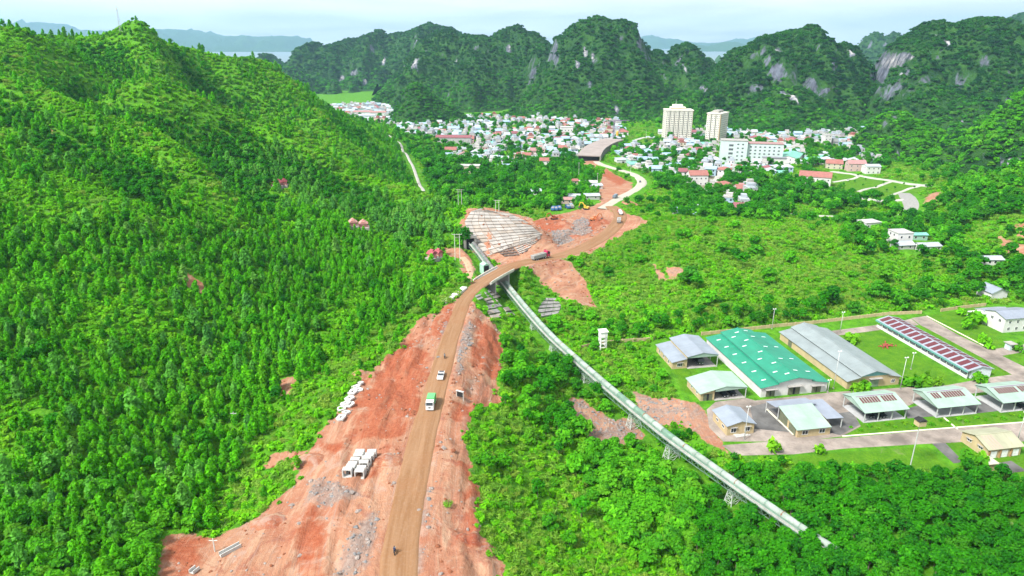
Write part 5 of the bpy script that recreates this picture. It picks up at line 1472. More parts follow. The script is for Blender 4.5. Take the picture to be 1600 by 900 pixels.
def cab(root, x0, x1, w, z0, z1, mat, slope=.35):
    m = MB(); m.prism([(x0, z0), (x1, z0), (x1, z0 + (z1 - z0) * .48), (x1 - slope, z1), (x0, z1)], -w / 2, w / 2, 'y'); c = m.build('cab', mat, root)
    zb, zt = z0 + (z1 - z0) * .5, z1 - .12
    xa = x1 - slope * .04 + .015; xb = x1 - slope * .9 + .02
    m = MB(); m.add([(xa, -w / 2 + .12, zb), (xa, w / 2 - .12, zb), (xb, w / 2 - .12, zt), (xb, -w / 2 + .12, zt)], [(0, 1, 2, 3)]); m.build('windscreen', M_GLASS, c)
    for s_ in (-1, 1):
        m = MB(); y = s_ * (w / 2 + .012); m.add([(x0 + .45, y, zb), (x1 - .2, y, zb), (x1 - slope - .05, y, zt), (x0 + .45, y, zt)], [(0, 1, 2, 3)]); m.build('side_window', M_GLASS, c)
        m = MB(); m.box(x1 - .02, x1 + .05, s_ * (w / 2 - .45) - .18, s_ * (w / 2 - .45) + .18, z0 + .12, z0 + .36); m.build('headlight', M_WINF, c)
        m = MB(); m.bar((x1 - .1, s_ * (w / 2 + .12), zb), (x1 - .1, s_ * (w / 2 + .12), zt - .1), .14, .1); m.build('mirror', M_CHAS, c)
    m = MB(); m.box(x1 - .1, x1 + .14, -w / 2, w / 2, z0 - .3, z0 + .05); m.build('bumper', mat, c)
    m = MB(); m.box(x1, x1 + .04, -w / 2 + .75, w / 2 - .75, z0 + .12, z0 + .55); m.build('grille', M_CHAS, c)
    return c
def truck(label, loc, rz, cabmat, body, bodymat, length=7.5, w=2.4, cat='truck', group=None, name='truck', axles=None):
    r = empty(name, loc, rz, label, cat, group)
    m = MB(); m.box(-length / 2, length / 2 - .3, -.5, .5, .6, .95); m.build('chassis', M_CHAS, r)
    cab(r, length / 2 - 2.0, length / 2, w, .75, 2.75, cabmat)
    b0, b1 = -length / 2, length / 2 - 2.25
    m = MB()
    if body == 'dump':
        m.hexa([(b0, -w / 2, 1.0), (b1, -w / 2, 1.0), (b1, w / 2, 1.0), (b0, w / 2, 1.0)], [(b0 - .15, -w / 2 - .05, 2.5), (b1 + .1, -w / 2 - .05, 2.6), (b1 + .1, w / 2 + .05, 2.6), (b0 - .15, w / 2 + .05, 2.5)])
        for i in range(6):
            x = b0 + .3 + i * (b1 - b0 - .4) / 5
            for s_ in (-1, 1): m.box(x - .06, x + .06, s_ * (w / 2 + .07) - .05, s_ * (w / 2 + .07) + .05, 1.1, 2.45)
    elif body == 'compactor':
        m.prism([(b0, 1.0), (b1, 1.0), (b1, 3.0), (b1 - .4, 3.15), (b0 + 1.2, 3.15), (b0 - .35, 2.2), (b0 - .35, 1.2)], -w / 2, w / 2, 'y')
        for i in range(4):
            x = b0 + 1.4 + i * .85
            for s_ in (-1, 1): m.box(x, x + .12, s_ * (w / 2 + .04) - .04, s_ * (w / 2 + .04) + .04, 1.1, 3.0)
    elif body == 'tank':
        m.tube((b0, 0, 2.0), (b1, 0, 2.0), 1.1, 1.1, 14); m.box(b0 + .2, b1 - .2, -.9, .9, .95, 1.2)
    elif body == 'mixer':
        m.tube((b0 - .2, 0, 2.9), (b0 + 1.5, 0, 2.4), .55, 1.15, 14); m.tube((b0 + 1.5, 0, 2.4), (b1 - .1, 0, 2.0), 1.15, .8, 14); m.box(b0 + .2, b1 - .2, -.9, .9, .95, 1.25)
    elif body == 'canvas':
        m.prism([(-w / 2, 1.0), (w / 2, 1.0), (w / 2, 2.5), (w / 2 - .4, 2.95), (-w / 2 + .4, 2.95), (-w / 2, 2.5)], b0, b1, 'x')
    m.build('cargo_body', bodymat, r)
    if body == 'dump':
        m = MB(); m.hexa([(b0 + .15, -w / 2 + .12, 2.35), (b1 - .1, -w / 2 + .12, 2.4), (b1 - .1, w / 2 - .12, 2.4), (b0 + .15, w / 2 - .12, 2.35)], [(b0 + .5, -w / 2 + .6, 2.75), (b1 - .5, -w / 2 + .6, 2.8), (b1 - .5, w / 2 - .6, 2.8), (b0 + .5, w / 2 - .6, 2.75)]); m.build('load', plain('crushed_stone_load', (.28, .25, .22), .95, .2, 1.5), r)
    for x in (axles or (length / 2 - 1.0, b0 + 1.0, b0 + 2.15)):
        for s_ in (-1, 1): wheel(r, x, s_ * (w / 2 - .18))
    return r
WHITE = paint('white', (.70, .70, .68)); GREEN = paint('light_green', (.10, .40, .13)); REDP = paint('magenta_red', (.42, .03, .09)); GREYP = paint('grey', (.30, .31, .31)); BLUEP = paint('blue', (.05, .14, .34)); YELP = paint('yellow', (.60, .38, .04)); ORANGE = paint('orange', (.50, .17, .06)); OLIVEP = paint('dark_olive', (.035, .04, .035)); BLACKP = paint('black', (.02, .02, .024)); PINK = paint('crimson', (.50, .05, .10))
l, hd = on_road((674, 637)); truck('green refuse truck with white cab driving towards the camera', l, hd + PI, WHITE, 'compactor', GREEN, 6.4, 2.2)
# articulated lorry with magenta-red tractor
l, hd = on_road((846, 406))
r = empty('lorry', l, hd, 'magenta red tractor lorry pulling a grey tipper trailer on the bend', 'lorry')
m = MB(); m.box(-6.4, 4.6, -.5, .5, .6, .95); m.build('chassis', M_CHAS, r)
c = cab(r, 2.9, 5.0, 2.5, .75, 3.4, REDP)
m = MB(); m.prism([(3.0, 3.4), (4.6, 3.4), (3.2, 3.95)], -1.1, 1.1, 'y'); m.build('wind_deflector', REDP, c)
m = MB(); m.hexa([(-6.4, -1.2, 1.1), (2.4, -1.2, 1.1), (2.4, 1.2, 1.1), (-6.4, 1.2, 1.1)], [(-6.6, -1.28, 2.9), (2.4, -1.28, 3.0), (2.4, 1.28, 3.0), (-6.6, 1.28, 2.9)])
for i in range(9):
    for s_ in (-1, 1): m.box(-6.2 + i * 1.05, -6.06 + i * 1.05, s_ * 1.28 - .06, s_ * 1.28 + .06, 1.2, 2.85)
m.build('trailer_body', GREYP, r)
m = MB(); m.hexa([(-6.3, -1.1, 2.8), (2.2, -1.1, 2.9), (2.2, 1.1, 2.9), (-6.3, 1.1, 2.8)], [(-5.6, -.6, 3.2), (1.6, -.6, 3.3), (1.6, .6, 3.3), (-5.6, .6, 3.2)]); m.build('load', plain('crushed_stone_load', (.28, .25, .22), .95, .2, 1.5), r)
for x in (4.0, 1.6, .4, -3.6, -4.8):
    for s_ in (-1, 1): wheel(r, x, s_ * 1.05)
l, hd = on_road((967, 349)); truck('grey dump truck last of the two lorries at the road crest', l, hd + .1, GREYP, 'dump', GREYP, 7.2, group='lorries on the crest')
l, hd = on_road((969, 336)); truck('white tanker lorry with crimson cab ahead of the grey dump truck', l, hd + .1, PINK, 'tank', WHITE, 8.6, group='lorries on the crest')
l, hd = on_road((961, 311), CR, .14); truck('blue grey lorry on the pale concrete road', l, hd, GREYP, 'canvas', plain('blue_grey_canvas', (.16, .20, .24), .8), 8.0)
for i, (px, lab) in enumerate((((864,329), 'leftmost of the blue lorries parked along the trees'), ((869,329), 'second blue lorry parked along the trees'), ((874,328), 'third blue lorry parked along the trees'), ((893,325), 'pale blue lorry parked beside the yellow excavator'), ((887,326), 'dark blue lorry parked behind the spoil pit'))):
    p = G(*px); EXCL.append(rect_plan(p - np.array([6, 16, 0]), 12, 22, 0, 0)); truck(lab, tuple(p + np.array([0, 0, .05])), 1.4 + .1 * i, BLUEP if i != 3 else paint('pale_blue', (.25, .42, .55)), 'dump', BLUEP if i != 3 else GREYP, 6.8, group='blue lorries parked by the trees')
def car(label, loc, rz, mat, l=4.2, w=1.75, pickup=False, group=None):
    r = empty('car', loc, rz, label, 'car', group)
    m = MB(); h = l / 2
    m.prism([(-h, .35), (h, .35), (h, .72), (h - .15, .88), (h * .42, .98), (-h + .05, 1.0), (-h, .8)], -w / 2, w / 2, 'y'); b = m.build('body', mat, r)
    top = [(h * .42, .97), (h * .12, 1.5), (-h * .55 if not pickup else -h * .1, 1.52), (-h * .9 if not pickup else -h * .2, 1.0)]
    m = MB(); m.prism(top, -w / 2 + .12, w / 2 - .12, 'y'); g_ = m.build('cabin', M_GLASS, r)
    m = MB(); m.prism([(h * .12, 1.5), (-h * .55 if not pickup else -h * .1, 1.52), (-h * .55 if not pickup else -h * .1, 1.57), (h * .1, 1.56)], -w / 2 + .1, w / 2 - .1, 'y'); m.build('roof', mat, r)
    if pickup:
        m = MB(); m.box(-h + .1, -h * .22, -w / 2 + .15, w / 2 - .15, 1.0, 1.03); m.build('bed', M_CHAS, r)
    for x in (h - .8, -h + .8):
        for s_ in (-1, 1): wheel(r, x, s_ * (w / 2 - .1), .34, .22)
    for s_ in (-1, 1):
        m = MB(); m.box(h - .04, h + .02, s_ * (w / 2 - .35) - .18, s_ * (w / 2 - .35) + .18, .6, .76); m.build('headlight', M_WINF, r)
    return r
l, hd = on_road((689, 592)); car('white pickup with dark bed driving up the dirt road', l, hd + PI, WHITE, 4.9, 1.85, True)
l, hd = on_road((1000, 286), CR, .14); car('dark grey car at the bend of the concrete road', l, hd, plain('paint_slate', (.12, .13, .15), .4), 4.4)
# vehicles in the garages and sheds
def shed_vehicle(label, px, rz, kind, grp):
    p = at_z(*px, PAD_Z + .14)
    if kind == 'car': car(label, tuple(p), rz, BLACKP, 4.6, 1.9, group=grp)
    else: truck(label, tuple(p), rz, OLIVEP, 'canvas', OLIVEP, 6.2, 2.2, group=grp)
shed_vehicle('dark olive lorry parked inside the blue grey garage', (1090,566), CA - PI / 2, 'truck', 'vehicles in the compound sheds')
shed_vehicle('left dark car inside the pale mint garage', (1130,617), CA - PI / 2, 'car', 'vehicles in the compound sheds')
shed_vehicle('right dark car inside the pale mint garage', (1143,615), CA - PI / 2, 'car', 'vehicles in the compound sheds')
shed_vehicle('black car at the left in the first open shed', (1356,649), CA - PI / 2, 'car', 'vehicles in the compound sheds')
shed_vehicle('black car in the middle of the first open shed', (1366,651), CA - PI / 2, 'car', 'vehicles in the compound sheds')
shed_vehicle('black car at the right in the first open shed', (1376,649), CA - PI / 2, 'car', 'vehicles in the compound sheds')
shed_vehicle('dark vehicle in the third open shed at right edge', (1594,636), CA - PI / 2, 'car', 'vehicles in the compound sheds')
# excavators
def excavator(label, px, rz, mat):
    p = G(*px)
    r = empty('excavator', tuple(p + np.array([0, 0, .03])), rz, label, 'excavator', 'excavators at the cutting')
    for s_ in (-1, 1):
        m = MB(); m.prism([(-1.9, .0), (1.9, .0), (2.2, .45), (1.9, .9), (-1.9, .9), (-2.2, .45)], s_ * 1.25 - .3, s_ * 1.25 + .3, 'y'); m.build('track', M_TYRE, r)
    m = MB(); m.box(-2.1, 1.5, -1.3, 1.3, 1.0, 1.9); m.prism([(-2.2, 1.9), (-.3, 1.9), (-.3, 2.3), (-2.0, 2.3)], -1.25, 1.25, 'y'); m.build('house', mat, r)
    m = MB(); m.prism([(.1, 1.9), (1.55, 1.9), (1.4, 3.2), (.1, 3.2)], .25, 1.25, 'y'); c = m.build('cab', mat, r)
    m = MB(); m.box(1.3, 1.6, .33, 1.17, 2.1, 3.05); m.build('windscreen', M_GLASS, c)
    m = MB(); m.bar((1.2, -.3, 1.9), (3.4, -.3, 4.8), .45, .6); m.bar((3.4, -.3, 4.8), (5.2, -.3, 4.4), .4, .55); m.build('boom', mat, r)
    m = MB(); m.bar((5.2, -.3, 4.6), (6.2, -.3, 1.6), .35, .45); m.build('arm', mat, r)
    m = MB(); m.prism([(5.6, 1.5), (6.6, 1.6), (6.5, .6), (5.5, .4), (5.2, .9)], -.8, .2, 'y'); m.build('bucket', M_CHAS, r)
excavator('yellow excavator beside the parked lorries at the spoil pit', (916, 327), 2.6, YELP)
excavator('orange excavator down in the middle of the spoil pit', (928, 345), 0.4, ORANGE)
excavator('rusty red excavator on the left flat of the cutting', (866, 343), 3.6, paint('brick_red', (.34, .09, .04)))

# ------------------------------------------------------------------ riders on motorbikes
M_SKIN = plain('skin', (.42, .25, .17), .6, .05); M_SHIRT = plain('dark_blue_shirt', (.03, .04, .09), .9); M_SHIRT2 = plain('grey_shirt', (.16, .16, .17), .9)
def person_on_bike(label, blabel, px, back, shirt):
    l, hd = on_road(px); hd = hd + (PI if back else 0)
    r = empty('motorbike', l, hd, blabel, 'motorbike', 'motorbikes on the dirt road')
    for x in (-.62, .62):
        m = MB(); m.tube((x, -.06, .3), (x, .06, .3), .3, .3, 14); m.build('wheel', M_TYRE, r)
    m = MB(); m.prism([(-.75, .55), (-.1, .45), (.25, .42), (.35, .6), (.5, .95), (.4, 1.0), (.1, .68), (-.75, .75)], -.14, .14, 'y'); m.build('body', BLACKP, r)
    m = MB(); m.box(-.7, .0, -.16, .16, .74, .82); m.build('seat', M_TYRE, r)
    m = MB(); m.bar((.46, -.36, 1.05), (.46, .36, 1.05), .05); m.bar((.62, 0, .3), (.45, 0, 1.05), .07); m.build('handlebar', M_STEEL, r)
    m = MB(); m.box(.5, .62, -.1, .1, .82, 1.0); m.build('headlight', M_WINF, r)
    # rider: one skinned surface
    V = [(-.25, 0, .92), (-.22, 0, 1.15), (-.16, 0, 1.42), (-.12, 0, 1.56), (-.09, 0, 1.68), (-.08, 0, 1.78),
         (-.16, .2, 1.42), (.06, .28, 1.2), (.36, .3, 1.1), (.44, .3, 1.08), (-.16, -.2, 1.42), (.06, -.28, 1.2), (.36, -.3, 1.1), (.44, -.3, 1.08),
         (-.22, .12, .9), (.2, .2, .86), (.1, .19, .45), (.28, .19, .4), (-.22, -.12, .9), (.2, -.2, .86), (.1, -.19, .45), (.28, -.19, .4)]
    E = [(0, 1), (1, 2), (2, 3), (3, 4), (4, 5), (2, 6), (6, 7), (7, 8), (8, 9), (2, 10), (10, 11), (11, 12), (12, 13), (0, 14), (14, 15), (15, 16), (16, 17), (0, 18), (18, 19), (19, 20), (20, 21)]
    R_ = [.16, .15, .17, .06, .09, .085, .075, .055, .04, .035, .075, .055, .04, .035, .1, .085, .06, .05, .1, .085, .06, .05]
    me = bpy.data.meshes.new('person'); me.from_pydata(V, E, [])
    o = bpy.data.objects.new('person', me); COL.objects.link(o)
    me.materials.append(shirt)
    md = o.modifiers.new('skin', 'SKIN')
    for i, rr in enumerate(R_): me.skin_vertices[0].data[i].radius = (rr, rr)
    me.skin_vertices[0].data[0].use_root = True
    s2 = o.modifiers.new('sub', 'SUBSURF'); s2.levels = 1; s2.render_levels = 1
    dg = bpy.context.evaluated_depsgraph_get(); nm = bpy.data.meshes.new_from_object(o.evaluated_get(dg))
    bpy.data.objects.remove(o)
    q = link_mesh('person', nm, None, l, hd); set_props(q, label, 'person', 'riders on the dirt road')
    m = MB(); m.tube((-.1, 0, 1.66), (-.1, 0, 1.86), .14, .11, 10); m.build('helmet', WHITE if back else BLACKP, q)
    for s_ in (-1, 1):
        m = MB(); m.tube((.38, s_ * .3, 1.09), (.47, s_ * .3, 1.07), .045, .04, 6); m.build('hand', M_SKIN, q)
person_on_bike('rider in dark blue sitting on the motorbike near the bottom edge', 'dark motorbike near the bottom edge of the dirt road', (617, 868), False, M_SHIRT)
person_on_bike('rider in grey sitting on the motorbike ahead of the white pickup', 'dark motorbike ahead of the white pickup', (695, 562), False, M_SHIRT2)

# ------------------------------------------------------------------ power poles
M_POLE = plain('concrete_pole', (.55, .54, .50), .8, .06)
def h_pole(label, px, hpx, gap=2.4):
    p = G(*px); d = p[1] * CT + (CAM_Z - p[2]) * ST; h = hpx * d / FPX / .95
    r = empty('power_pole', tuple(p), .05, label, 'power pole', 'twin power poles by the cutting')
    for s_ in (-1, 1):
        m = MB(); m.tube((s_ * gap / 2, 0, -.8), (s_ * gap / 2, 0, h), .2, .12, 8); m.build('pole', M_POLE, r)
    m = MB(); m.bar((-gap, 0, h - .4), (gap, 0, h - .4), .16); m.bar((-gap / 2, 0, h - 1.8), (gap / 2, 0, h - 1.8), .1); m.build('crossarm', M_POLE, r)
    for x in (-gap, 0, gap):
        m = MB(); m.tube((x, 0, h - .35), (x, 0, h + .2), .1, .06, 6); m.build('insulator', M_WCON, r)
h_pole('twin power pole beside the conveyor portal', (715, 407), 41, 2.5)
h_pole('twin power pole above the paved hillock on its left', (719, 326), 29, 2.6)
h_pole('twin power pole behind the top of the paved hillock', (777, 332), 19, 2.4)
def pole(label, px, hpx, name='utility_pole'):
    p = G(*px); d = p[1] * CT + (CAM_Z - p[2]) * ST; h = hpx * d / FPX / .96
    r = empty(name, tuple(p), 0, label, 'utility pole', 'single utility poles')
    m = MB(); m.tube((0, 0, -.8), (0, 0, h), .17, .1, 8); m.build('pole', M_POLE, r)
    m = MB(); m.bar((-.9, 0, h - .5), (.9, 0, h - .5), .12); m.build('crossarm', M_POLE, r)
for px, hp, lab in (((904,281),26,'tall utility pole left of the concrete road bend'),((933,293),22,'utility pole beside the grey roofed huts'),((1030,281),15,'utility pole on the green bank right of the bend'),((367,662),20,'thin pale pole in the grass left of the soil'),((985,272),10,'short utility pole by the concrete road'),((1009,218),14,'utility pole left of the first apartment tower'),((336,862),24,'thin pole at the mound of bare soil'),((262,745),18,'slim pole among shrubs at lower left')):
    pole(lab, px, hp)
# lattice mast on the ridge
p = G(189, 52)
r = empty('lattice_mast', tuple(p), .3, 'slender lattice radio mast on the left ridge', 'mast')
h = 20; m = MB()
for a in range(3):
    t = 2 * PI * a / 3; t2 = 2 * PI * (a + 1) / 3
    for k in range(12):
        f0, f1 = k / 12, (k + 1) / 12
        q = lambda tt, f: Vector((math.cos(tt) * (1.1 * (1 - f) + .2), math.sin(tt) * (1.1 * (1 - f) + .2), f * h - .5))
        m.bar(q(t, f0), q(t, f1), .14); m.bar(q(t, f0), q(t2, f1), .08)
m.build('lattice', M_STEEL, r)
m = MB(); m.tube((0, 0, h - .6), (0, 0, h + 2.5), .08, .04, 6); m.build('antenna', M_STEEL, r)
m = MB(); m.box(-.5, .5, -.5, .5, h - 2.2, h - .8); m.build('panel_antennas', WHITE, r)

# ------------------------------------------------------------------ hillside tombs
M_TOMBRED = plain('maroon_tomb', (.30, .07, .08), .7, .1); M_TOMBPINK = plain('pink_tomb', (.52, .25, .22), .8, .08)
def tomb(label, px, w, roofm, rz=0.0):
    p = G(*px); r = empty('tomb', tuple(p + np.array([0, 0, .9])), rz, label, 'tomb', 'family tombs among the trees')
    EXCL.append(rect_plan(p - np.array([w / 2, w / 2, 0]), w, w, 0, 1.0))
    m = MB(); m.box(-w / 2, w / 2, -w / 2, w / 2, -1.6, .5); m.build('terrace', M_CONC, r)
    m = MB(); m.box(-w * .32, w * .32, -w * .2, w * .3, .5, 2.4); m.build('shrine', M_TOMBPINK, r)
    m = MB(); m.prism([(-w * .42, 2.4), (w * .42, 2.4), (w * .12, 3.8), (-w * .12, 3.8)], -w * .32, w * .42, 'y'); rf = m.build('roof', roofm, r)
    m = MB(); m.prism([(-w * .16, 3.8), (w * .16, 3.8), (0, 4.7)], -w * .15, w * .22, 'y'); m.build('finial', roofm, rf)
    for x in (-w * .42, 0, w * .42):
        m = MB(); m.box(x - .18, x + .18, -w * .48, -w * .42, .5, 1.9); m.build('pillar', roofm, r)
tomb('maroon and pink roofed tomb on the upper slope', (434, 293), 6.5, M_TOMBRED, .1)
tomb('wider maroon tomb right of the upper tomb', (444, 292), 5, M_TOMBRED, .1)
tomb('orange pink tomb in the middle of the wooded slope', (552, 356), 6, M_TOMBPINK, .3)
tomb('grey and pink tomb beside the orange pink one', (568, 358), 6.5, M_TOMBPINK, .2)
tomb('maroon double roofed tomb above the track', (676, 406), 5.5, M_TOMBRED, .9)
tomb('small maroon tomb right of the double roofed tomb', (686, 404), 5, M_TOMBRED, .9)
# ------------------------------------------------------------------ town landmarks
def storey_windows(m, x0, x1, n, z0, z1, ns, y, ww, wh, d=.06, axis='x'):
    for i in range(n):
        x = x0 + (x1 - x0) * (i + .5) / n
        for k in range(ns):
            z = z0 + (z1 - z0) * (k + .5) / ns
            if axis == 'x': m.box(x - ww / 2, x + ww / 2, y - d, y, z - wh / 2, z + wh / 2)
            else: m.box(y - d, y, x - ww / 2, x + ww / 2, z - wh / 2, z + wh / 2)
M_APT = plain('cream_tower_wall', (.62, .59, .51), .85, .04, .1)
M_APT2 = plain('apricot_tower_wall', (.48, .34, .20), .85, .04, .1)
M_WBAND = plain('dark_grey_glass', (.10, .11, .12), .3, .1)  # dark grey glazing of towers and hospital
def tower(label, px, w, l, h, rz, penthouse):
    p = G(*px); r = empty('apartment_tower', tuple(p), rz, label, 'apartment tower')
    EXCL.append(rect_plan(p, w, l, rz, 4))
    m = MB(); m.box(0, w, 0, l, -3, h); m.build('wall', M_APT, r)
    nb = max(3, int(w / 6)); bay = w / nb
    for i in range(nb):
        # projecting bays with dark slots between
        m = MB(); m.box(i * bay + .7, (i + 1) * bay - .7, -1.0, -.003, 0, h - 1.0); b = m.build('bay', M_APT, r)
        m = MB(); storey_windows(m, i * bay + .9, (i + 1) * bay - .9, 2, 2, h - 1.5, int(h / 3.1), -1.003, 1.1, 1.4); o = m.build('windows', M_WBAND, b); o['kind'] = 'stuff'
        m = MB(); m.box(i * bay - .35, i * bay + .35, -.3, -.004, 1, h - 2); 
        if i: m.build('slot', M_WBAND, r)
    nb2 = max(2, int(l / 6))
    for sx, xx_ in ((-1, 0), (1, w)):
        m = MB(); storey_windows(m, 1, l - 1, nb2 * 2, 2, h - 1.5, int(h / 3.1), xx_ + (0 if sx < 0 else .06), 1.1, 1.3, axis='y'); o = m.build('windows', M_WBAND, r); o['kind'] = 'stuff'
    m = MB(); m.box(w - .8, w + .05, -.4, 2.2, 0, h); m.build('corner_pier', M_APT2, r)
    m = MB(); m.box(-.6, w + .6, -1.4, l + .6, h, h + .9); m.build('cornice', M_APT, r)
    if penthouse:
        m = MB(); m.box(w * .2, w * .74, l * .2, l * .8, h + .9, h + 4.2); m.build('penthouse', M_APT, r)
        m = MB(); m.box(w * .28, w * .64, l * .3, l * .7, h + 4.2, h + 7.4); m.build('penthouse', M_APT, r)
        m = MB(); m.box(w * .19, w * .75, l * .19, l * .2 - .01, h + 2.0, h + 3.0); m.build('penthouse_band', M_APT2, r)
        m = MB(); m.tube((w * .4, l * .5, h + 7.4), (w * .4, l * .5, h + 14), .3, .1, 6); m.build('mast', M_STEEL, r)
    else:
        m = MB(); m.box(w * .25, w * .7, l * .2, l * .8, h + .9, h + 3.8); m.build('penthouse', M_CONC, r)
        m = MB(); m.tube((w * .3, l * .4, h + 3), (w * .3, l * .4, h + 8), .2, .08, 6); m.build('mast', M_STEEL, r)
    m = MB(); m.box(-4, w + 5, -5, -1.5, -3, 4.5); m.build('podium', M_CONC, r)
tower('left cream apartment tower with stepped penthouse and mast', (1037, 220), 37, 22, 40.5, -.06, True)
tower('right slimmer cream apartment tower seen on its corner', (1101, 222), 19, 30, 38, -.62, False)
# mint-white hospital block
p = G(1124, 254); r = empty('hospital_block', tuple(p), -.22, 'large mint white institutional block of two joined wings', 'building')
M_MINT = plain('mint_white_wall', (.48, .57, .54), .85, .04, .2)
EXCL.append(rect_plan(p, 62, 34, -.22, 3))
m = MB(); m.box(0, 28, 0, 16, -2, 24); m.build('wing_wall', M_MINT, r)
m = MB(); m.box(28.01, 66, 4, 20, -2, 21); m.build('wing_wall', M_MINT, r)
m = MB(); m.box(-.4, 28.4, -.4, 16.4, 24, 24.7); m.build('flat_roof', M_CONC, r)
m = MB(); m.box(28, 66.4, 3.6, 20.4, 21, 21.6); m.build('flat_roof', plain('maroon_roof_edge', (.30, .18, .17), .9), r)
wm = MB(); wm.box(0, 2.0, -.08, 0, 0, 1.5); wme = wm.mesh('window', M_WBAND)
for k in range(5):
    for i in range(7): link_mesh('window', wme, r, (31 + i * 4.9, 3.99, 2.2 + k * 3.7))
wm = MB(); wm.box(0, 4.6, -.1, 0, 0, 2.2); wme2 = wm.mesh('balcony_window', M_WBAND)
for k in range(4): link_mesh('balcony_window', wme2, r, (8.5, -.01, 5 + k * 4.4))
for k in range(5): link_mesh('window', wme, r, (17, -.01, 3 + k * 4.2)); link_mesh('window', wme, r, (22, -.01, 3 + k * 4.2))
m = MB(); m.box(44, 68, -12, -4, -2, 8.5); m.build('annex', M_WHITEWALL, r)
m = MB(); m.box(43.4, 68.6, -12.6, -3.4, 8.5, 9.1); m.build('annex_roof', plain('slate_flat_roof', (.2, .2, .22), .9), r)
for i in range(4): link_mesh('window', wme, r, (46 + i * 5.4, -12.01, 4))
# white house with long red roof near the park
def simple_house(name, label, px, w, l, e, rdg, wallm, roofm, rz, along='x', wins=4, floors=2, group=None, cat='house', margin=2, clear=10, at=None):
    p = G(*px) if at is None else at; r = empty(name, tuple(p), rz, label, cat, group)
    EXCL.append(rect_plan(p, w, l, rz, margin)); EXCL.append(rect_plan(p - np.array([0, clear, 0]), w, clear, 0, 0))
    m = MB()
    if along == 'x': m.prism([(0, -2.5), (l, -2.5), (l, e), (l / 2, rdg), (0, e)], 0, w, 'x')
    else: m.prism([(0, -2.5), (w, -2.5), (w, e), (w / 2, rdg), (0, e)], 0, l, 'y')
    m.build('wall', wallm, r)
    if rdg > e: gable_roof(r, w, l, e, rdg, roofm, .5, along=along)
    else:
        m = MB(); m.box(-.3, w + .3, -.3, l + .3, e, e + .4); m.build('roof', roofm, r)
    hh = e / floors
    for k in range(floors):
        for i in range(wins): window(r, (i + .5) * w / wins - .6, k * hh + 1.0, 1.2, 1.4, shade=False, bars=0)
    for i in range(2):
        window(r, l * (.3 + .35 * i), e - 2.2, 1.2, 1.3, side='left', shade=False, bars=0); window(r, l * (.3 + .35 * i), e - 2.2, 1.2, 1.3, side='right', off=w, shade=False, bars=0)
    return r
M_TERRA = plain('terracotta_tile_roof', (.28, .115, .095), .8, .10, .5, stain=.15)
M_PINKROOF = plain('pink_tile_roof', (.33, .18, .17), .8, .08, .5)
M_MAROON = plain('dark_maroon_roof', (.22, .08, .09), .8, .1, .5)
M_BLUER = corrugated('sky_blue_sheet_roof', (.27, .38, .48), stain=.15)
M_METAL = corrugated('pale_metal_roof', (0.357, 0.391, 0.425), stain=.3)
M_MINTR = corrugated('jade_sheet_roof', (.16, .42, .33), stain=.2)
M_FLAT = plain('grey_flat_roof', (.40, .39, .37), .9, .12, .3, stain=.3)
W_ = {'white': M_WHITEWALL, 'cream': plain('pale_cream_wall', (0.4675, 0.4165, 0.3145), .85, .05, .4, stain=.12), 'pale blue': plain('pale_blue_wall', (0.289, 0.391, 0.476), .85, .05, .4, stain=.12), 'pale pink': plain('pale_pink_wall', (0.459, 0.323, 0.2975), .85, .05, .4, stain=.12), 'pale grey': plain('pale_grey_wall', (.38, .38, .37), .85, .07, .4, stain=.25), 'mint': plain('mint_wall', (0.272, 0.425, 0.357), .85, .05, .4, stain=.12)}
r = simple_house('house', 'large white two storey hall with long red roof beside the small park', (1247, 289), 27, 12, 8.6, 12.6, M_WHITEWALL, M_TERRA, -.42, wins=6)
simple_house('warehouse', 'jade green roofed warehouse inside the right half of town', (1215, 256), 20, 42, 7, 9.5, M_WHITEWALL, M_MINTR, -.5, along='y', cat='warehouse')
simple_house('warehouse', 'sky blue roofed depot at the left end of town', (686, 208), 30, 16, 7, 9, M_WHITEWALL, M_BLUER, 0, cat='warehouse')
simple_house('warehouse', 'long maroon roofed shed below the blue depot', (681, 222), 46, 12, 6, 8.6, W_['pale grey'], M_MAROON, -.06, cat='warehouse', wins=7, floors=1)
simple_house('warehouse', 'short red roofed hall next to the long maroon shed', (722, 224), 16, 14, 6, 9, W_['pale pink'], M_TERRA, .1, cat='hall')
simple_house('hall', 'plain white block hall in the centre of town', (876, 212), 18, 14, 12, 12, M_WHITEWALL, M_FLAT, 0, cat='hall')
simple_house('house', 'white house with red roof standing alone by the forest edge', (843, 262), 11, 9, 7.4, 10, M_WHITEWALL, M_TERRA, -.1, wins=2)
simple_house('house', 'pink house with red roof left of the lone red roofed house', (829, 246), 14, 10, 8, 10.6, W_['pale pink'], M_PINKROOF, .05, wins=3)
simple_house('house', 'white villa with orange red hipped roof by the lower right street', (1077, 290), 17, 12, 9.5, 13, M_WHITEWALL, M_TERRA, .05, wins=4)
simple_house('house', 'pink house with rosy roof beside the park', (1325, 268), 17, 11, 8, 11, W_['pale pink'], M_PINKROOF, -.1, wins=3)
simple_house('house', 'red roofed house behind the white hall', (1290, 264), 16, 12, 6, 9.5, W_['cream'], M_TERRA, -.3, wins=3)
simple_house('house', 'white house with grey blue roof at the far side of the park', (1353, 272), 14, 11, 7.5, 9, M_WHITEWALL, M_METAL, 0, wins=3)
simple_house('house', 'white four storey narrow house in the right half of town', (1287, 229), 9, 10, 15, 15, M_WHITEWALL, M_FLAT, 0, floors=4, wins=2)
simple_house('house', 'cream long house roof left of the isolated pink roofed one', (714, 269), 22, 10, 6, 6, W_['cream'], M_FLAT, -.05, floors=1)
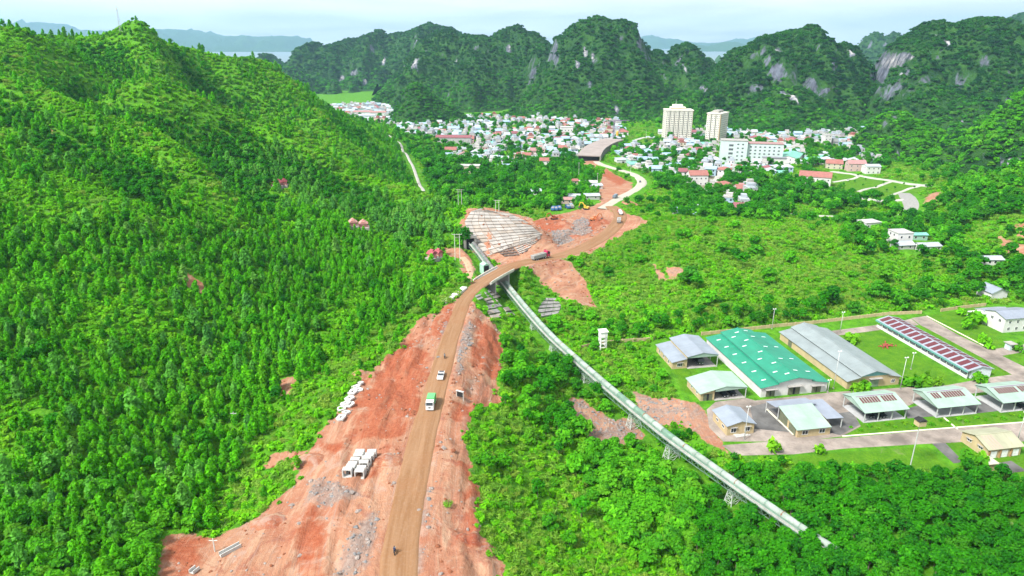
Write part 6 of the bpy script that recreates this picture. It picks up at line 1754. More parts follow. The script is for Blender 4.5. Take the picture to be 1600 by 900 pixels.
simple_house('house', 'pink roofed house standing among trees at left', (717, 252), 10, 12, 7, 10, M_WHITEWALL, M_PINKROOF, 0, along='y', wins=2)
simple_house('house', 'red roofed bungalow among trees at the left end', (695, 240), 14, 10, 4.5, 7.5, M_WHITEWALL, M_TERRA, 0, floors=1)
# hamlet in the right middle distance
simple_house('house', 'white two storey house with grey side wall in the hamlet', (1351, 366), 12, 9, 7.5, 7.5, M_WHITEWALL, M_FLAT, .25, wins=3)
simple_house('house', 'white palm shaded house in the hamlet', (1400, 385), 10, 10, 8, 8, M_WHITEWALL, M_FLAT, .1, wins=2)
simple_house('shed', 'grey tin roofed shed in front of the palm shaded house', (1402, 391), 11, 7, 3, 4.5, W_['pale grey'], M_METAL, .15, floors=1, wins=2, cat='shed')
simple_house('shed', 'teal roofed open shed right of the palm shaded house', (1424, 375), 10, 6, 3.2, 4, W_['mint'], M_MINTR, 0, floors=1, wins=2, cat='shed')
simple_house('shed', 'white tin roofed shed at the right end of the hamlet', (1438, 393), 13, 8, 3, 4.2, M_WHITEWALL, M_METAL, .1, floors=1, cat='shed')
simple_house('house', 'small grey house with dark porch left in the hamlet', (1332, 363), 9, 7, 3.5, 5, W_['pale grey'], M_METAL, -.1, floors=1, wins=2)
simple_house('house', 'low white hut half hidden in trees at right of the hamlet', (1533, 414), 12, 7, 3, 4.2, M_WHITEWALL, M_METAL, 0, floors=1)
# huts left of the red cutting
for i, (px, w, lab, wm_, rm) in enumerate((((824,305),12,'white roofed hut at the left of the huts by the cutting','white',M_METAL),((884,312),11,'pale roofed hut behind the blue lorries','white',M_METAL),((912,312),13,'grey roofed hut beside the cutting','pale grey',M_METAL),((905,290),16,'pale grey huts group nearest the concrete road','pale grey',M_FLAT),((925,296),10,'white hut at the edge of the red bank','white',M_METAL),((876,318),9,'low pink hut near the blue lorries','pale pink',M_PINKROOF),((888,288),9,'orange roofed hut in the trees','cream',M_TERRA))):
    simple_house('hut', lab, px, w, 7, 3, 4.3, W_[wm_], rm, (.2, -.15, .1, -.1, .3, 0, .1)[i], floors=1, wins=2, group='huts left of the cutting', cat='hut', margin=2, clear=18)
# half-buried concrete hall with curved roof where the new road ends
top = smooth_line([np.append(G(*q), 13.0) for q in ((920,252),(926,243),(934,237),(946,231),(960,227))], 6)
base_z = float(top[:, 2].mean()) ; p0 = top[0]
EXCL.append([np.array(q) for q in [(top[i][0] + sg * 16, top[i][1]) for sg, rr in ((1, range(len(top))), (-1, range(len(top) - 1, -1, -1))) for i in rr]])
r = empty('covered_viaduct', (p0[0], p0[1], p0[2]), 0, 'wide pale concrete deck curving at the head of the new road', 'viaduct')
tp, _s = resample(top, 6.0)
m = MB(); mw = MB()
OO = Vector(p0[:3])
for i in range(len(tp) - 1):
    a = Vector(tp[i][:3]) - OO; b = Vector(tp[i + 1][:3]) - OO; a.z = 0; b.z = 0
    s = Vector((1, 0, 0)) * 17
    d = (b - a).normalized(); n_ = Vector((d.y, -d.x, 0)) * 13; 
    d2 = (Vector(tp[min(i + 2, len(tp) - 1)][:3]) - Vector(tp[i + 1][:3])) if i < len(tp) - 2 else (b - a)
    d2.z = 0; d2.normalize(); n2 = Vector((d2.y, -d2.x, 0)) * 13
    Z0, Z1 = Vector((0, 0, 5.4)), Vector((0, 0, 6.4))
    m.hexa([a - n_ + Z0, a + n_ + Z0, b + n2 + Z0, b - n2 + Z0], [a - n_ + Z1, a + n_ + Z1, b + n2 + Z1, b - n2 + Z1])
    for sg in (-1, 1):
        q = MB(); c0 = a + n_ * sg * .96; q.box(c0.x - .5, c0.x + .5, c0.y - .5, c0.y + .5, -3, 5.4); q.build('column', M_CONC, r)
m.build('deck', plain('pale_dusty_deck', (.27, .225, .205), .9, .08, .1), r)
m = MB(); a = Vector((0, 3, 0)); m.box(-11.5, 11.5, 3, 3.5, -3, 5.3); m.build('shade_painted_wall', M_DARK, r)  # near-black wall paints the shade under the deck
# tower crane and yellow silo near the deck
p = G(958, 224); r = empty('tower_crane', tuple(p), .3, 'thin purple grey tower crane mast in the town', 'crane')
m = MB()
for k in range(10):
    for (x, y) in ((-.8, -.8), (.8, -.8), (.8, .8), (-.8, .8)): m.bar((x, y, k * 3 - 1), (x, y, k * 3 + 2), .25)
    m.bar((-.8, -.8, k * 3), (.8, -.8, k * 3 + 3), .18); m.bar((.8, -.8, k * 3), (.8, .8, k * 3 + 3), .18)
m.build('mast', plain('purple_grey_steel', (.2, .14, .22), .6), r)
m = MB(); m.bar((-8, 0, 29.5), (22, 0, 29.5), .8, 1.0); m.build('jib', plain('purple_grey_steel', (.2, .14, .22), .6), r)
m = MB(); m.box(-8, -6, -.8, .8, 27.5, 29); m.build('counterweight', M_CONC, r)
p = G(964, 221); r = empty('silo', tuple(p), 0, 'upright orange yellow silo next to the tower crane', 'silo')
m = MB(); m.tube((0, 0, 2), (0, 0, 13), 1.7, 1.7, 14); m.tube((0, 0, 13), (0, 0, 14.2), 1.7, .5, 14); m.build('body', plain('orange_yellow_paint', (.62, .35, .05), .6), r)
for a in range(4):
    m = MB(); t = PI / 4 + a * PI / 2; m.bar((math.cos(t) * 1.3, math.sin(t) * 1.3, -1), (math.cos(t) * 1.3, math.sin(t) * 1.3, 2.2), .3); m.build('leg', M_STEEL, r)
# factory at the far left end
for i, (px, w, l, rm, lab) in enumerate((((534,178),24,20,M_METAL,'left white factory hall at the far left of town'),((552,180),34,16,M_PINKROOF,'pink roofed factory hall at the far left of town'),((578,181),30,18,M_PINKROOF,'rosy roofed factory hall near the wooded cone hill'),((560,186),30,14,M_METAL,'white roofed factory hall in front of the pink ones'),((586,189),26,14,M_METAL,'long pale factory shed nearest the wooded cone hill'),((604,178),12,22,M_METAL,'small pale hall tucked against the wooded cone hill'))):
    simple_house('factory_hall', lab, px, w, l, 6, 8, M_WHITEWALL, rm, .05, wins=5, floors=1, group='factory halls at the far left', cat='factory hall', margin=3, at=at_z(px[0], px[1], -30.5))

# ------------------------------------------------------------------ ordinary town houses
def house_proto(kind, wall, roofm, rng_):
    """returns list of (part, mesh, loc, parent index)"""
    parts = []
    if kind == 'tube':
        w, l, fl = rng_.uniform(6.5, 9.5), rng_.uniform(10, 15), rng_.choice((1, 2, 2, 3)); h = fl * 3.3
        m = MB(); m.box(-w / 2, w / 2, -l / 2, l / 2, -2.5, h); m.box(-w / 2, w / 2, -l / 2 - 1.0, -l / 2, 3.0, 3.35)
        if fl > 2: m.box(-w / 2, w / 2, -l / 2 - 1.0, -l / 2, 6.3, 6.65)
        parts.append(('wall', m.mesh('wall', wall)))
        m = MB(); m.box(-w / 2 - .15, w / 2 + .15, -l / 2 - .15, l / 2 + .15, h, h + .3); m.box(-w * .3, w * .3, 0, l * .35, h + .3, h + 2.9)
        m.box(-w / 2, w / 2, -l / 2, -l / 2 + .2, h + .3, h + 1.1)
        parts.append(('roof', m.mesh('roof', roofm)))
        for k in range(fl):
            for sx in (-1, 1):
                m = MB(); m.box(sx * w * .24 - .65, sx * w * .24 + .65, -l / 2 - .06, -l / 2, k * 3.3 + .9, k * 3.3 + 2.5); parts.append(('window', m.mesh('window', M_GLASS)))
    elif kind == 'gable':
        w, l, fl = rng_.uniform(8, 12), rng_.uniform(8, 11), rng_.choice((1, 2, 2)); h = fl * 3.4; rd = h + rng_.uniform(2.2, 3.2)
        m = MB(); m.prism([(-l / 2, -2.5), (l / 2, -2.5), (l / 2, h), (0, rd), (-l / 2, h)], -w / 2, w / 2, 'x'); parts.append(('wall', m.mesh('wall', wall)))
        m = MB(); s = (rd - h) / (l / 2); o = .6
        for sg in (-1, 1):
            b = [(-w / 2 - .4, sg * (l / 2 + o), h - s * o + .04), (w / 2 + .4, sg * (l / 2 + o), h - s * o + .04), (w / 2 + .4, 0, rd + .04), (-w / 2 - .4, 0, rd + .04)]
            if sg > 0: b = b[::-1]
            m.hexa(b, [(x, y, z + .2) for x, y, z in b])
        parts.append(('roof', m.mesh('roof', roofm)))
        for k in range(fl):
            for sx in (-1, 1):
                m = MB(); m.box(sx * w * .26 - .7, sx * w * .26 + .7, -l / 2 - .06, -l / 2, k * 3.4 + .9, k * 3.4 + 2.4); parts.append(('window', m.mesh('window', M_GLASS)))
    elif kind == 'hip':
        w, l = rng_.uniform(9, 13), rng_.uniform(8, 11); h = rng_.choice((3.6, 6.8, 6.8)); rd = h + 2.6
        m = MB(); m.box(-w / 2, w / 2, -l / 2, l / 2, -2.5, h); m.box(-w * .2, w * .2, -l / 2 - 2, -l / 2, -2.5, 3.0); parts.append(('wall', m.mesh('wall', wall)))
        m = MB(); o = .7; a = w / 2 + o; b = l / 2 + o; c = max(.5, a - b)
        m.add([(-a, -b, h), (a, -b, h), (a, b, h), (-a, b, h), (-c, 0, rd), (c, 0, rd), (-a, -b, h + .01)], [(0, 1, 5, 4), (1, 2, 5), (2, 3, 4, 5), (3, 0, 4), (3, 2, 1, 0)]); parts.append(('roof', m.mesh('roof', roofm)))
        for sx in (-1, 0, 1):
            m = MB(); m.box(sx * w * .3 - .7, sx * w * .3 + .7, -l / 2 - .06, -l / 2, h - 2.5, h - 1.0); parts.append(('window', m.mesh('window', M_GLASS)))
    else:
        w, l = rng_.uniform(9, 16), rng_.uniform(8, 14); h = rng_.uniform(3.2, 5)
        m = MB(); m.box(-w / 2, w / 2, -l / 2, l / 2, -2.5, h); parts.append(('wall', m.mesh('wall', wall)))
        m = MB(); b = [(-w / 2 - .4, -l / 2 - .4, h), (w / 2 + .4, -l / 2 - .4, h), (w / 2 + .4, l / 2 + .4, h + 1.3), (-w / 2 - .4, l / 2 + .4, h + 1.3)]
        m.hexa(b, [(x, y, z + .15) for x, y, z in b]); m.prism([(-l / 2, h), (l / 2, h), (l / 2, h + 1.28)], -w / 2, w / 2, 'x'); parts.append(('roof', m.mesh('roof', roofm)))
        m = MB(); m.box(-1.3, 1.3, -l / 2 - .06, -l / 2, 0, 2.5); parts.append(('door', m.mesh('door', M_DARK)))
    return parts
prng = random.Random(12)
PROTO = []
ROOFN = {'red tiled': M_TERRA, 'pink tiled': M_PINKROOF, 'maroon': M_MAROON, 'blue sheet': M_BLUER, 'pale metal': M_METAL, 'jade sheet': M_MINTR, 'flat grey': M_FLAT}
for kind, wall, roof_ in (('tube', 'white', 'flat grey'), ('tube', 'white', 'pale metal'), ('tube', 'cream', 'red tiled'), ('gable', 'pale blue', 'blue sheet'), ('hip', 'white', 'maroon'), ('shed', 'pale blue', 'blue sheet'), ('tube', 'pale blue', 'flat grey'), ('tube', 'cream', 'flat grey'), ('tube', 'pale pink', 'flat grey'), ('tube', 'pale grey', 'pale metal'), ('tube', 'mint', 'flat grey'),
                          ('gable', 'white', 'red tiled'), ('gable', 'cream', 'red tiled'), ('gable', 'white', 'pale metal'), ('gable', 'pale pink', 'pink tiled'), ('gable', 'white', 'maroon'),
                          ('hip', 'white', 'red tiled'), ('hip', 'cream', 'pink tiled'), ('hip', 'pale blue', 'pale metal'),
                          ('shed', 'pale grey', 'pale metal'), ('shed', 'white', 'blue sheet'), ('shed', 'pale grey', 'jade sheet'), ('shed', 'white', 'pale metal')):
    PROTO.append((kind, wall, roof_, house_proto(kind, W_[wall], ROOFN[roof_], prng)))
KINDW = {'tube': 'narrow', 'gable': 'gabled', 'hip': 'hipped', 'shed': 'low shed-like'}
TOWN = [([(618,198),(760,182),(965,190),(975,214),(958,228),(905,236),(895,250),(800,250),(745,235),(735,218),(640,212)], .97),
        ([(745,232),(895,240),(905,262),(800,268),(700,262),(690,236)], .7),
        ([(968,236),(1040,224),(1120,228),(1128,258),(1205,262),(1235,272),(1190,285),(1180,310),(1060,318),(1040,296),(1022,276),(970,256)], .92),
        ([(1060,300),(1180,290),(1175,335),(1050,340)], .34),
        ([(1130,212),(1180,196),(1368,206),(1385,232),(1372,262),(1300,262),(1230,258),(1205,250),(1205,228)], .92),
        ([(1010,222),(1040,208),(1190,205),(1190,220),(1110,226)], .85),
        ([(510,166),(606,160),(616,196),(640,204),(630,210),(560,196)], .8)]
HOUSES = []
hr = np.random.default_rng(4)
TOWN_PLAN = []
for poly, dens in TOWN:
    pp = np.array([(at_z(q[0], q[1], -30.5) if poly[0][0] == 510 else G(*q))[:2] for q in poly]); TOWN_PLAN.append(pp)
    sp = 11.5
    x0, y0 = pp.min(0); x1, y1 = pp.max(0)
    gx, gy = np.meshgrid(np.arange(x0, x1, sp), np.arange(y0, y1, sp * 1.35))
    gx = gx.ravel() + hr.uniform(-2.5, 2.5, gx.size); gy = gy.ravel() + hr.uniform(-3, 3, gy.size)
    k = in_poly(gx, gy, pp) & (hr.random(gx.size) < dens) & (fbm(gx / 55, gy / 80, 2, 77) > .33)
    for x, y in zip(gx[k], gy[k]):
        if any(abs(x - h[0]) < 8 and abs(y - h[1]) < 10 for h in HOUSES): continue
        if any((abs(x - e[0][0]) < 140 and abs(y - e[0][1]) < 140) and poly_dist(np.array([x]), np.array([y]), e)[0] < 5 for e in EXCL): continue
        if abs(line_coords(CR, [x], [y])[1][0]) < 14: continue
        HOUSES.append((x, y))
HOUSES = np.array(HOUSES)
order = np.argsort(HOUSES[:, 1])
src_objs = {}
pick = hr.integers(0, len(PROTO), len(HOUSES)); redk = np.array([('red' in q[2] or 'pink' in q[2] or 'maroon' in q[2]) for q in PROTO]); sw = redk[pick] & (hr.random(len(HOUSES)) < .62); pick[sw] = hr.choice([k for k in range(len(PROTO)) if not redk[k]], sw.sum())
angs = np.round(fbm(HOUSES[:, 0] / 120, HOUSES[:, 1] / 120, 2, 5) * 6) * .35 - 1.0 + hr.uniform(-.08, .08, len(HOUSES))
LM = [('the left apartment tower', G(1058, 220)), ('the right apartment tower', G(1113, 222)), ('the hospital block', G(1155, 250)), ('the pale concrete deck', G(930, 243)), ('the orange silo', G(964, 221)), ('the blue depot', G(700, 208)), ('the maroon shed', G(704, 222)), ('the lone red house', G(848, 262)), ('the white villa', G(1085, 290)), ('the jade warehouse', G(1225, 250)), ('the red roofed hall', G(1265, 289)), ('the concrete road', G(990, 273)), ('the white block hall', G(882, 212)), ('the park', G(1333, 268)), ('the four storey house', G(1290, 229))]
def near_what(x, y):
    n, p = min(LM, key=lambda q: abs(q[1][0] - x) + .6 * abs(q[1][1] - y)); dx, dy = x - p[0], y - p[1]
    return ('right of ' if dx > 0 else 'left of ') + n if abs(dx) > .6 * abs(dy) else ('behind ' if dy > 0 else 'in front of ') + n
FARH = []
nind = 0
for j in order:
    x, y = HOUSES[j]; k = int(pick[j]); a = float(angs[j]) * .55; z = gz(x, y)
    if nind < 300:
        kind, wall, roof_, parts = PROTO[k]
        r = empty('town_house', (x, y, z), a, '%s %s house with %s roof %s' % (wall, KINDW[kind], roof_, near_what(x, y)), 'house', 'ordinary houses of the valley town')
        for pn, me in parts:
            o = link_mesh(pn, me, r)
            if pn in ('wall', 'roof'): src_objs.setdefault(k, {})[pn] = o
        nind += 1
    else: FARH.append((x, y, z, a, k))

# ------------------------------------------------------------------ paths and the little park
def path(name, label, px, hw, mat, lift=.12, cat='path', step=2.0):
    L = smooth_line([np.append(G(*q), hw) for q in px], 8)
    set_props(link_mesh(name, ribbon(name, L, mat, 7, step, lift, .03, 0, .35, drape=True, jag=.1)), label, cat, kind='structure')
    PATHS.append(L)
PATHS = []
M_PATH = plain('pale_concrete_path', (.36, .35, .31), .9, .1, .15)
path('path', 'pale concrete path climbing along the foot of the left hill', [(606,211),(618,220),(628,230),(637,245),(645,260),(650,274),(655,288),(662,300)], 1.5, M_PATH, .8)
path('path', 'pale lane winding across the green valley on the right', [(1195,330),(1225,334),(1290,338),(1350,340),(1395,340),(1416,335)], 2.0, M_PATH, .5)
path('road', 'grey paved street curving up to the park', [(1405,340),(1418,333),(1424,324),(1420,312),(1412,302)], 5.0, plain('grey_street', (.24, .235, .22), .9, .1), .35, 'road')
path('path', 'pale paved street along the near side of the park', [(1285,296),(1330,306),(1375,314),(1412,312)], 3.6, M_PATH, .3)
path('path', 'pale paved street along the far side of the park', [(1300,268),(1350,276),(1400,284),(1455,291)], 3.6, M_PATH, .3)
path('path', 'pale cross path at the left of the park', [(1300,285),(1330,280),(1345,274)], 2.0, M_PATH, .3)
path('path', 'pale cross path in the middle of the park', [(1340,300),(1375,290),(1395,283)], 2.0, M_PATH, .3)
path('path', 'pale cross path at the right of the park', [(1385,310),(1415,297),(1440,290)], 2.0, M_PATH, .3)
path('path', 'straight pale street descending through the lower town', [(1100,300),(1115,285),(1125,270),(1128,258)], 2.6, M_PATH, .3)
path('path', 'pale elevated street in front of the left tower', [(985,222),(1010,215),(1040,222),(1070,224)], 3.0, M_PATH, .6)
path('path', 'light track joining the dirt road at the left of the bend', [(722,402),(731,412),(735,424),(728,436)], 2.2, plain('sandy_track', (.46, .30, .19), .95, .1), .2)

# park trees and parked cars
for j, (q, lab) in enumerate((((1296,281),'left car parked at the park beside the white hall'),((1365,300),'car parked on the near street of the park'),((1448,291),'car at the far right end of the park street'),((1325,283),'car parked in the middle of the park'))):
    p = G(*q); car(lab, tuple(p + np.array([0, 0, .35])), .3 * j, WHITE if j % 2 else paint('slate', (.1, .12, .15)), group='cars at the park'); EXCL.append(rect_plan(p - np.array([4, 12, 0]), 8, 14, 0, 0))
# ------------------------------------------------------------------ plants
M_ACACIA = leaf_mat('acacia_leaves', (0.0290, 0.1854, 0.0044), (0.1127, 0.4944, 0.0077), (0.2173, 0.5974, 0.0132), w=(.40, .50, .35))
M_SILVER = leaf_mat('pale_eucalypt_leaves', (0.0604, 0.2318, 0.0242), (0.1409, 0.4635, 0.0462), (0.2254, 0.5459, 0.0880))
M_ROUND = leaf_mat('rounded_tree_leaves', (0.0110, 0.1133, 0.0033), (0.0456, 0.2987, 0.0055), (0.0955, 0.4120, 0.0110), w=(.40, .40, .30))
M_BROAD = leaf_mat('broad_leaves', (0.0290, 0.1700, 0.0055), (0.1087, 0.4532, 0.0110), (0.2012, 0.5562, 0.0242), w=(.4, .45, .3))
M_BUSH = leaf_mat('scrub_leaves', (0.0382, 0.1854, 0.0044), (0.1593, 0.5253, 0.0088), (0.2730, 0.5974, 0.0154), w=(.42, .36, .42))
M_TALLGRASS = leaf_mat('tall_pale_grass', (0.1456, 0.3605, 0.0220), (0.2457, 0.4841, 0.0440), (0.3731, 0.5356, 0.1210))
M_JUNGLE = leaf_mat('jungle_canopy', (0.0042, 0.0350, 0.0088), (0.0224, 0.1288, 0.0088), (0.0490, 0.1957, 0.0132), .2, w=(.34, .26, .60), scale=.010)
M_GROVE = leaf_mat('lighter_hill_canopy', (0.0098, 0.0772, 0.0066), (0.0525, 0.2575, 0.0088), (0.0980, 0.3502, 0.0132), .2, w=(.36, .30, .45), scale=.02)
M_BARK = plain('grey_brown_bark', (.16, .13, .10), .95, .15, 1.5)

def leaf_mesh(name, C, N, size, mat, rg, aspect=.6, extra=None):
    """diamond-shaped leaf sprays at centres C facing N"""
    n = len(C)
    N = N / (np.linalg.norm(N, axis=1, keepdims=True) + 1e-9)
    A = rg.normal(size=(n, 3)); T = np.cross(N, A); T /= np.linalg.norm(T, axis=1, keepdims=True) + 1e-9
    B = np.cross(N, T)
    s = (size * rg.uniform(.7, 1.3, n))[:, None]
    v = np.stack([C - T * s, C - B * s * aspect + N * s * .15, C + T * s, C + B * s * aspect + N * s * .15], 1).reshape(-1, 3)
    f = np.arange(4 * n).reshape(n, 4)
    me = bpy.data.meshes.new(name)
    me.vertices.add(4 * n); me.vertices.foreach_set('co', v.ravel())
    me.loops.add(4 * n); me.loops.foreach_set('vertex_index', f.ravel())
    me.polygons.add(n); me.polygons.foreach_set('loop_start', np.arange(0, 4 * n, 4))
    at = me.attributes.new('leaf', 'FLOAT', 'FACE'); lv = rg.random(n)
    if extra is not None: lv = np.clip(lv * .65 + .4 * extra ** 2, 0, 1)      # sunlit crown tops put into the leaf colour, with some fresh shoots
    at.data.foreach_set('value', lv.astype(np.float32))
    me.materials.append(mat); me.update(); me.validate()
    return me
def lobes(n, blobs, rg, shell=.55):
    """points on the outer shell of several lobes"""
    blobs = np.array(blobs, float); w = blobs[:, 3] * blobs[:, 4]; k = rg.choice(len(blobs), n, p=w / w.sum())
    d = rg.normal(size=(n, 3)); d[:, 2] = np.abs(d[:, 2]) * 1.0 - .25; d /= np.linalg.norm(d, axis=1, keepdims=True)
    r = rg.uniform(shell, 1.0, n)[:, None]
    R = np.stack([blobs[k, 3], blobs[k, 3], blobs[k, 4]], 1)
    return blobs[k, :3] + d * R * r, d
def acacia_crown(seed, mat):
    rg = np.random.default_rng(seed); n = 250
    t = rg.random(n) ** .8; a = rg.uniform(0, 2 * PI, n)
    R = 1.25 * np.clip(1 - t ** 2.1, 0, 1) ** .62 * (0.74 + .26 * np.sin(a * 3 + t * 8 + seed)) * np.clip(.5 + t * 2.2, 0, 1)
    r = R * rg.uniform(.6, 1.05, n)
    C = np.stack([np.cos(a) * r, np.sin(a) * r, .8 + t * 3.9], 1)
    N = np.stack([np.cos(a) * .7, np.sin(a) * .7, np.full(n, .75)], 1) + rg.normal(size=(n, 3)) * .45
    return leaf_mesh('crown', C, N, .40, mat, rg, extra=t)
def round_crown(seed, mat, n=380, H=6.4, R=2.0, leaf=.42, flat=1.0):
    rg = np.random.default_rng(seed); b = [(0, 0, H - R * .9, R * .75, R * .8 * flat)]
    for i in range(8):
        a = i * 2.4 + rg.uniform(-.4, .4); rr = R * rg.uniform(.35, .75); b.append((math.cos(a) * rr, math.sin(a) * rr, H - R * rg.uniform(.7, 1.7), R * rg.uniform(.4, .58), R * rg.uniform(.35, .5) * flat))
    C, d = lobes(n, b, rg)
    N = d * .8 + np.array([0, 0, .5]) + rg.normal(size=(n, 3)) * .4
    return leaf_mesh('crown', C, N, leaf, mat, rg)
def bush_mesh(seed, mat, n=110, R=1.25, leaf=.40):
    rg = np.random.default_rng(seed); b = []
    for i in range(6):
        a = rg.uniform(0, 6.28); rr = R * rg.uniform(.1, .75); b.append((math.cos(a) * rr, math.sin(a) * rr, R * rg.uniform(.2, .6), R * rg.uniform(.4, .6), R * rg.uniform(.4, .65)))
    C, d = lobes(n, b, rg, .6); N = d * .7 + np.array([0, 0, .6]) + rg.normal(size=(n, 3)) * .45
    return leaf_mesh('foliage', C, N, leaf, mat, rg)
def grass_mesh(seed, mat, n=80, R=1.0, h=1.3):
    rg = np.random.default_rng(seed); a = rg.uniform(0, 6.28, n); r = R * np.sqrt(rg.random(n))
    C = np.stack([np.cos(a) * r, np.sin(a) * r, rg.uniform(.25, h * .75, n)], 1)
    out = np.stack([np.cos(a), np.sin(a), np.zeros(n)], 1); N = out * .6 + rg.normal(size=(n, 3)) * .5 + np.array([0, 0, .35])
    me = leaf_mesh('foliage', C, N, .55, mat, rg, .16)
    return me
def jungle_mesh(seed, mat):
    rg = np.random.default_rng(seed); b = [(0, 0, .35, .8, .7)]
    for i in range(6):
        a = i * 1.05 + rg.uniform(-.3, .3); b.append((math.cos(a) * .6, math.sin(a) * .6, rg.uniform(.1, .5), .45, .45))
    C, d = lobes(120, b, rg, .75); N = d * .9 + np.array([0, 0, .4]) + rg.normal(size=(120, 3)) * .3
    return leaf_mesh('foliage', C, N, .34, mat, rg)
def trunk_mesh(seed, h, r, limbs=3, spread=.9, top=.95):
    rg = random.Random(seed); m = MB()
    lean = (rg.uniform(-.15, .15), rg.uniform(-.15, .15))
    m.tube((0, 0, -.5), (lean[0] * .5, lean[1] * .5, h * .5), r, r * .7, 7); m.tube((lean[0] * .5, lean[1] * .5, h * .5), (lean[0], lean[1], h * top), r * .7, r * .2, 7)
    for i in range(limbs):
        a = i * 2.2 + rg.uniform(-.3, .3); z = h * rg.uniform(.35, .6); m.tube((lean[0] * .5, lean[1] * .5, z), (math.cos(a) * spread, math.sin(a) * spread, z + h * .22), r * .45, r * .12, 5)
    return m.mesh('trunk', M_BARK)

KIT = {   # kind: (crown meshes, trunk meshes)
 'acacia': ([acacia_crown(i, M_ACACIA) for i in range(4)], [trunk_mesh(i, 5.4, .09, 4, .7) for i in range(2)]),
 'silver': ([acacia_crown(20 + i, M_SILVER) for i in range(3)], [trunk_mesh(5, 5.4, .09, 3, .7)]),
 'round': ([round_crown(40 + i, M_ROUND) for i in range(4)], [trunk_mesh(7 + i, 5.6, .16, 4, 1.2) for i in range(2)]),
 'broad': ([round_crown(60 + i, M_BROAD, 420, 5.6, 2.5, .55, .7) for i in range(3)], [trunk_mesh(9, 5.0, .16, 4, 1.5)]),
 'bush': ([bush_mesh(80 + i, M_BUSH) for i in range(4)], None),
 'grass': ([grass_mesh(100 + i, M_TALLGRASS) for i in range(3)], None),
 'jungle': ([jungle_mesh(120 + i, M_JUNGLE) for i in range(4)], None),
 'grove': ([jungle_mesh(140 + i, M_GROVE) for i in range(3)], None),
}

# ------------------------------------------------------------------ where things grow
def project(x, y, z):
    d = y * CT - (z - CAM_Z) * ST; d = np.maximum(d, 1e-3)
    return 800 + FPX * x / d, 450 - FPX * (y * ST + (z - CAM_Z) * CT) / d
def zone_px(px, py, poly): return in_poly(px, py, poly)
Z_HILL = [(-220,10),(230,15),(420,95),(520,140),(615,198),(640,232),(662,300),(735,322),(722,352),(724,400),(716,465),(655,505),(590,580),(520,668),(460,765),(370,825),(300,830),(252,870),(245,1000),(-220,1000)]
Z_BELT = [(716,430),(716,470),(600,575),(515,690),(460,780),(370,835),(320,800),(380,715),(430,640),(500,580),(600,510)]
Z_SILV = [(380,250),(480,240),(600,285),(700,330),(715,400),(640,400),(560,350),(480,330),(390,320)]
Z_FOREST = [(1100,1000),(1088,880),(1085,800),(1125,752),(1180,735),(1215,728),(1250,738),(1400,744),(1500,752),(1750,745),(1750,1000)]
Z_BROAD = [(890,715),(960,660),(1035,695),(1125,748),(1085,800),(1088,880),(1010,900),(930,800)]
Z_PLAIN = [(655,285),(700,262),(905,262),(938,275),(935,330),(850,330),(740,322),(690,318)]
Z_MOUND = [(890,410),(960,372),(1010,345),(1130,345),(1260,352),(1400,430),(1420,470),(1200,490),(1000,500),(930,490)]
Z_RSLOPE = [(735,650),(790,640),(880,720),(930,800),(1010,900),(1100,1000),(780,1000),(755,800)]
Z_COMPG = [(905,545),(1020,535),(1060,610),(1100,640),(990,625),(940,590)]
TREELINES = [([(1040,300),(1200,295),(1240,335),(1190,345),(1060,340)], .6), ([(1170,275),(1290,290),(1370,312),(1410,330),(1200,325)], .75), ([(1470,300),(1700,250),(1700,330),(1480,350)], .55),
             ([(1310,330),(1500,345),(1500,410),(1330,395)], .45), ([(1460,400),(1700,400),(1700,470),(1540,470),(1470,440)], .55), ([(940,505),(1540,450),(1540,480),(940,530)], .30),
             ([(1000,270),(1060,262),(1060,300),(1010,300)], .5), ([(780,560),(900,560),(960,640),(880,720),(790,640)], .35), ([(1180,225),(1390,215),(1390,265),(1180,262)], .55), ([(610,205),(720,225),(720,262),(660,270)], .8), ([(1040,250),(1140,250),(1140,300),(1040,300)], .22)]
zone_sheet = [np.array(e) for e in EXCL]
def blocked(x, y, margin=0.4):
    out = np.zeros(x.shape, bool)
    for e in zone_sheet:
        lo = e.min(0) - 2; hi = e.max(0) + 2
        k = (x > lo[0]) & (x < hi[0]) & (y > lo[1]) & (y < hi[1]) & ~out
        if k.any():
            sub = np.where(k)[0]; out[sub[poly_dist(x[sub], y[sub], e) < margin]] = True
    if len(HOUSES):
        k = np.where((y > 550) & ~out)[0]
        for i in k:
            if (np.abs(HOUSES[:, 0] - x[i]) + np.abs(HOUSES[:, 1] - y[i])).min() < 6.2: out[i] = True
    pts_ = np.where((np.abs(x) < 190) & (y < 760) & ~out)[0]
    _, o1, _, w1 = line_coords(RP, x[pts_], y[pts_]); _, o2, _, w2 = line_coords(CR, x[pts_], y[pts_])
    out[pts_[(np.abs(o1) < w1 + 1.2) | (np.abs(o2) < w2 + 7.0)]] = True
    for L in PATHS:
        k = np.where((x > L[:, 0].min() - 6) & (x < L[:, 0].max() + 6) & (y > L[:, 1].min() - 6) & (y < L[:, 1].max() + 6) & ~out)[0]
        if len(k): out[k[np.abs(line_coords(L, x[k], y[k])[1]) < L[0, 3] + 5.0]] = True
    return out
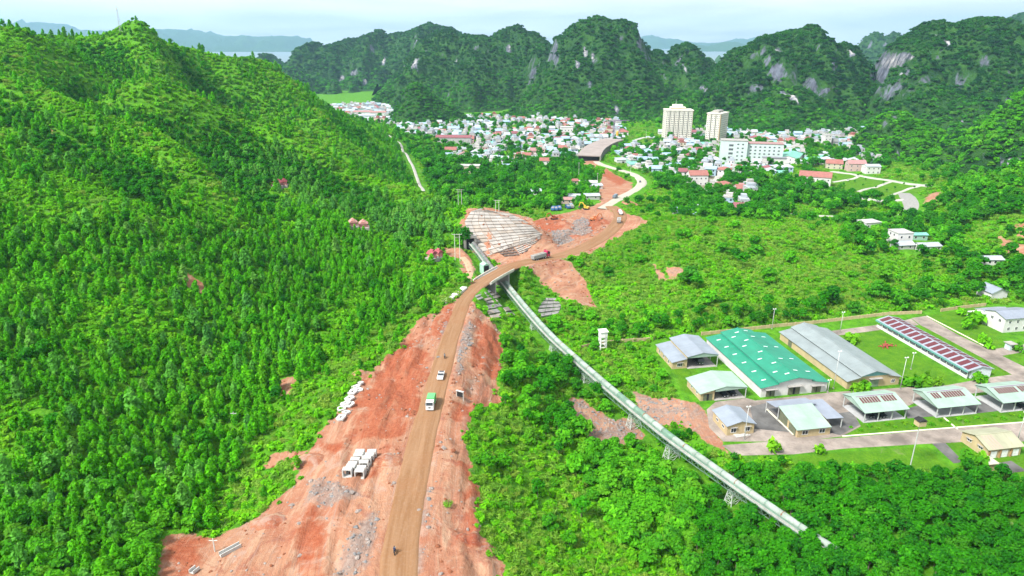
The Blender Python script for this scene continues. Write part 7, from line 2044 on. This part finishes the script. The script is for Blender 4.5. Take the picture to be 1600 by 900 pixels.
def candidates(bands, rg):
    X, Y, Sp = [], [], []
    for (a, b, s) in bands:
        xm = b * .92 + 20
        gx, gy = np.meshgrid(np.arange(-xm, xm, s), np.arange(max(70, a * .55), b, s))
        gx = gx.ravel() + rg.uniform(-.46, .46, gx.size) * s; gy = gy.ravel() + rg.uniform(-.46, .46, gy.size) * s
        r = np.hypot(gx * .6, gy); k = (r >= a) & (r < b)
        X.append(gx[k]); Y.append(gy[k]); Sp.append(np.full(k.sum(), s))
    X = np.concatenate(X); Y = np.concatenate(Y); Sp = np.concatenate(Sp)
    Z = ground_z(X, Y); px, py = project(X, Y, Z)
    k = (px > -170) & (px < 1770) & (py < 1010) & (field(SOIL, X, Y) < .40) & (field(LAWN, X, Y) < .4)
    X, Y, Sp, Z, px, py = [q[k] for q in (X, Y, Sp, Z, px, py)]
    k = ~blocked(X, Y)
    k &= ~((poly_dist(X, Y, PAD) < 1.5))
    return [q[k] for q in (X, Y, Z, Sp, px, py)]
PLANTS = {k: [] for k in KIT}     # kind -> rows (x, y, z, scale)
rg = np.random.default_rng(21)
X, Y, Z, Sp, px, py = candidates([(90, 150, 1.85), (150, 230, 2.15), (230, 340, 2.55), (340, 520, 2.7), (520, 820, 3.4), (820, 1300, 6.2)], rg)
hill = zone_px(px, py, Z_HILL); belt = zone_px(px, py, Z_BELT); silv = zone_px(px, py, Z_SILV); forest = zone_px(px, py, Z_FOREST); broad = zone_px(px, py, Z_BROAD); plain_ = zone_px(px, py, Z_PLAIN); mound = zone_px(px, py, Z_MOUND); rsl = zone_px(px, py, Z_RSLOPE)
u = rg.random(len(X)); nz = fbm(X / 22, Y / 22, 3, 90); nz2 = fbm(X / 60, Y / 60, 3, 91)
kind = np.full(len(X), 'bush', dtype=object)
clear = sstep(.55, .64, nz)
kind[hill & (u < .74 * (1 - clear) + .08 * clear)] = 'acacia'
kind[hill & silv & (kind == 'acacia') & (rg.random(len(X)) < .72)] = 'silver'
curv = -Z.copy()
for q in range(8):
    curv += ground_z(X + 22 * math.cos(q * PI / 4), Y + 22 * math.sin(q * PI / 4)) / 8        # hollows positive, spurs negative
u3 = rg.random(len(X))
kind[hill & (py < 330) & (u3 < .40)] = 'bush'
kind[hill & (py < 340) & (curv > .6) & (u3 < .25 + .45 * sstep(.6, 3.0, curv))] = 'round'
kind[hill & (py < 330) & (curv < -1.0) & (u3 < .80)] = 'bush'
kind[hill & (py < 330) & (curv < -1.2) & (u3 < .16)] = 'grass'
kind[hill & (py < 78) & (u3 < .86)] = 'bush'
mixu = rg.random(len(X)); lowl = hill & (px < 300) & (py > 760)
kind[hill & (kind == 'acacia') & (mixu < .05)] = 'round'
kind[hill & (kind == 'acacia') & (mixu > .93)] = 'silver'
kind[hill & (kind == 'acacia') & (mixu > .84) & (mixu < .90)] = 'bush'
kind[lowl & (mixu < .42)] = 'broad'
kind[belt] = np.where(u[belt] < .48, 'grass', np.where(u[belt] < .52, 'acacia', 'bush'))
kind[plain_ & (u < .55)] = 'acacia'
g = mound | rsl
kind[g] = np.where(u[g] < np.where(nz[g] > .45, .75, .36), 'grass', 'bush')
other = ~(hill | plain_ | g)
kind[other & (u < np.where(nz > .46, .50, .22))] = 'grass'
drop = forest | (broad & (u < .35))
keep = ~drop
base_s = {'acacia': .92, 'silver': 1.2, 'round': .72, 'bush': .92, 'grass': 1.0, 'broad': .62}
for kd in ('acacia', 'silver', 'bush', 'grass', 'round', 'broad'):
    k = keep & (kind == kd)
    s = np.clip(rg.lognormal(0, .24, k.sum()), .5, 1.6) * base_s[kd]
    if kd in ('bush', 'grass'): s *= (Sp[k] / 2.05) ** .8 * 1.0
    else: s *= np.clip((Sp[k] / 2.1) ** .35, .9, 1.5)
    PLANTS[kd].append(np.stack([X[k], Y[k], Z[k] - .1, s], 1))
# taller trees
X, Y, Z, Sp, px, py = candidates([(90, 300, 2.6), (300, 520, 4.2), (520, 820, 6.0), (820, 1300, 8.5)], rg)
u = rg.random(len(X)); nz = fbm(X / 35, Y / 35, 3, 95)
curv2 = -Z.copy()
for q in range(6): curv2 += ground_z(X + 24 * math.cos(q * PI / 3), Y + 24 * math.sin(q * PI / 3)) / 6
prob_round = np.zeros(len(X)); prob_broad = np.zeros(len(X))
prob_round[zone_px(px, py, Z_FOREST)] = .97
prob_broad[zone_px(px, py, Z_BROAD)] = .62
k = zone_px(px, py, Z_PLAIN); prob_round[k] = .35; prob_broad[k] = .2
for poly, pr in TREELINES:
    k = zone_px(px, py, poly); prob_round[k] = np.maximum(prob_round[k], pr * .65); prob_broad[k] = np.maximum(prob_broad[k], pr * .35)
loose = ~(zone_px(px, py, Z_HILL) | zone_px(px, py, Z_FOREST) | zone_px(px, py, Z_BROAD) | zone_px(px, py, Z_PLAIN)) & (px > 640)
calm = zone_px(px, py, Z_MOUND)
prob_round[loose] = np.maximum(prob_round[loose], .16 * sstep(.55, .65, nz[loose] + .06 * np.clip(curv2[loose], -2, 2)) * np.where(calm[loose], .2, 1)); prob_broad[loose] = np.maximum(prob_broad[loose], .03)
kk = zone_px(px, py, Z_RSLOPE); prob_round[kk] *= .1; prob_broad[kk] = .02
town = np.zeros(len(X), bool)
for pp in TOWN_PLAN: town |= in_poly(X, Y, pp)
prob_round[town] = np.maximum(prob_round[town], .42)
a = u < prob_round; b = ~a & (u < prob_round + prob_broad)
for kd, k in (('round', a), ('broad', b)):
    s = np.clip(rg.lognormal(0, .2, k.sum()), .6, 1.5) * np.clip((Sp[k] / 3.1) ** .75, .8, 1.5) * np.where(zone_px(px[k], py[k], Z_FOREST), .9, 1.0)
    PLANTS[kd].append(np.stack([X[k], Y[k], Z[k] - .15, s], 1))
# scattered regrowth on the bare slopes
sx_ = rg.uniform(-60, 60, 1500); sy_ = rg.uniform(105, 330, 1500)
k = (field(SOIL, sx_, sy_) > .3) & (field(SOIL, sx_, sy_) < .97) & ~blocked(sx_, sy_); sx_, sy_ = sx_[k], sy_[k]
PLANTS['bush'].append(np.stack([sx_, sy_, ground_z(sx_, sy_), rg.uniform(.25, .7, len(sx_))], 1))
# jungle on the limestone
jr = np.random.default_rng(31)
for (KX, KY, KZ, bare, seed) in KARST_SURF:
    if seed in (11, 12, 13, 14, 15): continue
    res = KX[0, 1] - KX[0, 0]
    gy, gx = np.gradient(KZ, res)
    facing = (gy * KY + gx * KX) / np.hypot(KX, KY)           # rising away from the viewer
    sp = 7.5 if seed < 8 else 6.0
    if seed in (1, 6, 7): sp = 10
    area = res * res * np.sqrt(1 + gx ** 2 + gy ** 2)
    pr = np.clip(area / (sp * sp * .55), 0, 1.0)
    k = (jr.random(KX.shape) < pr) & (facing > -.35) & (KZ > KB + 4) & (bare + (fbm(KX / 20, KY / 20, 3, seed + 70) - .5) * .7 < .40)
    x = KX[k] + jr.uniform(-.5, .5, k.sum()) * res; y = KY[k] + jr.uniform(-.5, .5, k.sum()) * res
    s = jr.uniform(.5, 1.35, k.sum()) * sp * .48
    rows_ = np.stack([x, y, KZ[k] - s * .25, s], 1)
    low = sstep(75, 15, KZ[k] - KB + (fbm(x / 40, y / 40, 2, seed + 90) - .5) * 60) * .75 if seed < 8 else np.full(len(x), .8)
    lit = jr.random(len(x)) < low  # rows that get the lighter green grove trees
    if seed in (9, 10):
        br_ = lit & (jr.random(len(x)) < .6); q_ = rows_[br_].copy(); q_[:, 3] /= 2.3; q_[:, 2] -= 1.5; PLANTS['broad'].append(q_); lit &= ~br_; keep_ = ~br_
    else: keep_ = np.ones(len(x), bool)
    PLANTS['grove'].append(rows_[lit]); PLANTS['jungle'].append(rows_[~lit & keep_])

PLANTS = {k: (np.concatenate(v) if v else np.zeros((0, 4))) for k, v in PLANTS.items()}

def scatter(name, label, cat, rows, sources, rg):
    """one mass of plants: points carrying turn and size, plants set on them"""
    n = len(rows)
    me = bpy.data.meshes.new(name); me.vertices.add(n); me.vertices.foreach_set('co', np.ascontiguousarray(rows[:, :3]).ravel())
    at = me.attributes.new('turn', 'FLOAT_VECTOR', 'POINT'); tv = np.zeros((n, 3)); tv[:, 2] = rg.uniform(0, 6.283, n); tv[:, :2] = rg.normal(0, .06, (n, 2)); 
    if rows.shape[1] > 4: tv[:, 2] = rows[:, 4]; tv[:, :2] = 0
    at.data.foreach_set('vector', tv.ravel())
    sc = np.repeat(rows[:, 3:4], 3, 1) * (rg.uniform(.88, 1.14, (n, 3)) if rows.shape[1] <= 4 else 1.0)
    at = me.attributes.new('size', 'FLOAT_VECTOR', 'POINT'); at.data.foreach_set('vector', sc.ravel())
    var = rg.integers(0, len(sources), n) if rows.shape[1] <= 5 else rows[:, 5].astype(int)
    at = me.attributes.new('variant', 'INT', 'POINT'); at.data.foreach_set('value', var.astype(np.int32))
    o = link_mesh(name, me); set_props(o, label, cat, kind='stuff')
    ng = bpy.data.node_groups.new(name, 'GeometryNodeTree')
    ng.interface.new_socket('Geometry', in_out='INPUT', socket_type='NodeSocketGeometry'); ng.interface.new_socket('Geometry', in_out='OUTPUT', socket_type='NodeSocketGeometry')
    N, L = ng.nodes, ng.links
    gi = N.new('NodeGroupInput'); go = N.new('NodeGroupOutput'); jn = N.new('GeometryNodeJoinGeometry')
    def na(nm, t): q = N.new('GeometryNodeInputNamedAttribute'); q.data_type = t; q.inputs['Name'].default_value = nm; return q.outputs['Attribute']
    turn, size, vr = na('turn', 'FLOAT_VECTOR'), na('size', 'FLOAT_VECTOR'), na('variant', 'INT')
    for i, objs in enumerate(sources):
        cmp_ = N.new('FunctionNodeCompare'); cmp_.data_type = 'INT'; cmp_.operation = 'EQUAL'
        L.new(vr, cmp_.inputs[2]); cmp_.inputs[3].default_value = i
        for ob in objs:
            oi = N.new('GeometryNodeObjectInfo'); oi.transform_space = 'ORIGINAL'; oi.inputs['Object'].default_value = ob; oi.inputs['As Instance'].default_value = True
            ip = N.new('GeometryNodeInstanceOnPoints')
            L.new(gi.outputs[0], ip.inputs['Points']); L.new(cmp_.outputs[0], ip.inputs['Selection']); L.new(oi.outputs['Geometry'], ip.inputs['Instance'])
            L.new(turn, ip.inputs['Rotation']); L.new(size, ip.inputs['Scale']); L.new(ip.outputs[0], jn.inputs[0])
    L.new(jn.outputs[0], go.inputs[0])
    md = o.modifiers.new('plants', 'NODES'); md.node_group = ng
    return o
def individual(name, label, cat, group, row, crown, trunk, i):
    r = empty(name, tuple(row[:3]), float(rg.uniform(0, 6.28)), label, cat, group)
    r.scale = (row[3], row[3], row[3] * float(rg.uniform(.9, 1.12)))
    c = link_mesh('crown', crown, r)
    if trunk: link_mesh('trunk', trunk, r)
    return c
def stand(kd, name, label, cat, group, sname, slabel, scat, n_ind):
    rows = PLANTS[kd]; crowns, trunks = KIT[kd]
    d = np.hypot(np.hypot(rows[:, 0], rows[:, 1]), rows[:, 2] - CAM_Z); px, py = project(rows[:, 0], rows[:, 1], rows[:, 2] + 3)
    vis = (px > 4) & (px < 1596) & (py > 20) & (py < 890)
    order = np.argsort(np.where(vis, d, 1e9))[:n_ind]
    src = [None] * len(crowns)
    for j, i in enumerate(order):
        v = j % len(crowns)
        c = individual(name, label, cat, group, rows[i], crowns[v], trunks[v % len(trunks)] if trunks else None, j)
        if src[v] is None: src[v] = c
    rest = np.ones(len(rows), bool); rest[order] = False
    scatter(sname, slabel, scat, rows[rest], [[s] for s in src], rg)
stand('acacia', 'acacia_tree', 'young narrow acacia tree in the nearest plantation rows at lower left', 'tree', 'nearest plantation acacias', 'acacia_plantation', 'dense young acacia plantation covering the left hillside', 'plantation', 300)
stand('round', 'round_tree', 'rounded dark green tree in the nearest woodland at lower right', 'tree', 'nearest woodland trees at lower right', 'valley_woodland', 'rounded dark green trees of the valley woods', 'woodland', 300)
stand('broad', 'broadleaf_tree', 'spreading light green broadleaf tree near the conveyor trestles', 'tree', 'broadleaf trees near the conveyor', 'broadleaf_woodland', 'spreading broadleaf trees across the valley', 'woodland', 90)
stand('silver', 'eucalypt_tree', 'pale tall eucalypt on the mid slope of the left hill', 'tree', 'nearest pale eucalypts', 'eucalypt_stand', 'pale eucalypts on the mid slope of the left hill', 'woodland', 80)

# shrubs of the compound, each one its own plant
SHR = [((1351,612),2.3,'round clipped shrub left of the grey warehouse door'),((1336,612),2.0,'smaller round shrub at the left corner of the grey warehouse'),((1425,604),2.6,'left of the big shrubs right of the grey warehouse'),((1438,606),2.7,'bushy shrub in the middle right of the grey warehouse'),((1462,603),1.9,'separate round shrub before the barrack'),((1528,597),2.1,'round shrub at the barrack gable'),((1330,535),2.6,'leafy tree-like shrub behind the grey warehouse'),((1508,512),3.0,'wide dark shrub on the lawn near the white houses'),((1520,505),3.2,'tall dark shrub behind the wide one'),((1535,535),2.0,'bright round shrub on the lawn corner'),((1520,732),3.0,'leafy shrub beside the tiny cream hut'),((1528,726),2.4,'second shrub behind the tiny hut shrub'),((1500,492),2.0,'low shrub by the short cream wall'),((1590,548),1.8,'shrub by the gate booth'),((1545,545),1.4,'small shrub on the lawn edge'),((1212,706),2.2,'slender leafy shrub by the compound road'),((1280,707),1.6,'low shrub below the compound road')]
bsrc = [None] * 4
for j, (q, s, lab) in enumerate(SHR):
    p = at_z(*q, PAD_Z) if q[1] < 700 else G(*q)
    r = empty('shrub', (p[0], p[1], p[2] - .05), j * 1.3, lab, 'shrub', 'shrubs of the compound'); r.scale = (s, s, s * 1.5)
    c = link_mesh('foliage', KIT['bush'][0][j % 4], r)
    if bsrc[j % 4] is None: bsrc[j % 4] = c
for j, q in enumerate(((1305,280),(1318,290),(1335,286),(1348,292),(1352,283),(1368,295),(1380,288),(1398,296),(1412,290),(1428,295),(1340,276),(1385,300))):
    p = G(*q); r = empty('park_tree', tuple(p), j, 'small round tree on the park lawn, number %s from the white hall' % ('one two three four five six seven eight nine ten eleven twelve'.split()[j]), 'tree', 'small trees of the park'); r.scale = (.5, .5, .5)
    link_mesh('crown', KIT['round'][0][j % 4], r); link_mesh('trunk', KIT['round'][1][0], r)
gr = empty('grass_tuft', tuple(G(700, 790)), 0, 'pale grass tuft on the bare soil right of the road', 'grass tuft', 'grass tufts on the soil')
gsrc = [[link_mesh('blades', KIT['grass'][0][0], gr)]]
for i, q in ((1, (738, 750)), (2, (752, 838))):
    g2 = empty('grass_tuft', tuple(G(*q)), 1.0, ('', 'pale grass tuft at the right edge of the bare soil', 'pale grass tuft near the lower right soil edge')[i], 'grass tuft', 'grass tufts on the soil'); gsrc.append([link_mesh('blades', KIT['grass'][0][i], g2)])
scatter('scrub', 'green scrub and low bushes over slopes and valley', 'scrub', PLANTS['bush'], [[b] for b in bsrc], rg)
scatter('tall_grass', 'pale tall grass on the mound and banks', 'grass', PLANTS['grass'], gsrc, rg)
jt = []
for i in range(4):
    row = PLANTS['jungle'][i * 7]
    r = empty('jungle_tree', tuple(row[:3]), 0, 'jungle tree crown on the limestone ridge far left', 'tree', 'jungle trees on the limestone'); r.scale = (row[3],) * 3
    jt.append([link_mesh('crown', KIT['jungle'][0][i], r)])
scatter('jungle_cover', 'dense jungle canopy clothing the limestone mountains', 'jungle', PLANTS['jungle'], jt, rg)
gt = []
for i in range(3):
    row = PLANTS['grove'][i * 11]
    r = empty('hill_tree', tuple(row[:3]), 0, 'lighter green tree crown on the lower slope of the far left limestone ridge', 'tree', 'lighter trees on the lower limestone slopes'); r.scale = (row[3],) * 3
    gt.append([link_mesh('crown', KIT['grove'][0][i], r)])
scatter('lower_slope_trees', 'lighter green woods on the lower mountain slopes and small hills', 'woods', PLANTS['grove'], gt, rg)
# lone trees standing out on the skyline of the left ridge
for j, (q, h, lab) in enumerate((((8,48),9,'windblown lone tree on the skyline at the far left'),((168,55),5,'small tree on the saddle left of the mast'),((193,50),5.5,'small dark tree beside the mast'),((228,44),7,'lone tree on top of the left summit'),((222,42),4.5,'small tree near the summit'),((256,56),8,'slim tree just right of the summit'),((268,60),5,'short tree on the right shoulder of the ridge'),((274,64),8,'second slim tree on the right shoulder'),((285,70),5,'third small tree on the right shoulder'),((318,86),6,'lone dark tree lower on the ridge line'),((335,94),5,'last lone tree on the ridge line'))):
    p = G(q[0], q[1] + 4)
    r = empty('ridge_tree', tuple(p), j, lab, 'tree', 'lone trees on the left skyline'); s = h / 6
    r.scale = (s * .55, s * .55, s)
    link_mesh('crown', KIT['round'][0][j % 4], r); link_mesh('trunk', KIT['round'][1][0], r)
# remaining town houses, too many and too small to tell apart
FARH = np.array(FARH)
if len(FARH):
    ks = sorted(set(FARH[:, 4].astype(int)) & set(src_objs)); mp = {k: i for i, k in enumerate(ks)}
    rows = np.array([(x, y, z, 1.0, a, mp.get(int(k), 0)) for x, y, z, a, k in FARH])
    scatter('distant_houses', 'closely packed small houses in the far half of the town', 'houses', rows, [list(src_objs[k].values()) for k in ks], rg)
print('PLANT COUNTS', {k: len(v) for k, v in PLANTS.items()}, 'houses', len(HOUSES), 'far', len(FARH))
# ------------------------------------------------------------------ loose rock and spoil on the works
M_ROCKP = plain('pale_pinkish_rock', (.27, .225, .20), .95, .22, 1.2)
M_ROCKG = plain('blue_grey_rock', (.19, .185, .185), .95, .22, 1.2)
M_CLOD = plain('red_clay_clod', (.22, .075, .035), .95, .2, 1.0)
def rock_mesh(seed, mat):
    rg_ = np.random.default_rng(seed)
    t = (1 + 5 ** .5) / 2
    v = np.array([(-1, t, 0), (1, t, 0), (-1, -t, 0), (1, -t, 0), (0, -1, t), (0, 1, t), (0, -1, -t), (0, 1, -t), (t, 0, -1), (t, 0, 1), (-t, 0, -1), (-t, 0, 1)]) / 1.9
    v = v * rg_.uniform(.65, 1.25, (12, 1)) * np.array([1.1, .9, .6])
    f = [(0, 11, 5), (0, 5, 1), (0, 1, 7), (0, 7, 10), (0, 10, 11), (1, 5, 9), (5, 11, 4), (11, 10, 2), (10, 7, 6), (7, 1, 8), (3, 9, 4), (3, 4, 2), (3, 2, 6), (3, 6, 8), (3, 8, 9), (4, 9, 5), (2, 4, 11), (6, 2, 10), (8, 6, 7), (9, 8, 1)]
    me = bpy.data.meshes.new('boulder'); me.from_pydata([tuple(p) for p in v], [], f); me.materials.append(mat); me.update()
    return me
rsrc = []
for i, (q, s, mt, lab) in enumerate((((684,560),.9,M_ROCKG,'grey boulder in the rubble strip left of the upper dirt road'),((733,540),1.0,M_ROCKG,'grey boulder on the rubble right of the upper dirt road'),((655,800),.9,M_ROCKP,'pale boulder right of the dirt road near the bottom'),((560,800),.9,M_ROCKP,'pale boulder on the soil below the box culverts'),((708,705),.8,M_CLOD,'red clay lump on the soil right of the dirt road'))):
    p = G(*q); o = link_mesh('boulder', rock_mesh(i, mt), None, (p[0], p[1], p[2] + s * .25), i * 1.1, scale=(s, s, s)); set_props(o, lab, 'boulder', 'boulders on the works'); rsrc.append([o])
rr = np.random.default_rng(77)
x = rr.uniform(-75, 60, 90000); y = rr.uniform(104, 470, 90000)
so = field(SOIL, x, y); gv = field(GRAV, x, y)
_, ro_, _, rw_ = line_coords(RP, x, y); ed = np.abs(ro_) - rw_
_, co_, _, cw_ = line_coords(CR, x, y)
clump = fbm(x / 6, y / 6, 3, 201)
pr = .02 * (so > .6) + .30 * (gv > .45) * (so > .5) + .30 * ((ed > .4) & (ed < 2.4)) * sstep(.5, .62, fbm(x / 9, y / 9, 3, 203)) + .10 * (so > .5) * sstep(.58, .68, clump)
k = (rr.random(len(x)) < pr) & (ed > .4) & (np.abs(co_) > cw_ + .5)
x, y = x[k], y[k]; z = ground_z(x, y); dist = np.hypot(x, y)
s = np.clip(rr.lognormal(-1.35, .42, len(x)), .12, .75) * (.8 + dist / 500)
var = np.where(gv[k] > .4, rr.integers(0, 4, len(x)), np.where(rr.random(len(x)) < .55, 4, rr.integers(2, 4, len(x))))
rows = np.stack([x, y, z + s * .12, s, rr.uniform(0, 6.28, len(x)), var], 1)
scatter('rubble', 'loose stones and clods strewn over the red soil', 'rubble', rows, rsrc, rr)
# spoil heaps
M_SPOIL, _nt, _b = new_mat('spoil_heap_soil')
_c, _n1, _n2, _n3 = make_soil_color(_nt, position(_nt), position(_nt)); _nt.links.new(_c, _b.inputs['Base Color']); _b.inputs['Roughness'].default_value = .95; bump(_nt, _b, _n2, .8, .6)
for j, (q, R, h, lab) in enumerate((((604,720),3.2,1.3,'low red spoil heap between the culverts and the road'),((722,612),2.6,1.5,'red spoil heap behind the notice board'),((480,720),3.4,1.4,'spoil heap at the left soil edge above the culverts'),((570,585),2.8,1.2,'spoil heap near the farthest white frame'),((745,845),3.0,1.6,'spoil heap at the lower right soil edge'),((984,319),5.0,3.0,'tall orange spoil bank beside the concrete road'),((880,350),5.0,2.2,'brown spoil heap in the cutting pit'),((905,372),4.6,1.8,'pale rubble heap beside the haul road bend'),((420,815),3.2,1.2,'low spoil heap near the long drain trough'))):
    p = G(*q); n = 17
    gx_, gy_ = np.meshgrid(np.linspace(-1.6, 1.6, n) * R, np.linspace(-1.3, 1.3, n) * R)
    d = np.hypot(gx_ / 1.35, gy_) / R + (fbm(gx_ / 1.6 + j * 9, gy_ / 1.6, 3, 300 + j) - .5) * .55
    hz = h * np.clip(1 - d, 0, 1) ** .85 + (fbm(gx_ / .8 + j, gy_ / .8, 3, 320 + j) - .5) * .4 * (d < 1)
    gzz = ground_z((gx_ + p[0]).ravel(), (gy_ + p[1]).ravel()).reshape(n, n) - p[2]
    me = grid_mesh('spoil_heap', gx_, gy_, gzz + hz - .25 * (d >= 1) + .02, M_SPOIL)
    set_props(link_mesh('spoil_heap', me, None, tuple(p)), lab, 'spoil heap', 'spoil heaps on the works')
# little shrubs planted in the grass strip before the sheds
for j in range(20):
    t = j / 19; q = (1330 + 265 * t, 671 - 21 * t + (2.5 if j % 2 else -2.5))
    p = at_z(*q, PAD_Z); r = empty('low_shrub', (p[0], p[1], PAD_Z - .05), j * .7, 'low shrub planted in the grass strip in front of the open sheds', 'shrub', 'low shrubs of the grass strip'); s_ = .55 + .25 * ((j * 7) % 5) / 4; r.scale = (s_, s_, s_)
    link_mesh('foliage', KIT['bush'][0][j % 4], r)
# building leftovers in the yard
p = at_z(1384, 541, PAD_Z); M_REDB = plain('red_brick_rubble', (.30, .07, .045), .9, .2, 1.5)
r = empty('brick_pile', tuple(p), .4, 'heap of red bricks lying between lawn and barrack', 'brick pile'); rb = random.Random(9)
bm_ = MB(); bm_.box(-.45, .45, -.22, .22, 0, .3); bme = bm_.mesh('brick', M_REDB)
for i in range(60):
    a, d_ = rb.uniform(0, 6.28), abs(rb.gauss(0, 1.6)); link_mesh('brick', bme, r, (math.cos(a) * d_ * 1.7, math.sin(a) * d_ * .8, .02 + max(0, .9 - d_ * .4) * rb.random()), rot=(rb.uniform(-.3, .3), rb.uniform(-.3, .3), rb.uniform(0, 3.1)))
p = at_z(1150, 684, PAD_Z); r = empty('pipe_stack', tuple(p), CA + .1, 'white pipes lying on the grass before the small cream house', 'pipes')
for i in range(4):
    m = MB(); m.tube((0, i * .5, .2), (5.2 - i * .5, i * .55, .2), .18, .18, 8); m.build('pipe', M_WCON, r)
